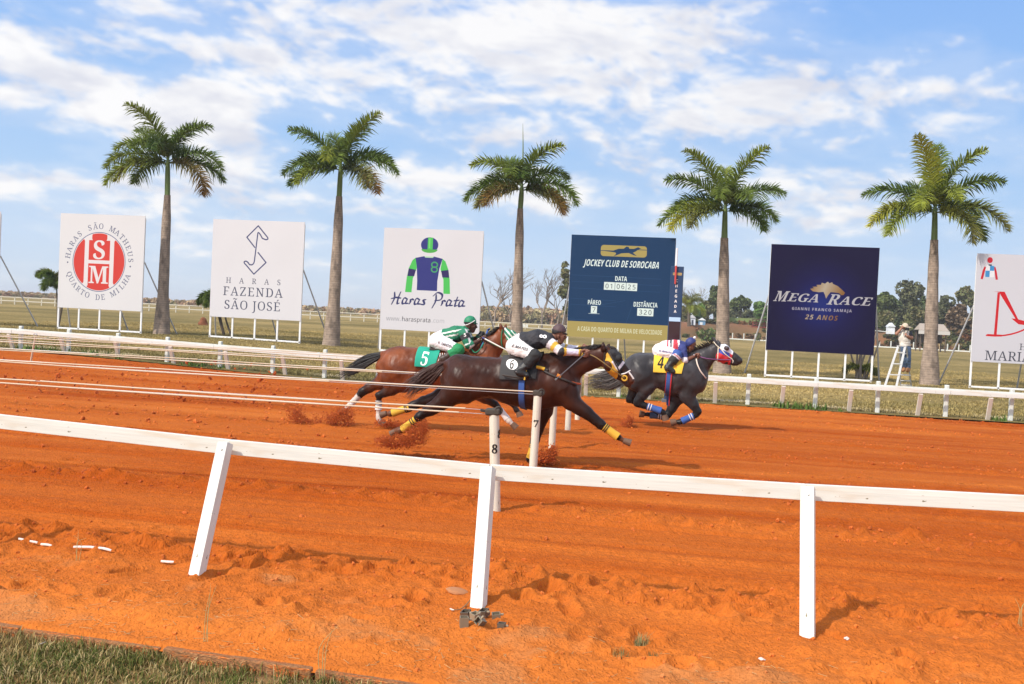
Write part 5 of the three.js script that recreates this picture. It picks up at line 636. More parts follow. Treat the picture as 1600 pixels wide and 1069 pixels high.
// every horse: main body, neck, head, four legs, in photograph coordinates
const HORSES = {
  dark: { Z: -12.85,
    body: [[728, 587, 33, 765, 590, 30], [765, 590, 30, 800, 595, 36, 0, 0, 1.08], [800, 595, 36, 835, 598, 39.5, 0, 0, 1.15], [835, 598, 39.5, 872, 600, 35, 0, 0, 1.12], [872, 600, 32, 890, 606, 15], [845, 568, 11, 872, 568, 10, 0, 0, 1.5], [715, 588, 26, 705, 592, 18], [716, 568, 12, 697, 569, 6], [722, 594, 25, 712, 604, 21, .11], [722, 594, 25, 712, 604, 21, -.11], [872, 584, 16, 889, 613, 14, .12], [872, 584, 16, 889, 613, 14, -.12], [745, 604, 17, 728, 617, 14, .13], [745, 604, 17, 728, 617, 14, -.13]],
    neck: [[862, 578, 24, 898, 568, 20, 0, 0, 1.5], [898, 568, 20, 938, 556, 13.5, 0, 0, 1.55]],
    head: [[946, 552, 10, 957, 560, 11, 0, 0, 1.25], [956, 556, 9, 981, 586, 6.2, 0, 0, 1.1], [981, 586, 6.4, 986, 595, 6.6, 0, 0, 1.0], [955, 570, 11.5, 961, 576, 9, .022], [955, 570, 11.5, 961, 576, 9, -.022], [960, 580, 7, 979, 599, 5, 0, 0, 1.2], [979, 600, 5, 983, 603, 3.8], [960, 552, 5, 966, 556, 4.5, .05], [960, 552, 5, 966, 556, 4.5, -.05]],
    ears: [[944, 546, 3.2, 942.5, 540, 2.9, .07], [942.5, 540, 2.9, 942.5, 533.5, .6, .07], [950, 545, 3.2, 951, 541, 2.7, -.06], [951, 541, 2.7, 953, 536, .6, -.06]],
    legs: [['near_hind', .14, [[720, 606, 20, 700, 622, 15], [700, 622, 15, 672, 640, 9.2], [672, 640, 9, 656, 650, 7], [657, 648, 5, 650.5, 652, 4.6], [655, 652, 6.6, 648, 658, 5], [648, 658, 5, 630, 671, 4.4], [630, 671, 4.6, 625, 673.5, 4.9], [624, 674, 4.2, 618, 674, 3.8]], [618, 674, 610.5, 678.5]],
      ['far_hind', -.14, [[716, 604, 19, 690, 620, 13], [690, 620, 13, 662, 628, 8.6], [662, 628, 8.6, 646, 634, 6.6], [647, 632, 5, 640, 635.5, 4.4], [645, 634.5, 6, 638, 638, 4.9], [638, 638, 4.9, 614, 645.5, 4.2], [614, 645.5, 4.4, 610, 647, 4.6], [609, 647, 4, 603, 647, 3.6]], [604, 646, 594.5, 649]],
      ['near_fore', .13, [[880, 608, 20, 892, 627, 14], [892, 627, 14, 916, 645, 9.6], [916, 645, 9.6, 939, 663.5, 7], [939, 663.5, 7, 945, 668, 5.8], [945, 668, 5, 963, 681.5, 4.6], [963, 681.5, 4.8, 967, 684, 5], [967, 684, 4.3, 975, 689, 4]], [974, 688.5, 986, 692.5]],
      ['far_fore', -.13, [[852, 622, 18, 850, 642, 13.5], [850, 642, 13.5, 841, 670, 8.2], [841, 670, 8, 836, 687, 6.6], [836, 687, 6.6, 834, 693, 5.6], [834, 693, 5, 829, 714, 4.6], [829, 714, 4.8, 828, 717.5, 5], [828, 718, 4.3, 829, 724, 4]], [828.5, 722, 830, 731]]] },
  bay: { Z: -16.0,
    body: [[628, 569, 28, 660, 571, 26], [660, 571, 26, 695, 576, 30, 0, 0, 1.08], [695, 576, 30, 730, 580, 33, 0, 0, 1.15], [730, 580, 33, 757, 580, 28, 0, 0, 1.1], [757, 580, 27, 773, 585, 14], [735, 554, 9, 757, 552, 9, 0, 0, 1.5], [616, 570, 23, 604, 573, 17], [614, 553, 9, 599, 553, 5], [620, 577, 22, 612, 590, 18, .1], [620, 577, 22, 612, 590, 18, -.1], [757, 568, 14, 771, 590, 12, .1], [757, 568, 14, 771, 590, 12, -.1], [645, 585, 15, 632, 598, 13, .11], [645, 585, 15, 632, 598, 13, -.11]],
    neck: [[748, 562, 21, 768, 542, 17, 0, 0, 1.5], [768, 542, 17, 784, 524, 11, 0, 0, 1.5]],
    head: [[788, 521, 8.5, 797, 528, 9.5, 0, 0, 1.25], [797, 525, 7.5, 818, 548, 5.3, 0, 0, 1.1], [818, 548, 5.3, 821, 554, 5.6], [796, 537, 9.5, 801, 542, 7.5, .018], [796, 537, 9.5, 801, 542, 7.5, -.018], [800, 545, 6, 815, 558, 4.2], [800, 521, 4, 804, 524, 3.8, .045], [800, 521, 4, 804, 524, 3.8, -.045]],
    ears: [[785, 516, 2.7, 783, 511, 2.5, .06], [783, 511, 2.5, 781.5, 505, .5, .06], [790, 515, 2.7, 790, 511, 2.3, -.05], [790, 511, 2.3, 791, 506, .5, -.05]],
    legs: [['near_hind', .13, [[626, 586, 19, 631, 598, 14], [631, 598, 14, 612, 609, 9], [612, 609, 9, 594, 617.5, 6], [594, 617, 4, 589.5, 617.5, 4], [592.5, 619, 5.6, 591.5, 628, 4.4], [591.5, 628, 4.3, 591, 650, 3.9], [591, 650, 4, 591.5, 653.5, 4.2], [591.5, 654, 3.6, 594.5, 659, 3.4]], [594, 658, 600, 663.5]],
      ['far_hind', -.13, [[610, 586, 18, 596, 597, 12], [596, 597, 12, 578, 606, 7.6], [578, 606, 7.6, 567, 612, 5.8], [568, 610.5, 4, 563, 613, 3.8], [566, 613, 5.2, 561, 618.5, 4.2], [561, 618.5, 4.2, 547, 633, 3.8], [547, 633, 4, 544, 636, 4.1], [544, 636, 3.5, 538, 641, 3.2]], [539, 640, 531.5, 647]],
      ['near_fore', .12, [[758, 592, 15, 760, 606, 12], [760, 606, 12, 782, 618, 7], [782, 618, 7, 796, 626, 5.2], [796, 626, 5.2, 800, 630, 4.4], [800, 630, 4, 806, 640, 3.6], [806, 640, 3.8, 807.5, 642, 3.9], [807.5, 642, 3.4, 811, 645, 3.1]], [810, 643.5, 813, 651]],
      ['far_fore', -.13, [[738, 594, 15, 738, 610, 12], [738, 610, 12, 758, 623, 7.6], [758, 623, 7.4, 774, 632, 5.6], [774, 632, 5.6, 778, 636, 4.8], [778, 636, 4.2, 793, 655, 3.7], [793, 655, 3.9, 795.5, 657.5, 4.1], [796, 658, 3.5, 801, 663, 3.2]], [800, 662, 807, 669]]] },
  grey: { Z: -18.9,
    body: [[1000, 576, 24, 1022, 577, 23.5], [1022, 577, 23.5, 1042, 581, 27.5, 0, 0, 1.08], [1042, 581, 27.5, 1060, 586, 30.5, 0, 0, 1.15], [1060, 586, 30.5, 1078, 588, 27, 0, 0, 1.1], [1078, 588, 25, 1089, 597, 12.5], [1062, 562, 7, 1078, 560, 7, 0, 0, 1.5], [996, 577, 20, 989, 580, 14], [994, 563, 8, 986, 565, 4.5], [1000, 583, 19, 995, 596, 15, .1], [1000, 583, 19, 995, 596, 15, -.1], [1077, 580, 13, 1090, 602, 11, .1], [1077, 580, 13, 1090, 602, 11, -.1], [1012, 590, 14, 1012, 603, 12, .11], [1012, 590, 14, 1012, 603, 12, -.11]],
    neck: [[1078, 575, 20, 1097, 563, 15.5, 0, 0, 1.5], [1097, 563, 15.5, 1115, 550, 10.5, 0, 0, 1.5]],
    head: [[1119, 546, 7.5, 1130, 549, 8.8, 0, 0, 1.25], [1130, 546.5, 7, 1149, 559, 5, 0, 0, 1.1], [1149, 559, 5.2, 1154, 563.5, 5.6], [1127, 556, 9, 1132, 560, 7, .018], [1127, 556, 9, 1132, 560, 7, -.018], [1132, 562, 5, 1147, 568, 3.8], [1147, 567.5, 3.8, 1151, 569, 3], [1132, 542, 3.4, 1136, 545, 3.4, .045], [1132, 542, 3.4, 1136, 545, 3.4, -.045]],
    ears: [[1120, 540, 2.5, 1118, 535, 2.3, .05], [1118, 535, 2.3, 1115, 528, .5, .05], [1124, 540, 2.5, 1123, 536, 2.1, -.05], [1123, 536, 2.1, 1121, 530, .5, -.05]],
    legs: [['near_hind', .12, [[1004, 592, 18, 1010, 604, 12.5], [1010, 604, 12.5, 1004, 616, 8.2], [1004, 616, 8, 996.5, 627, 5.8], [996, 627, 4.5, 993.5, 631, 3.8], [997, 630, 5.4, 1006, 634, 4.2], [1006, 634, 4.2, 1032, 642, 3.5], [1032, 642, 3.7, 1035, 643.5, 3.8], [1035.5, 644, 3.3, 1038.5, 650, 3]], [1038, 648.5, 1040.5, 657]],
      ['far_hind', -.12, [[996, 590, 17, 996, 604, 11], [996, 604, 11, 990, 614, 7.5], [990, 614, 7.4, 984, 622, 5.6], [984, 621, 4.4, 981.5, 626, 3.8], [984.5, 624.5, 5, 994, 629, 4], [994, 629, 4, 1020, 638, 3.4], [1020, 638, 3.6, 1024, 640, 3.6], [1024, 640, 3.2, 1029, 646, 3]], [1028, 645, 1031, 653]],
      ['near_fore', .12, [[1078, 602, 15, 1074, 618, 12], [1074, 618, 12, 1084, 632, 7.6], [1084, 632, 7.6, 1090.5, 643, 5.6], [1090.5, 643, 5.6, 1088, 648, 4.6], [1088, 648, 4, 1066, 658, 3.5], [1066, 658, 3.7, 1062, 659.5, 3.8], [1062, 659.5, 3.2, 1056, 659.5, 3]], [1057, 659, 1048, 661]],
      ['far_fore', -.12, [[1064, 606, 15, 1060, 620, 12], [1060, 620, 12, 1050, 637, 7.2], [1050, 637, 7, 1043, 648, 5.2], [1043, 648, 5.2, 1038, 651.5, 4.4], [1038, 651.5, 3.8, 1016, 648.5, 3.4], [1016, 648.5, 3.6, 1012, 647.5, 3.7], [1012, 647.5, 3.2, 1006, 648, 3]], [1007, 648, 999, 646.5]]] } };
const coatMat = new THREE.MeshPhysicalMaterial({ vertexColors: true, roughness: .40, specularIntensity: .42 });
const hoofMat = mat(lin(.13, .07, .04), .7), eyeMat = mat(lin(.012, .008, .006), .08), hairDark = mat(lin(.018, .012, .010), .5);
function buildHorse(key, name, label, coat, wraps, opts) {
  const S = HORSES[key], b = new Body(S.Z); b.add('body', .075, .03, S.body).add('neck', .06, .10, S.neck).add('head', .03, .06, S.head).add('ears', .012, .02, S.ears);
  for (const [n, off, bones] of S.legs) b.add(n, .028, .055, bones.map((q) => [...q.slice(0, 6), off * (q[1] > 0 ? 1 : 1)]));
  const mid = onZ((S.body[0][0] + S.body[4][3]) / 2, 600, S.Z), t = thing(name, label, 'horse', V3(mid.x, 0, S.Z)); t.userData.body = undefined;
  part(t, 'body', netMesh((x, y, z) => { const d = b.f(x, y, z); return Math.abs(d) < .1 ? d + .011 * noise3(x * 6 + 3, y * 4.5, z * 6) + .007 * noise3(x * 13, y * 9, z * 12) + .0025 * noise3(x * 38, y * 16, z * 34) : d; }, b.box(), key === 'dark' ? .0135 : .0145, (x, y, z) => { const q = b.nearest(x, y, z), n = fbm(x * 5, y * 5, z * 5, 4) * 1.2, m = noise3(x * 40, y * 40, z * 40) * .05; return coat(q, n + m, x, y, z); }), coatMat);
  for (const [n, off, bones, hoof] of S.legs) { const o = off, a = onZ(hoof[0], hoof[1], S.Z + o), c = onZ(hoof[2], hoof[3], S.Z + o); part(t, 'hoof', rod(a, c, 4.4 * b.px, 5.6 * b.px, 14), hoofMat); }
  for (const [n, off, x0, y0, x1, y1, r, colour, bands, bandColour] of wraps) { const a = onZ(x0, y0, S.Z + off), c = onZ(x1, y1, S.Z + off), ww = part(t, 'leg_wrap', taperTube([a, a.clone().lerp(c, .3), a.clone().lerp(c, .65), c], [r * b.px * 1.05, r * b.px * .96, r * b.px * .98, r * b.px * 1.08], 8, 16), colour); for (const u of bands) { const p = a.clone().lerp(c, u), q = a.clone().lerp(c, u + .055); part(ww, 'wrap_band', rod(p, q, r * b.px * 1.11, r * b.px * 1.11, 16), bandColour); } }
  for (const s of [-1, 1]) { const [ex, ey, , , , , eo] = S.head[S.head.length - (s > 0 ? 2 : 1)], p = onZ(lerp(ex, S.head[S.head.length - 1][3], .8), lerp(ey, S.head[S.head.length - 1][4], .9), S.Z + s * (Math.abs(eo) + .024)); part(t, 'eye', new THREE.SphereGeometry(.021, 12, 8).translate(p.x, p.y, p.z), eyeMat); }
  return { b, t, S, px: b.px };
}
// field of a head hood, cut to a stretch of the head, with holes round the ears
function hood(H, name, colour, keep, grow = .008) { const hb = H.b.sub(['head'], grow), bx = hb.box(.02); return part(H.t, name, netMesh((x, y, z) => Math.max(hb.f(x, y, z), keep(x, y, z)), bx, .0075, colour), new THREE.MeshStandardMaterial({ vertexColors: true, roughness: .75 })); }
const planeCut = (ax, ay, bx, by, Z) => { const a = onZ(ax, ay, Z), b = onZ(bx, by, Z), d = b.sub(a).normalize(); return (x, y) => (x - a.x) * d.y - (y - a.y) * d.x; };   // > 0 on the right-hand side of a to b
const yellow = new THREE.MeshStandardMaterial({ color: lin(.62, .36, .03), roughness: .8 }), blackCloth = mat(lin(.012, .012, .013), .8), whiteCloth = mat(lin(.72, .70, .68), .85), blueCloth = mat(lin(.035, .10, .34), .8), greenCloth = mat(lin(.01, .20, .10), .8), tealCloth = mat(lin(.01, .30, .24), .75), leather = mat(lin(.03, .022, .018), .55), redCloth = mat(lin(.5, .03, .03), .8);
const tint = (a, k) => a.map((v) => v * k), mix3 = (a, b, t) => [lerp(a[0], b[0], t), lerp(a[1], b[1], t), lerp(a[2], b[2], t)];
const legShare = (q) => /hind|fore/.test(q.group) ? clamp((q.i + q.h - .9) / 2.2) : 0;

// --- the dark horse, number 6
const D = buildHorse('dark', 'dark_race_horse', 'dark brown galloping race horse in yellow leg wraps, nearest of the three horses', (q, n, x, y, z) => {
  let c = mix3([.030, .0098, .0055], [.048, .0150, .008], .5 + n); c = mix3(c, [.010, .007, .006], legShare(q)); if (q.group === 'head') c = mix3([.075, .026, .014], [.022, .013, .010], clamp(q.i === 1 ? q.h * 1.3 - .2 : q.i > 4 ? .6 : 0)); if (q.group === 'neck' && q.i === 1) c = mix3(c, [.075, .024, .013], q.h * .7); if (/hind|fore/.test(q.group) && q.i > 5) c = [.12, .045, .02]; return tint(c, 1 + n * .3); },
  [['near_hind', .14, 650, 656, 628.5, 672, 6.3, yellow, [.12, .26], blackCloth], ['far_hind', -.14, 640, 637, 613, 645.8, 6.1, yellow, [.10, .2], blackCloth], ['near_fore', .13, 944, 667, 965.5, 683, 6.3, yellow, [.05, .17], blackCloth], ['far_fore', -.13, 834, 695, 828.5, 716, 6.3, yellow, [.06, .18], blackCloth]]);
{
  const { b, t, S, px } = D, Z = S.Z, r = rng(3), W = (x, y, o = 0) => onZ(x, y, Z + o);
  part(t, 'tail', hairs([[W(699, 567), W(682, 572, .03), W(664, 588, .04), W(640, 606, .03)], [W(698, 569), W(678, 578), W(655, 597), W(634, 618)], [W(699, 566), W(676, 574, -.03), W(650, 590, -.02), W(628, 603)], [W(698, 570), W(684, 582, .03), W(668, 600, .02), W(640, 613)], [W(698, 570), W(682, 580, .03), W(654, 596, .02), W(635, 628)]], r, 260, .0075, .085), mat(lin(.055, .02, .012), .5));
  const mane = []; for (let i = 0; i < 12; i++) { const u = i / 11, x = lerp(872, 944, u), y = u < .5 ? lerp(556, 548, u * 2) : lerp(548, 542, (u - .5) * 2); mane.push([W(x, y + 2, .01), W(x - 5, y - 2.5, .03), W(x - 12, y - 2.5 + r() * 2, .05), W(x - 19, y + r() * 5, .06)]); } part(t, 'mane', hairs(mane, r, 190, .0055, .04, 6), hairDark);
  part(t, 'forelock', hairs([[W(950, 542), W(957, 543, .03), W(964, 549, .04), W(969, 557, .04)]], r, 22, .005, .03, 6), hairDark);
  const ax = (x) => W(800, 597).y, X = (p) => W(p, 590).x, f = (x, y, z) => b.f(x, y, z);
  const cloth = canvasTex(512, 512, (g, w, h) => { g.fillStyle = '#3b3a3a'; g.fillRect(0, 0, w, h); for (let i = 0; i < 900; i++) { g.fillStyle = 'rgba(0,0,0,' + .06 * r() + ')'; g.fillRect(r() * w, r() * h, 30 * r(), 2); } for (const s of [0, 1]) { g.save(); g.translate(w * .47, s ? h * .235 : h * .765); if (s) g.rotate(Math.PI); g.fillStyle = '#f4f2ee'; g.beginPath(); g.ellipse(0, 0, 128, 44, .1, 0, 7); g.fill(); g.fillStyle = '#26231f'; g.font = 'bold 104px sans-serif'; g.textAlign = 'center'; g.textBaseline = 'middle'; g.scale(1.7, 1); g.fillText('6', 0, 4); g.restore(); } });
  part(t, 'number_cloth', drape(f, (th) => X(785 + 1.5 * Math.sin(th)), (th) => X(823), ax, Z, 1.42, -1.42, 24, 60, .012, .006, .012), new THREE.MeshStandardMaterial({ map: cloth, roughness: .85 }));
  part(t, 'saddle_pad', drape(f, (th) => X(819), (th) => X(848 - 4 * Math.abs(th)), ax, Z, 1.35, -1.35, 16, 50, .018, .008, .006), blackCloth);
  part(t, 'saddle', drape(f, (th) => X(796 + 3 * Math.abs(th)), (th) => X(834 - 4 * Math.abs(th)), ax, Z, .42, -.42, 18, 30, .024, .016, 0), leather);
  part(t, 'girth', drape(f, (th) => X(816.5), (th) => X(825.5), ax, Z, 1.1, 5.2, 6, 70, .01, .008), blueCloth);
  part(t, 'cloth_edge', tube([W(785.5, 586, .33), W(798, 588, .345), W(812, 590, .35), W(822, 592, .35)], .012, 20, 6), leather);
  part(t, 'stirrup_leather', tube([W(822, 572, .33), W(821.5, 582, .36), W(819.5, 594, .37)], .011, 12, 6), yellow);
  part(t, 'breast_strap', merge([strap(b, [[850, 580], [864, 587], [878, 592], [890, 597], [900, 601]], .017), strap(b, [[838, 573], [848, 576], [856, 579]], .022)]), leather);
  part(t, 'orange_tab', strap(b, [[870, 586], [876, 589]], .026), mat(lin(.6, .2, .02), .7)); part(t, 'yellow_tab', strap(b, [[838, 573.5], [846, 575], [851, 577]], .024, .022), yellow); part(t, 'orange_strap', strap(b, [[893, 597], [900, 599], [907, 600]], .012), mat(lin(.5, .1, .03), .7));
  const cutA = planeCut(944, 560, 962, 538, Z), cutB = planeCut(980, 562, 958, 598, Z), vee = onZ(962, 586, Z), e0 = onZ(947, 545, Z);
  const P = (x, y) => { const q = onZ(x, y, Z); return [q.x, q.y]; }, seg = (x, y, a, c) => { const [ax2, ay2] = a, [cx, cy] = c, dx = cx - ax2, dy = cy - ay2, h = clamp(((x - ax2) * dx + (y - ay2) * dy) / (dx * dx + dy * dy)); return Math.hypot(x - ax2 - dx * h, y - ay2 - dy * h); };
  const blackA = P(957, 553), blackB = P(968, 563), v1 = P(959, 565), v2 = P(966.5, 577), v3 = P(976, 564), eye = P(968, 561);
  hood(D, 'blinker_hood', (x, y) => { if (Math.min(seg(x, y, v1, v2), seg(x, y, v2, v3)) < 2.0 * px) return [.70, .66, .72]; const below = (x - v1[0]) * (v2[1] - v1[1]) - (y - v1[1]) * (v2[0] - v1[0]); return below > 0 && x < v2[0] ? [.64, .36, .03] : [.014, .014, .018]; }, (x, y, z) => Math.max(-cutA(x, y) - .015, cutB(x, y) * -1 - .012, -(Math.hypot(x - P(949, 572)[0], y - P(949, 572)[1]) - 8 * px)));
  for (const s of [-1, 1]) { const q = onZ(967, 560, Z + s * .115); part(t, 'eye_cup', new THREE.SphereGeometry(.045, 16, 8, 0, 6.283, 0, 1.5).rotateX(s * 1.57).translate(q.x, q.y, q.z), blackCloth); }
  part(t, 'bridle', merge([strap(b, [[951, 548], [955, 556], [960, 566], [966, 577], [970, 586]], .009, .016), strap(b, [[969, 586], [977, 584], [985, 580]], .008), strap(b, [[945, 550], [944, 562], [946, 574], [951, 583]], .009)]), leather);
  part(t, 'noseband', strap(b, [[970, 585], [977, 583.5], [985, 579]], .0095, .014), whiteCloth);
  const ring = skin(b, 976, 591, .012); part(t, 'bit_ring', new THREE.TorusGeometry(.030, .0105, 8, 20).translate(ring.x, ring.y, ring.z + .012), yellow);
  part(t, 'reins', merge([tube([V3(ring.x, ring.y, ring.z + .02), W(950, 572, .16), W(930, 558, .16), W(914, 551, .13)], .007, 20, 6), tube([W(976, 591, -.1), W(950, 572, -.15), W(930, 558, -.13), W(915, 546, -.08)], .007, 20, 6)]), mat(lin(.25, .16, .05), .6));
  part(t, 'white_snip', strap(b, [[982, 581], [986, 586], [990, 592]], .012, .0), whiteCloth);
}
// --- the bay horse, number 5
const Y = buildHorse('bay', 'bay_race_horse', 'reddish bay galloping race horse with black tail and teal number cloth, behind the dark horse', (q, n, x, y, z) => {
  let c = mix3([.125, .032, .011], [.18, .050, .016], .5 + n); c = mix3(c, [.016, .010, .008], clamp(legShare(q) * 1.15)); if (/hind|fore/.test(q.group) && (q.group === 'near_hind' || q.group === 'far_hind' || q.group === 'far_fore') && q.i >= 5) c = [.62, .56, .50]; return tint(c, 1 + n * .3); },
  [['near_hind', .13, 591.8, 626, 591.2, 640, 5.2, whiteCloth, [.1, .42, .74], blackCloth], ['far_hind', -.13, 560, 620, 549, 631, 5, whiteCloth, [.15, .5], mat(lin(.5, .5, .48), .8)], ['far_fore', -.13, 781, 640, 792.5, 654.5, 4.9, whiteCloth, [], blackCloth]]);
{
  const { b, t, S, px } = Y, Z = S.Z, r = rng(5), W = (x, y, o = 0) => onZ(x, y, Z + o), X = (p) => W(p, 570).x, ax = () => W(690, 578).y, f = (x, y, z) => b.f(x, y, z);
  part(t, 'tail', hairs([[W(600, 552), W(580, 561), W(560, 570), W(536, 580)], [W(600, 554), W(578, 566, .04), W(556, 578, .03), W(531, 588)], [W(600, 552), W(584, 556, -.03), W(562, 566, -.03), W(526, 592)], [W(600, 554), W(582, 563, .03), W(558, 574), W(548, 590)]], r, 240, .0085, .10), mat(lin(.010, .008, .008), .5));
  const mane = []; for (let i = 0; i < 9; i++) { const u = i / 8, x = lerp(752, 783, u), y = lerp(538, 514, u); mane.push([W(x, y + 2, .01), W(x - 4, y - 1, .03), W(x - 9, y - .5 + r() * 2, .05), W(x - 14, y + 3 + r() * 4, .06)]); } part(t, 'mane', hairs(mane, r, 130, .006, .045, 6), hairDark);
  const cloth = canvasTex(512, 512, (g, w, h) => { g.fillStyle = '#15997f'; g.fillRect(0, 0, w, h); for (let i = 0; i < 700; i++) { g.fillStyle = 'rgba(0,40,30,' + .05 * r() + ')'; g.fillRect(r() * w, r() * h, 4, 40 * r()); } for (const s of [0, 1]) { g.save(); g.translate(w * .43, s ? h * .17 : h * .83); if (s) g.rotate(Math.PI); g.fillStyle = '#f3f3ee'; g.font = 'bold 190px serif'; g.textAlign = 'center'; g.textBaseline = 'middle'; g.scale(1.75, 1); g.fillText('5', 0, 6); g.restore(); } });
  part(t, 'number_cloth', drape(f, (th) => X(655), (th) => X(690 - 5 * Math.max(0, Math.abs(th) - .7)), ax, Z, 1.42, -1.42, 22, 60, .012, .006, .012), new THREE.MeshStandardMaterial({ map: cloth, roughness: .8 }));
  part(t, 'saddle', drape(f, (th) => X(672 + 3 * Math.abs(th)), (th) => X(706 - 5 * Math.abs(th)), ax, Z, .45, -.45, 16, 30, .026, .016), leather);
  part(t, 'girth', drape(f, (th) => X(704), (th) => X(711), ax, Z, .9, 5.4, 6, 60, .01, .008), greenCloth);
  part(t, 'saddle_strap', merge([688, 691.5, 695].map((x) => strap(b, [[x, 552], [x - 1, 558], [x - 3, 564]], .007, .03))), whiteCloth);
  const cutA = planeCut(782, 534, 790, 508, Z), cutB = planeCut(815, 530, 800, 562, Z), e = onZ(790, 514, Z), g1 = onZ(800, 530, Z);
  hood(Y, 'green_hood', (x, y) => { const u = (x - e.x) / px, v = (y - e.y) / px, s = (u * .72 - v * .7); return Math.abs((u * .7 + v * .72)) % 5 < 1.3 ? [.66, .72, .66] : s > 17 ? [.62, .68, .62] : [.008, .17, .09]; }, (x, y, z) => Math.max(-cutA(x, y) - .02, -cutB(x, y) - .01, -(Math.hypot(x - onZ(788, 538, Z).x, y - onZ(788, 538, Z).y) - 9 * px)));
  part(t, 'green_strap', strap(b, [[785, 515], [783.5, 526], [784, 538], [788, 546]], .0085, .006), greenCloth);
  part(t, 'neck_strap', merge([strap(b, [[762, 516], [758, 528], [752, 543]], .016, .01), tube([W(763, 515, .10), W(765, 514, 0), W(763, 516, -.1)], .014, 8, 6)]), blueCloth);
  part(t, 'reins', merge([tube([W(756, 530, .12), W(775, 540, .15), W(795, 548, .14), W(815, 553, .09)], .008, 20, 6), tube([W(754, 526, -.1), W(775, 538, -.14), W(815, 553, -.09)], .008, 20, 6)]), greenCloth);
  part(t, 'green_rope', tube([W(736, 545, .20), W(742, 551, .21), W(748, 548, .2), W(756, 536, .17)], .010, 20, 6), greenCloth);
}
// --- the grey horse, number 4
const G4 = buildHorse('grey', 'grey_race_horse', 'dark grey leading race horse with white, blue and red hood', (q, n, x, y, z) => {
  const dap = smooth(-.25, .45, noise3(x * 10, y * 10, z * 10)) * .5 + smooth(-.2, .5, n) * .5;
  let c = mix3([.034, .032, .034], [.060, .057, .061], clamp(dap)); c = mix3(c, [.012, .011, .012], legShare(q)); if (q.group === 'neck') c = mix3(c, [.040, .037, .039], .5); if (q.group === 'head') c = mix3([.045, .043, .046], [.03, .027, .028], q.i === 1 ? q.h * .6 : q.i === 2 || q.i > 4 ? .7 : .2); return tint(c, 1 + n * .35); },
  [['near_hind', .12, 1011, 635.2, 1033, 642.3, 5.3, blueCloth, [.06, .24], whiteCloth], ['far_hind', -.12, 1000, 631.5, 1019, 637.8, 5, blueCloth, [.06, .24], whiteCloth], ['near_fore', .12, 1084, 650, 1065.5, 658.2, 5.2, blueCloth, [.10, .28], whiteCloth], ['far_fore', -.12, 1035, 651, 1015.5, 648.6, 5, mat(lin(.05, .10, .20), .8), [.1, .28], whiteCloth]]);
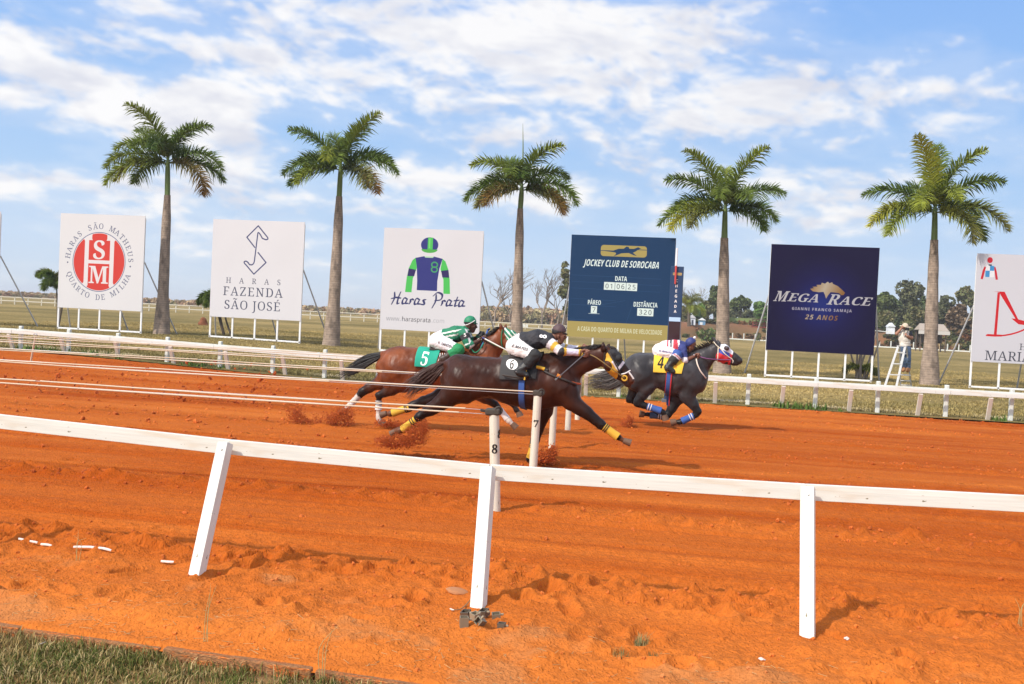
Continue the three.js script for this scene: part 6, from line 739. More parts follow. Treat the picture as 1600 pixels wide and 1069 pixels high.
{
  const { b, t, S, px } = G4, Z = S.Z, r = rng(9), W = (x, y, o = 0) => onZ(x, y, Z + o), X = (p) => W(p, 575).x, ax = () => W(1050, 584).y, f = (x, y, z) => b.f(x, y, z);
  part(t, 'tail', hairs([[W(987, 564), W(972, 576), W(955, 590), W(918, 598)], [W(987, 566), W(974, 584, .04), W(950, 600, .04), W(912, 600)], [W(987, 565), W(968, 580, -.03), W(940, 588, -.03), W(914, 597)], [W(987, 567), W(978, 590, .04), W(958, 604, .03), W(922, 602)]], r, 300, .0085, .13), mat(lin(.075, .062, .055), .55));
  const mane = []; for (let i = 0; i < 12; i++) { const u = i / 11, x = lerp(1082, 1118, u), y = lerp(551, 532, u) + (u < .4 ? 1.5 : 3); mane.push([W(x, y + 3, .01), W(x - 2, y - 1, .01), W(x - 4.5, y - 3 - 2 * r(), .02), W(x - 8, y - 4 - 3 * r(), .02)]); } part(t, 'mane', hairs(mane, r, 120, .007, .05, 6), hairDark);
  const cloth = canvasTex(512, 512, (g, w, h) => { g.fillStyle = '#e3bf3a'; g.fillRect(0, 0, w, h); for (let i = 0; i < 500; i++) { g.fillStyle = 'rgba(110,70,0,' + .05 * r() + ')'; g.fillRect(r() * w, r() * h, 5, 50 * r()); } for (const s of [0, 1]) { g.save(); g.translate(w * .245, s ? h * .20 : h * .80); if (s) g.rotate(Math.PI); g.fillStyle = '#17140f'; g.font = 'bold 170px sans-serif'; g.textAlign = 'center'; g.textBaseline = 'middle'; g.transform(1.15, 0, -.15, 1, 0, 0); g.fillText('4', 0, 4); g.restore(); } g.fillStyle = '#c8860f'; g.fillRect(w * .72, h * .84, 40, 40); g.fillRect(w * .72, h * .1, 40, 40); });
  part(t, 'number_cloth', drape(f, (th) => X(1021.5), (th) => X(1073 - 5 * Math.abs(th)), ax, Z, 1.5, -1.5, 26, 60, .012, .006, .014), new THREE.MeshStandardMaterial({ map: cloth, roughness: .8 }));
  part(t, 'saddle', drape(f, (th) => X(1030 + 4 * Math.abs(th)), (th) => X(1062 - 5 * Math.abs(th)), ax, Z, .42, -.42, 16, 26, .026, .016), leather);
  part(t, 'girth', drape(f, (th) => X(1044.5 - 1.0 * th), (th) => X(1050.5 - 1.0 * th), ax, Z, 1.45, 4.85, 6, 50, .012, .008), blueCloth); part(t, 'girth_edge', merge([drape(f, (th) => X(1050.7 - 1.0 * th), (th) => X(1052.6 - 1.0 * th), ax, Z, 1.45, 4.85, 2, 50, .012, .008), drape(f, (th) => X(1043.3 - 1.0 * th), (th) => X(1044.3 - 1.0 * th), ax, Z, 1.45, 4.85, 2, 50, .012, .008)]), redCloth);
  const cutA = planeCut(1116, 556, 1124, 534, Z), cutB = planeCut(1146, 546, 1138, 576, Z), A = onZ(1120, 540, Z);
  hood(G4, 'striped_hood', (x, y) => { const u = (x - A.x) / px, v = (A.y - y) / px, s = v - u * .45; return Math.hypot(u - 13.5, v - 3) < 3.2 ? [.02, .018, .02] : s < 1.8 ? [.72, .74, .80] : s < 8.5 ? Math.abs(u - v * .2 - 9) < 8 ? [.03, .06, .30] : [.5, .02, .03] : [.52, .02, .025]; }, (x, y, z) => Math.max(-cutA(x, y) - .015, -cutB(x, y) - .01));
  for (const s of [-1, 1]) { const q = onZ(1136, 544.5, Z + s * .10); part(t, 'eye_cup', new THREE.SphereGeometry(.042, 14, 8, 0, 6.283, 0, 1.5).rotateX(s * 1.57).translate(q.x, q.y, q.z), mat(lin(.05, .03, .03), .6)); }
  part(t, 'bridle', merge([strap(b, [[1115, 534], [1120, 540], [1127, 546], [1133, 553], [1139, 558], [1144, 561]], .0095, .014), strap(b, [[1122.5, 541], [1122, 552], [1121.5, 562], [1122.5, 566]], .010, .012), strap(b, [[1144, 561], [1145.5, 564.5], [1144.5, 567.5]], .010, .008)]), mat(lin(.72, .66, .52), .7));
  part(t, 'neck_rope', strap(b, [[1088, 561], [1090, 570], [1094, 579], [1099, 586], [1103, 591]], .013, .008), mat(lin(.72, .62, .52), .7));
  part(t, 'reins', merge([tube([W(1090, 556, .10), W(1102, 560, .17), W(1122, 562, .13), W(1144, 562.5, .10)], .0105, 20, 6), tube([W(1090, 556, -.08), W(1108, 561, -.16), W(1144, 562.5, -.1)], .0105, 20, 6)]), mat(lin(.16, .05, .14), .7));
}
// ------------------------------------------------------------------ riders and photographer
const skinTone = { dark: [.085, .036, .022], mid: [.20, .085, .050], light: [.36, .17, .11] };
const clothMat = (rough = .75) => new THREE.MeshStandardMaterial({ vertexColors: true, roughness: rough });
// a hand: palm, four curled fingers and a thumb, wrapped round what it holds (axis)
function hand(P, dir, up, s) {                               // P wrist, dir toward the knuckles, up = thumb side; bones in world units
  const side = new THREE.Vector3().crossVectors(dir, up).normalize(), at = (a, b, c) => P.clone().addScaledVector(dir, a * s).addScaledVector(up, b * s).addScaledVector(side, c * s), out = [];
  const B = (a, b, ra, rb) => out.push({ a, b, d: b.clone().sub(a), l2: Math.max(1e-9, b.distanceToSquared(a)), ra: ra * s, rb: rb * s, flat: 1 });
  B(at(-.01, 0, 0), at(.045, .016, 0), .026, .022); B(at(-.01, 0, 0), at(.045, -.02, 0), .026, .02);
  [[.030, .095], [.010, .102], [-.010, .096], [-.030, .082]].forEach(([o, L]) => { const k = at(.07, o, 0), m = at(L, o, .024), e = at(L - .022, o * .9, .05), f = at(L - .052, o * .8, .054); B(k.clone().lerp(at(.04, o, 0), .5), k, .0105, .0105); B(k, m, .0105, .0095); B(m, e, .0095, .0085); B(e, f, .0085, .0075); });
  B(at(.012, .026, .008), at(.045, .046, .028), .013, .011); B(at(.045, .046, .028), at(.068, .034, .045), .011, .0085); return out;
}
function buildPerson(Z, name, label, J, opt) {
  const b = new Body(Z), P = (x, y, o = 0) => onZ(x, y, Z + o), { pelvis, waist, chest, upper, neck, head, face, jaw, nose } = J, px = b.px;
  b.add('torso', .05, .03, [[...pelvis, ...waist], [...waist, ...chest], [...chest, ...upper]].map(([x, y, r, x2, y2, r2]) => [x, y, r, x2, y2, r2, 0, 0, J.flat ?? .78]));
  b.add('neck', .02, .03, [[upper[0], upper[1], neck[2] * 1.2, neck[0], neck[1], neck[2]], [neck[0], neck[1], neck[2], head[0], head[1] + 3, neck[2] * .95]]);
  b.add('head', .018, .025, [[head[0], head[1], head[2], head[0] + .5, head[1] + 1, head[2], 0, 0, 1.18], [face[0], face[1], face[2], jaw[0], jaw[1], jaw[2], 0, 0, 1.08], [nose[0] - 1.2, nose[1] - 2, nose[2] * .7, nose[0], nose[1], nose[2]], [nose[0] - 1, nose[1] - 3, nose[2] * .9, nose[0] - 3, nose[1] - 3.2, nose[2], .028], [nose[0] - 1, nose[1] - 3, nose[2] * .9, nose[0] - 3, nose[1] - 3.2, nose[2], -.028], [jaw[0] + (opt.front ? 0 : 1.8), jaw[1] - 2.4, nose[2] * .9, jaw[0] + (opt.front ? 0 : 2.3), jaw[1] - 2.2, nose[2] * .8], [head[0] - 1.2, face[1] - 1, nose[2] * .9, head[0] - 1.4, face[1] + 1.4, nose[2] * .8, head[2] * px * .86], [head[0] - 1.2, face[1] - 1, nose[2] * .9, head[0] - 1.4, face[1] + 1.4, nose[2] * .8, -head[2] * px * .86]]);
  const arms = [], hands = [];
  for (const [s, A] of [['near', J.near], ['far', J.far]]) {
    const [sh, el, wr, kn] = A; b.add(s + '_arm', .02, .035, [[sh[0], sh[1], sh[2], el[0], el[1], el[2], sh[3], el[3]], [el[0], el[1], el[2], wr[0], wr[1], wr[2], el[3], wr[3]]]);
    const w = P(wr[0], wr[1], wr[3]), k = P(kn[0], kn[1], kn[2]), d = k.clone().sub(w).normalize(), u = V3(...(A[4] ?? [0, 1, .2])), up = u.sub(d.clone().multiplyScalar(u.dot(d))).normalize(); const hb = hand(w, d, s === 'near' ? up : up, opt.handScale ?? 1); b.groups.push({ name: s + '_hand', k: .006, join: .012, bones: hb }); hands.push(s + '_hand');
  }
  for (const [s, L] of [['near', J.nearLeg], ['far', J.farLeg]]) { const [hp, kn, an, to] = L; b.add(s + '_leg', .025, .04, [[hp[0], hp[1], hp[2], kn[0], kn[1], kn[2], hp[3], kn[3]], [kn[0], kn[1], kn[2], lerp(kn[0], an[0], .4), lerp(kn[1], an[1], .4), kn[2] * .88, kn[3], lerp(kn[3], an[3], .4)], [lerp(kn[0], an[0], .4), lerp(kn[1], an[1], .4), kn[2] * .88, an[0], an[1], an[2], lerp(kn[3], an[3], .4), an[3]], [an[0], an[1], an[2] * 1.02, to[0], to[1], to[2], an[3], to[3]]]); }
  const base = P(pelvis[0], pelvis[1]), t = thing(name, label, 'person', base), tone = skinTone[opt.skin], cell = .0125;
  const skinCol = (x, y, z) => { const k = 1 + .12 * fbm(x * 20, y * 20, z * 20, 3), q = b.nearest(x, y, z); let c = tone; if (opt.gloves?.includes(q.group)) c = [.015, .014, .014]; if (q.group === 'head' && q.i === 5) c = [tone[0] * 1.0, tone[1] * .62, tone[2] * .66]; return tint(c, k); };
  const headB = b.sub(['head', 'neck']), handB = b.sub(hands), rest = b.sub(['torso', 'near_arm', 'far_arm', 'near_leg', 'far_leg', 'neck'], -.004);
  const bodyGeo = [netMesh((x, y, z) => rest.f(x, y, z), rest.box(), .016, skinCol), netMesh((x, y, z) => headB.f(x, y, z), headB.box(.02), .0055, skinCol)];
  for (const h of hands) { const hb = b.sub([h]); bodyGeo.push(netMesh((x, y, z) => hb.f(x, y, z), hb.box(.01), .0042, skinCol)); }
  part(t, 'body', merge(bodyGeo), new THREE.MeshStandardMaterial({ vertexColors: true, roughness: .55 }));
  const eyeR = px * .8; for (const s of [-1, 1]) { const e = P(nose[0] - 2.1, nose[1] - 2.1, s * .033); part(t, 'eye', new THREE.SphereGeometry(.0115, 10, 8).translate(e.x, e.y, e.z), eyeMat); }
  const garment = (nm, names, grow, colour, cut, m = clothMat(), c = cell) => { const g = b.sub(names, grow), fold = (x, y, z) => g.f(x, y, z) + .0075 * noise3(x * 16, y * 22, z * 19) + .004 * noise3(x * 42, y * 52, z * 47); return part(t, nm, netMesh(cut ? (x, y, z) => Math.max(fold(x, y, z), cut(x, y, z)) : fold, g.box(.02), c, (x, y, z) => colour(g.nearest(x, y, z), x, y, z)), m); };
  return { b, t, P, px, garment, J };
}
const along = (a, b) => { const d = b.clone().sub(a), L = d.length(); d.normalize(); return (x, y, z) => (x - a.x) * d.x + (y - a.y) * d.y + (z - a.z) * d.z - L; };      // < 0 before b
// shirt, breeches, boots and cap of a jockey
function dress(K, o) {
  const { b, t, P, J, px, garment } = K;
  const W = P(J.waist[0], J.waist[1]), Pv = P(J.pelvis[0], J.pelvis[1]), hem = along(P(J.upper[0], J.upper[1]), W.clone().lerp(Pv, .28)), cuffs = [['near_arm', J.near], ['far_arm', J.far]].map(([n, A]) => [n, along(P(A[1][0], A[1][1], A[1][3]), P(lerp(A[1][0], A[2][0], o.sleeve), lerp(A[1][1], A[2][1], o.sleeve), lerp(A[1][3], A[2][3], o.sleeve)))]);
  garment('shirt', ['torso', 'near_arm', 'far_arm'], .012, o.shirt, (x, y, z) => { const q = b.nearest(x, y, z); let c = -1; if (q.group === 'near_arm' && q.i === 1) c = cuffs[0][1](x, y, z); else if (q.group === 'far_arm' && q.i === 1) c = cuffs[1][1](x, y, z); return Math.max(c, hem(x, y, z)); });
  const knees = ['near', 'far'].map((s) => { const L = J[s + 'Leg']; return along(P(L[0][0], L[0][1], L[0][3]), P(lerp(L[0][0], L[1][0], o.breech), lerp(L[0][1], L[1][1], o.breech), lerp(L[0][3], L[1][3], o.breech))); });
  const belt = along(Pv, Pv.clone().lerp(W, 1.0));
  garment('breeches', ['torso', 'near_leg', 'far_leg'], .009, (q, x, y, z) => tint(o.breechColour, 1 + .04 * noise3(x * 20, y * 20, z * 20)), (x, y, z) => { const q = b.nearest(x, y, z); let c = belt(x, y, z); if (q.group === 'near_leg') c = Math.max(-1, knees[0](x, y, z)); if (q.group === 'far_leg') c = Math.max(-1, knees[1](x, y, z)); if (/arm|hand|head/.test(q.group)) c = Math.max(c, .01); return c; });
  for (const s of ['near', 'far']) { const L = J[s + 'Leg'], k = P(L[1][0], L[1][1], L[1][3]), a = P(L[2][0], L[2][1], L[2][3]), start = along(a, k.clone().lerp(a, o.boot ?? .12)); garment('boot', [s + '_leg'], .010, (q, x, y, z) => o.bootColour(q, x, y, z), (x, y, z) => { const q = b.nearest(x, y, z); return q.i === 0 || q.group !== s + '_leg' ? .01 : q.i < 3 ? Math.max(start(x, y, z), -1) : -1; }, clothMat(.5)); if (o.legging) { garment('legging', [s + '_leg'], .014, o.legging, (x, y, z) => { const q = b.nearest(x, y, z); return q.group !== s + '_leg' || q.i === 3 || (q.i === 0 && q.h < (o.legTop ?? .84)) || (q.i === 2 && q.h > .35) ? .01 : -1; }); } }
  // cap: a shell over the skull with a short peak
  const h = J.head, C = P(h[0], h[1]), R = h[2] * px, tilt = o.capTilt ?? .35, cap = netMesh((x, y, z) => { const dx = x - C.x, dy = y - C.y, dz = z - C.z, dist = Math.sqrt(dx * dx + dy * dy * .92 + dz * dz * 1.15) - R * 1.16; const low = -(dy * Math.cos(tilt) - dx * -Math.sin(tilt) * -1 + R * .22); return Math.max(dist + .002 * noise3(x * 50, y * 50, z * 50), low); }, new THREE.Box3(C.clone().addScalar(-R * 1.5), C.clone().addScalar(R * 1.5)), .0065, (x, y, z) => o.cap((x - C.x) / R, (y - C.y) / R, (z - C.z) / R)); part(t, 'cap', cap, clothMat(.6));
  const pk = netMesh((x, y, z) => { const dx = (x - C.x) / R, dy = (y - C.y) / R, dz = (z - C.z) / R, u = dx * Math.cos(tilt) - dy * Math.sin(tilt) * 1, v = dy * Math.cos(tilt) + dx * Math.sin(tilt); const e = Math.sqrt(Math.pow((u - .72) / .75, 2) + Math.pow(dz / .72, 2)) - 1; return Math.max(e * R * .5, Math.abs(v - .02 + .08 * u) * R - .008); }, new THREE.Box3(C.clone().addScalar(-R * 1.9), C.clone().addScalar(R * 1.9)), .006, () => o.peak); part(t, 'cap_peak', pk, clothMat(.6));
}
const box01 = (u, a, b) => u > a && u < b;
// number 6
const J6 = buildPerson(-12.85, 'person', 'person in black shirt with white and yellow sleeves, crouched riding the dark horse', {
  pelvis: [804, 540, 11.5], waist: [818, 533, 11], chest: [840, 530, 12.5], upper: [857, 531, 10], neck: [864, 528, 6], head: [873.5, 518, 9.6], face: [878, 526, 6.6], jaw: [876, 533.5, 4.4], nose: [884.5, 527.5, 1.5],
  near: [[857, 535, 7.5, .16], [877, 550, 5, .22], [907, 551, 3.8, .13], [914, 551, .12], [0, 1, .4]], far: [[860, 534, 7, -.16], [882, 545, 5, -.22], [908, 546, 3.8, -.12], [915, 546, -.1], [0, 1, -.3]],
  nearLeg: [[804, 542, 12, .09], [836, 556, 7.2, .29], [811, 581, 4.4, .35], [822, 587, 3.8, .35]], farLeg: [[804, 542, 12, -.09], [836, 556, 8, -.29], [809, 581, 5, -.36], [821, 588, 4, -.36]] }, { skin: 'mid', handScale: 1.12 });
dress(J6, { sleeve: .96, breech: .92, breechColour: [.74, .71, .70], boot: .0, bootColour: () => [.012, .012, .013], legTop: .86, legging: (q) => [.013, .013, .014], capTilt: .22, cap: (u, v) => v + u * .22 < .12 ? [.012, .011, .012] : [.075, .040, .045], peak: [.02, .015, .016],
  shirt: (q, x, y, z) => { if (/arm/.test(q.group)) { const u = q.i + q.h; return u < .10 ? [.02, .02, .024] : box01(u, .36, .62) ? [.62, .36, .03] : u < .92 ? [.72, .69, .72] : u < 1.10 ? [.02, .02, .024] : u < 1.24 ? [.62, .38, .03] : u > 1.86 ? [.60, .38, .04] : [.66, .63, .74]; } return tint([.024, .024, .030], 1 + .25 * noise3(x * 12, y * 12, z * 12)); } });
{ const s = J6.b.sub(['torso', 'near_arm', 'far_arm'], .012), l = J6.b.sub(['torso', 'near_leg'], .009); part(J6.t, 'printed_number', decal(s, 848, 525.5, 16, 9.5, .12, null, .008), decalMat(canvasTex(256, 128, (g) => { g.clearRect(0, 0, 256, 128); g.translate(128, 64); g.rotate(-1.5708); g.fillStyle = '#f1efef'; g.font = 'bold 250px sans-serif'; g.textAlign = 'center'; g.textBaseline = 'middle'; g.scale(.62, 1); g.fillText('8', 0, 10); }))); part(J6.t, 'printed_name', decal(l, 812, 543, 27, 9, .26, null, .008), decalMat(textTex('E.MATOS', '#2a2626', 'italic bold 66px sans-serif', 256, 96, -.1))); }
// number 5
const J5 = buildPerson(-16.0, 'person', 'person in green shirt with white stripes, crouched riding the bay horse', {
  pelvis: [684, 531, 11], waist: [697, 525, 9.5], chest: [713, 522, 11], upper: [725, 519, 9], neck: [730, 513, 4.8], head: [734.5, 503.5, 8.4], face: [739, 511, 5.6], jaw: [738.5, 517, 3.6], nose: [745, 511.5, 1.3],
  near: [[725, 521, 6.5, .17], [732, 540, 4.4, .21], [750, 531.5, 3, .12], [756, 528.5, .1], [0, 1, .4]], far: [[727, 519, 6.2, -.17], [737, 533, 4.2, -.2], [748, 525, 2.9, -.1], [754, 523.5, -.09], [0, 1, -.3]],
  nearLeg: [[682, 533, 11, .09], [717, 547, 7.2, .27], [692, 561, 4.3, .34], [701, 566, 3.4, .34]], farLeg: [[682, 533, 11, -.09], [717, 547, 7.2, -.27], [692, 561, 4.3, -.34], [701, 566, 3.4, -.34]] }, { skin: 'dark', handScale: 1.1, gloves: ['far_hand'] });
dress(J5, { sleeve: .42, breech: .93, breechColour: [.76, .73, .76], boot: .1, bootColour: () => [.05, .03, .022], legging: (q) => [.008, .22, .07], capTilt: .12, cap: (u, v, w) => v < -.02 ? [.012, .012, .014] : [.010, .20, .095], peak: [.012, .10, .05],
  shirt: (q, x, y, z) => { const k = 1 + .2 * noise3(x * 12, y * 12, z * 12); if (/arm/.test(q.group)) { const u = q.i + q.h; if (box01(u, .12, .52) && z > J5.b.Z + .19) return [.03, .03, .035]; const a = Math.atan2(z - lerp(q.q.a.z, q.q.b.z, q.h), x - lerp(q.q.a.x, q.q.b.x, q.h)); return u > .88 && u < .98 ? [.66, .7, .68] : Math.abs(a - .7) < .28 ? [.7, .7, .7] : tint([.010, .165, .085], k); } const cy = lerp(q.q.a.y, q.q.b.y, q.h), v = (y - cy) / lerp(q.q.ra, q.q.rb, q.h); return box01(v, .30, .48) || box01(v, -.22, -.03) ? [.70, .72, .68] : v < -.75 ? [.015, .03, .02] : tint([.010, .175, .085], k); } });
{ const s = J5.b.sub(['near_arm', 'torso'], .012), l = J5.b.sub(['torso', 'near_leg'], .009); part(J5.t, 'printed_number', decal(s, 726.5, 523.5, 6, 8, -.05, null, .008), decalMat(textTex('5', '#f4f2ef', 'bold 120px sans-serif', 96, 128))); part(J5.t, 'printed_name', decal(l, 695.5, 538.5, 25, 8, .32, null, .008), decalMat(textTex('Y. SANTOS', '#2a2626', 'bold 58px sans-serif', 256, 80))); const c = J5.P(729.5, 507); part(J5.t, 'chin_strap', tube([J5.P(725, 508.5, .09), J5.P(731, 507, .105), J5.P(737, 504, .10), J5.P(742, 501, .07)], .0075, 12, 6), whiteCloth); }
// number 4
const J4 = buildPerson(-18.9, 'person', 'person in white shirt with navy sleeves and pompom cap, riding the grey horse', {
  pelvis: [1031, 547, 9.8], waist: [1042, 543, 9], chest: [1055, 543, 10], upper: [1065, 542.5, 8.2], neck: [1071, 541, 4.6], head: [1079.5, 536.5, 7.3], face: [1080, 544, 4.8], jaw: [1077.5, 549, 3.2], nose: [1084, 546, 1.2],
  near: [[1067, 545, 5.2, .16], [1070, 563, 3.8, .23], [1084, 557.5, 2.8, .12], [1090, 555, .1], [0, 1, .4]], far: [[1066, 545, 6, -.16], [1072, 561, 4, -.22], [1085, 557, 2.7, -.1], [1091, 555, -.08], [0, 1, -.3]],
  nearLeg: [[1030, 549, 9.4, .09], [1058, 555, 6.4, .28], [1043, 575, 4, .36], [1051, 580, 3.2, .36]], farLeg: [[1030, 549, 9.4, -.09], [1058, 555, 6.4, -.28], [1043, 575, 4, -.36], [1051, 580, 3.2, -.36]] }, { skin: 'mid', handScale: 1.1 });
dress(J4, { sleeve: .18, breech: .93, breechColour: [.76, .70, .72], boot: .34, bootColour: () => [.016, .018, .018], legging: (q) => { const u = q.i + q.h; return box01(u, 1.12, 1.26) || box01(u, 1.40, 1.54) ? [.72, .7, .74] : box01(u, 1.26, 1.40) ? [.4, .03, .04] : u > 1.54 ? [.016, .018, .018] : [.03, .08, .30]; }, capTilt: .62, cap: (u, v, w) => Math.abs(w) < .12 ? [.04, .09, .34] : [.022, .032, .15], peak: [.03, .02, .05],
  shirt: (q, x, y, z) => { if (/arm/.test(q.group)) { const u = q.i + q.h; return u > .82 ? [.7, .68, .72] : [.028, .04, .17]; } const u = q.i + q.h; const s = box01(u, 1.02, 1.22) ? [.5, .04, .06] : box01(u, 1.40, 1.60) ? [.03, .04, .05] : box01(u, 1.78, 2.02) ? [.5, .04, .06] : u > 2.75 ? [.03, .04, .16] : null; return s && z > J4.b.Z - .5 ? s : tint([.75, .70, .73], 1 + .05 * noise3(x * 12, y * 12, z * 12)); } });
{ const l = J4.b.sub(['torso', 'near_leg'], .009); part(J4.t, 'printed_name', decal(l, 1039.5, 549.5, 21, 6.5, .16, null, .008), decalMat(textTex('W.VERGARA', '#4a4a7c', 'bold 50px sans-serif', 256, 76))); const c = J4.P(1085.5, 527.8); part(J4.t, 'pompom', new THREE.IcosahedronGeometry(.028, 2).translate(c.x, c.y, c.z), whiteCloth); }
// whips held by two riders
{ const a = onZ(757.5, 529.5, -15.83), b = onZ(791, 547, -15.72), w = thing('riding_whip', 'white riding whip held by the rider in the green striped shirt', 'whip', a); part(w, 'shaft', rod(a, b, .012, .009, 8), mat(lin(.66, .64, .58), .5)); part(w, 'grip', rod(a, a.clone().lerp(b, -.12), .014, .014, 8), mat(lin(.04, .05, .2), .6));
  const c = onZ(914.5, 552.5, -12.70), d = onZ(867.5, 594, -12.44), v = thing('riding_whip', 'dark riding whip held by the rider in the black shirt, pointing back along the neck', 'whip', c); part(v, 'shaft', rod(c, d, .008, .006, 8), mat(lin(.10, .10, .11), .35)); part(v, 'flap', rod(d.clone().lerp(c, .05), d, .011, .013, 8), mat(lin(.16, .16, .16), .5)); }
// the person on the ladder on his step ladder
{
  const Z = -38.9, K = buildPerson(Z, 'person', 'person in hat, pale vest and jeans holding a camera on a step ladder', {
    pelvis: [1414.5, 544, 6.4], waist: [1414, 538, 6.6], chest: [1413.5, 529, 7.6], upper: [1414, 521, 6.2], neck: [1414.5, 517, 2.7], head: [1415, 511.5, 4.3], face: [1415, 513, 3.2], jaw: [1415, 516, 2.2], nose: [1415.4, 513.6, .7], flat: 1.1,
    near: [[1421.5, 521.5, 3.2, .02], [1424.5, 528, 2.4, .12], [1417.5, 525, 1.9, .24], [1415.5, 522.5, .26], [0, 1, 0]], far: [[1406.5, 521.5, 3.2, .02], [1401, 521.5, 2.3, .1], [1409, 513, 1.9, .16], [1411, 511, .2], [0, 1, 0]],
    nearLeg: [[1418, 545, 4.6, 0], [1419, 562, 3.4, .04], [1419.5, 576, 2.3, 0], [1418.5, 579, 2.2, .12]], farLeg: [[1411, 545, 4.6, 0], [1411.5, 562, 3.4, .04], [1412, 575.5, 2.3, 0], [1411, 578.5, 2.2, .12]] }, { skin: 'light', front: true, handScale: 1.05 });
  const { t, P, garment, b, px } = K, beltY = P(1414, 540.5).y;
  garment('shirt', ['torso', 'near_arm', 'far_arm'], .014, (q, x, y, z) => /arm/.test(q.group) ? (x > P(1414, 520).x ? [.015, .016, .025] : [.45, .42, .38]) : tint([.62, .57, .50], 1 + .3 * noise3(x * 9, y * 9, z * 9)), (x, y, z) => { const q = b.nearest(x, y, z); return Math.max(/arm/.test(q.group) ? (q.i === 1 ? .02 : (q.h - .75) * .1) : -1, beltY - y); });
  garment('jeans', ['torso', 'near_leg', 'far_leg'], .014, (q, x, y, z) => tint([.075, .12, .20], 1 + .4 * fbm(x * 6, y * 6, z * 6, 3)), (x, y, z) => { const q = b.nearest(x, y, z); return Math.max(/arm|hand|head/.test(q.group) ? .02 : -1, y - beltY + .003, q.i === 3 && /leg/.test(q.group) ? .02 : -1); });
  for (const s of ['near', 'far']) garment('shoe', [s + '_leg'], .016, () => [.33, .15, .06], (x, y, z) => { const q = b.nearest(x, y, z); return q.group === s + '_leg' && (q.i === 3 || (q.i === 2 && q.h > .9)) ? -1 : .02; });
  part(t, 'belt', new THREE.CylinderGeometry(7.0 * px, 7.0 * px, .045, 20).scale(1, 1, .95).translate(P(1414.2, 541).x, beltY, Z), leather);
  const h = P(1414.5, 509.3); part(t, 'hat', merge([new THREE.CylinderGeometry(.205, .21, .016, 24).rotateZ(-.12).rotateX(.12).translate(h.x + .01, h.y - .02, Z + .03), new THREE.SphereGeometry(.115, 20, 10, 0, 6.283, 0, 1.6).scale(1, 1.05, 1.1).translate(h.x, h.y - .015, Z)]), mat(lin(.52, .44, .33), .9));
  const c = P(1415.3, 514.2), q = Z + .26, cam = thing('camera', 'black camera held up to the face of the person on the ladder', 'camera', V3(c.x, c.y, q)); part(cam, 'camera_body', new RoundedBoxGeometry(.14, .10, .06, 2, .012).translate(c.x, c.y, q), blackCloth); part(cam, 'lens', rod(V3(c.x, c.y - .01, q + .03), V3(c.x - .03, c.y - .01, q + .15), .035, .04, 16), blackCloth); part(cam, 'strap', tube([V3(c.x - .06, c.y, q), P(1412, 522, .16), P(1414, 527, .2), P(1416, 522, .18), V3(c.x + .06, c.y, q)], .008, 20, 5), blackCloth);
  const al = mat(lin(.66, .66, .64), .4, { metalness: .2 }), L = thing('step_ladder', 'white step ladder under the person on the ladder, beside the palm with the yellow leaf', 'ladder', V3(P(1404, 606).x, 0, Z)), G = (x, y, z) => onZ(x, y, z);
  const fl = [G(1403.5, 541, Z + .38), G(1381.5, 611, Z + .75)], fr = [G(1414.5, 541, Z + .38), G(1400, 608, Z + .75)], bl = [G(1406, 541, Z + .30), G(1407.5, 598, Z - .35)], br = [G(1416, 541, Z + .30), G(1424.5, 600, Z - .35)];
  for (const k of [fl, fr]) { k[1].y = .0; part(L, 'front_leg', beam(k[0], k[1], .075, .04, V3(0, 0, 1), .006), al); } for (const k of [bl, br]) { k[1].y = .02; part(L, 'rear_leg', beam(k[0], k[1], .05, .03, V3(0, 0, 1), .006), mat(lin(.45, .46, .46), .4, { metalness: .3 })); }
  for (const u of [.15, .42, .68]) part(L, 'front_step', beam(fl[0].clone().lerp(fl[1], u), fr[0].clone().lerp(fr[1], u), .04, .07, V3(0, 0, 1), .005), al);
  for (const u of [.18, .38, .58, .70, .84, .95]) part(L, 'rear_rung', beam(bl[0].clone().lerp(bl[1], u), br[0].clone().lerp(br[1], u), .035, u === .70 ? .3 : .05, V3(0, 0, 1), .005), al);
  part(L, 'top_plate', new RoundedBoxGeometry(.30, .03, .16, 1, .006).translate((fl[0].x + fr[0].x) / 2, fl[0].y + .01, Z + .34), al);
}
// ------------------------------------------------------------------ flying dirt and small things on the verge
function spray(name, label, Z, blobs, n, seed, sz = .011) {
  const r = rng(seed), list = [], vol = blobs.map((b) => b[4] ?? 1), sum = vol.reduce((a, b) => a + b, 0);
  for (let i = 0; i < n; i++) { let q = r() * sum, j = 0; while (q > vol[j] && j < vol.length - 1) q -= vol[j++]; const [x, y, rx, ry] = blobs[j], g = () => (r() + r() + r() - 1.5) * 1.45; const o = (r() - .5) * .5, px = x + g() * rx, py = y + g() * ry, p = onZ(px, py, Z + o); if (p.y < .01) continue; if (noise2(px * .22 + seed, py * .28) < -.62 + r() * .5 && n > 2000) continue; const s = sz * lerp(.35, 3.2, Math.pow(r(), 14)), k = lerp(.75, 1.1, r()); list.push([p, V3(s, s * lerp(.7, 1.1, r()), s), [.44 * k, .090 * k, .012 * k], r() * 6, r() * 6, r() * 6]); }
  stuffMesh(name, instanced(clodGeo(seed), new THREE.MeshStandardMaterial({ roughness: 1 }), list), label, 'flying dirt');
}
spray('dirt_spray', 'fan of red dirt thrown up behind the hind hoof of the bay horse', -15.9, [[462, 652, 9, 16, 1], [474, 668, 14, 14, 1.2], [492, 679, 18, 9, 1.9], [510, 671, 20, 14, 1.6], [527, 658, 16, 12, 1.2], [538, 648, 10, 9, .6]], 90000, 5, .0034);
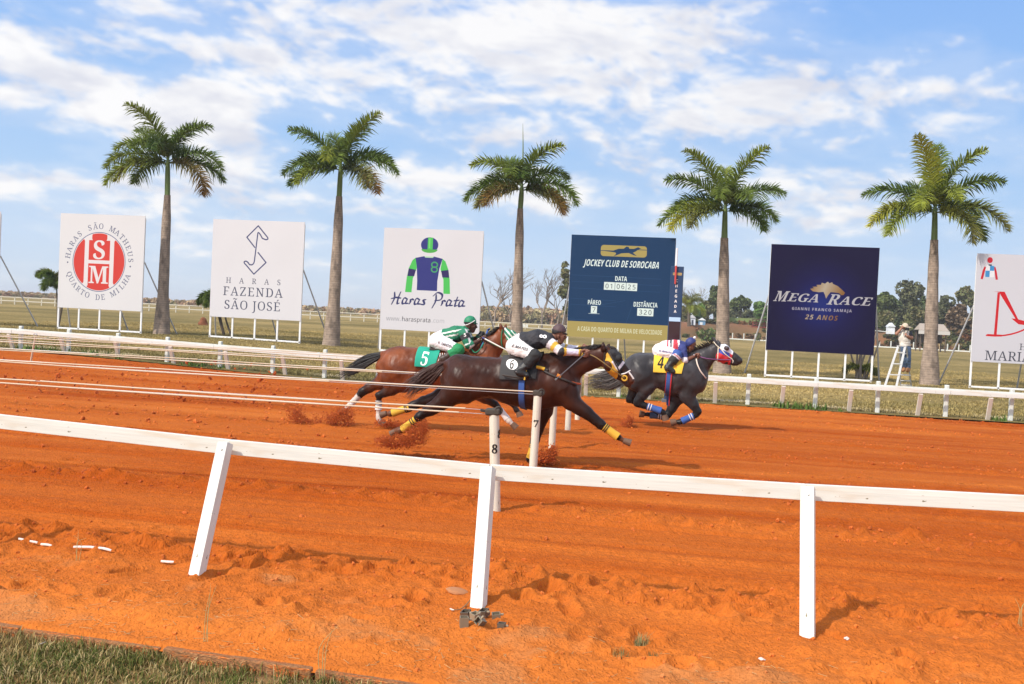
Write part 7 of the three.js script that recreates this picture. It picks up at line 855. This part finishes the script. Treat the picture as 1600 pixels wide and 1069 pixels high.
spray('dirt_spray', 'crescent of red dirt under the near hind hoof of the dark horse', -12.7, [[600, 689, 9, 5, 1], [616, 691, 15, 6, 1.6], [634, 688, 18, 8, 2.2], [650, 677, 12, 9, 1.6], [660, 666, 7, 7, .8]], 80000, 8, .0028);
spray('dirt_spray', 'small heap of dirt bursting at the planted forefoot of the dark horse', -12.9, [[842, 716, 8, 5, 1], [856, 713, 9, 8, 1.6], [864, 705, 5, 6, .8]], 22000, 11, .0034);
spray('dirt_spray', 'puff of dirt in the air behind the grey horse', -18.7, [[984, 656, 4, 6, 1], [978, 665, 6, 6, 1.2], [968, 670, 9, 4, .6]], 13000, 14, .0040);
spray('dirt_spray', 'thin dirt thrown below the white-socked hind leg of the bay horse', -15.85, [[612, 663, 15, 4, 1], [600, 661, 9, 4, .6]], 9000, 17, .004);
spray('dirt_spray', 'lumps of dirt flying over the track at the far left', -18, [[330, 612, 70, 14, 1], [410, 606, 30, 16, .8], [230, 620, 110, 14, 1], [90, 590, 60, 10, .5], [300, 630, 60, 12, .8], [300, 580, 150, 16, .6]], 1500, 21, .012);
{
  const rust = [mat(lin(.22, .18, .12), .55, { metalness: .25 }), mat(lin(.14, .115, .085), .45, { metalness: .35 }), mat(lin(.31, .25, .165), .65, { metalness: .15 })];
  const items = [[724, 994, .06, .074, .3, 0, 0, 'open square steel socket standing upright, leftmost of the pieces below the middle post'], [728, 979, .062, .05, -.2, .2, 1, 'square steel socket lying flat behind the upright one at the left'], [742, 985, .058, .055, .9, .1, 2, 'rusty steel socket at the centre of the pile, tilted left'], [753, 992, .056, .06, .75, .75, 0, 'steel socket tipped on its corner at the front centre'], [757, 974, .06, .05, -.4, .3, 1, 'dark steel socket at the back touching the middle post'], [775, 979, .062, .05, .25, .1, 0, 'steel socket lying at the upper right of the pile'], [783, 996, .052, .07, -.1, 0, 1, 'small upright steel socket, rightmost of the pieces below the middle post']];
  for (const [px, py, w0, h0, ry, rx, mi, label] of items) { const w = w0 * .84, h = h0 * .84;
    const p = onG(px, py); p.y = dirtY(p.x, p.z) - .004; const t = thing('steel_socket', label, 'steel socket', p, 'steel sockets below the middle post'), s = .005, half = w / 2, wall = [];
    for (const [x, z, a, b] of [[0, half - s / 2, w, s], [0, -half + s / 2, w, s], [half - s / 2, 0, s, w - 2 * s], [-half + s / 2, 0, s, w - 2 * s]]) wall.push(new THREE.BoxGeometry(a, h, b).translate(x, h / 2, z));
    const g = meshOf('socket_wall', merge(wall), rust[mi]); t.add(g); const cap = meshOf('end_plate', new THREE.BoxGeometry(w - 2 * s - .001, .005, w - 2 * s - .001).translate(0, h * .45, 0), rust[1]); t.add(cap);
    const lug = meshOf('lug', new RoundedBoxGeometry(w * .5, .012, .012, 1, .003).translate(half + .008, h * .75, 0), rust[2]); t.add(lug); t.rotation.set(rx, ry, rx * .8); t.position.y += rx ? .012 : -.004;
  }
  const p = onG(714, 938); p.y = dirtY(p.x, p.z) + .004; const d = thing('flat_stone', 'flat round brown stone half buried left of the middle post', 'stone', p); const g = new THREE.IcosahedronGeometry(1, 3), q = g.attributes.position; for (let i = 0; i < q.count; i++) { const k = 1 + .12 * noise3(q.getX(i) * 2, q.getY(i) * 2, q.getZ(i) * 2); q.setXYZ(i, q.getX(i) * k * .078, q.getY(i) * k * .018, q.getZ(i) * k * .062); } g.computeVertexNormals(); d.add(meshOf('stone', g, mat(lin(.40, .17, .07), .9))); d.rotation.z = -.12;
  const tw = thing('dry_twig', 'dry twig with pale tip on the dirt left of the middle post', 'twig', onG(722, 962)), T = (x, y, h = .012) => { const v = onG(x, y); v.y = dirtY(v.x, v.z) + h; return v; }; part(tw, 'stem', taperTube([T(706, 966), T(718, 965), T(730, 958, .02), T(737, 953, .03)], [.003, .004, .004, .003], 10, 5), mat(lin(.22, .13, .06), .9)); part(tw, 'pale_tip', taperTube([T(703, 963), T(706, 966), T(709, 966.5)], [.005, .006, .004], 4, 5), mat(lin(.62, .55, .48), .8));
  for (const [px, py, label] of [[1189, 1033, 'white pebble left of the right post of the near rail'], [1322, 1020, 'small white pebble right of the right post of the near rail'], [67, 998, 'pale leaf scrap in the grass of the near corner']]) { const v = onG(px, py), k = thing('pebble', label, label.includes('leaf') ? 'leaf scrap' : 'pebble', V3(v.x, px < 100 ? -.03 : dirtY(v.x, v.z), v.z)); const m = meshOf(px < 100 ? 'leaf_blade' : 'stone', clodGeo(px).scale(.017, px < 100 ? .003 : .012, .013), mat(lin(.62, .55, .5), .8)); m.position.y = .006; k.add(m); if (px < 100) m.rotation.z = .5; }
  const strips = [[28, 855.5, 36, 857], [46, 858.5, 58, 860], [63, 861.5, 80, 864.5], [114, 868, 173, 876], [251, 884, 271, 886.5]], wl = thing('buried_white_line', 'broken white strip half buried in the loose dirt at the left', 'white strip', onG(140, 872));
  for (const [x0, y0, x1, y1] of strips) { const a = onG(x0, y0), b = onG(x1, y1), N = 14, sh = []; for (let i = 0; i <= N; i++) { const u = i / N, c = a.clone().lerp(b, u), w = Math.min(.009, .06 * a.distanceTo(b) + .002) * (.15 + .85 * Math.pow(Math.sin(Math.PI * clamp(u * .92 + .04)), .4)) * (1 + .35 * noise2(u * 9 + x0, 1)); sh.push([c.x, c.z, w]); } const pos = []; const top = (x, z) => { let s = 0, w = 0; for (let k = -6; k <= 6; k++) { let m = -1; for (let q = -3; q <= 3; q++) m = Math.max(m, dirtY(x + (k + q) * .025, z - .012), dirtY(x + (k + q) * .025, z + .012)); s += m; w++; } return s / w + .004; }; for (let i = 0; i < N; i++) { const [ax, az, aw] = sh[i], [bx, bz, bw] = sh[i + 1], ya = top(ax, az), yb = top(bx, bz), A = V3(ax, ya + .004, az - aw), B = V3(ax, ya, az + aw), C = V3(bx, yb + .004, bz - bw), Dd = V3(bx, yb, bz + bw), dn = (v) => V3(v.x, v.y - .008, v.z); for (const [p1, p2, p3] of [[A, B, C], [B, Dd, C], [B, dn(B), Dd], [dn(B), dn(Dd), Dd], [A, C, dn(A)], [dn(A), C, dn(C)]]) for (const v of [p1, p2, p3]) pos.push(v.x, v.y, v.z); } const gg = new THREE.BufferGeometry(); gg.setAttribute('position', new THREE.Float32BufferAttribute(pos, 3)); gg.computeVertexNormals(); part(wl, 'strip', gg, mat(lin(.66, .62, .57), .8, { side: THREE.DoubleSide })); }
  const tuft = (px, py, n, h, spread, tone, label, seed) => { const v = onG(px, py), y = dirtY(v.x, v.z) - .003, t = thing('dry_weed', label, 'weed', V3(v.x, y, v.z)); t.add(meshOf('stalks', bladeGeo(n, h, spread, seed, .0016), leafMat(lin(...tone)))); t.add(meshOf('low_leaves', bladeGeo(Math.round(n * .7), h * .4, spread * 1.3, seed + 5, .003), leafMat(lin(...tone.map((q) => q * .7))))); };
  tuft(1005, 1006, 90, .10, .045, [.25, .23, .10], 'grey-green dry weed tuft between the middle and right posts', 31); tuft(968, 1028, 40, .05, .05, [.20, .18, .07], 'low scrappy weed just left of the grey-green tuft', 33); tuft(1022, 1022, 34, .05, .04, [.16, .15, .06], 'tiny dark weed just right of the grey-green tuft', 35);
  for (const [px, py, h, label, s] of [[318, 985, .34, 'thin dry grass stalk rising by the kerb at the left', 41], [118, 862, .26, 'single bent straw stalk beside the buried white strip', 43], [500, 1030, .30, 'thin pale stalk rising by the kerb near the centre', 45], [1590, 970, .22, 'bent straw stalk at the right edge of the photo', 47]]) { const v = onG(px, py + 20), y = dirtY(v.x, v.z), r = rng(s), t = thing('grass_stalk', label, 'grass stalk', V3(v.x, y, v.z)); for (let i = 0; i < 3; i++) t.add(meshOf('stalk', taperTube([V3(i * .012, -.01, 0), V3(.02 * (r() - .5) + i * .014, h * .5, 0), V3(.14 * (r() - .3), h * lerp(.6, 1, r()), .05 * (r() - .5))], [.0022, .0018, .0008], 8, 4), mat(lin(.42, .34, .14), .8))); }
}
// a little summer haze
scene.fog = new THREE.FogExp2(new THREE.Color().setRGB(.80, .85, .93), .00045);
renderer.render(scene, camera);
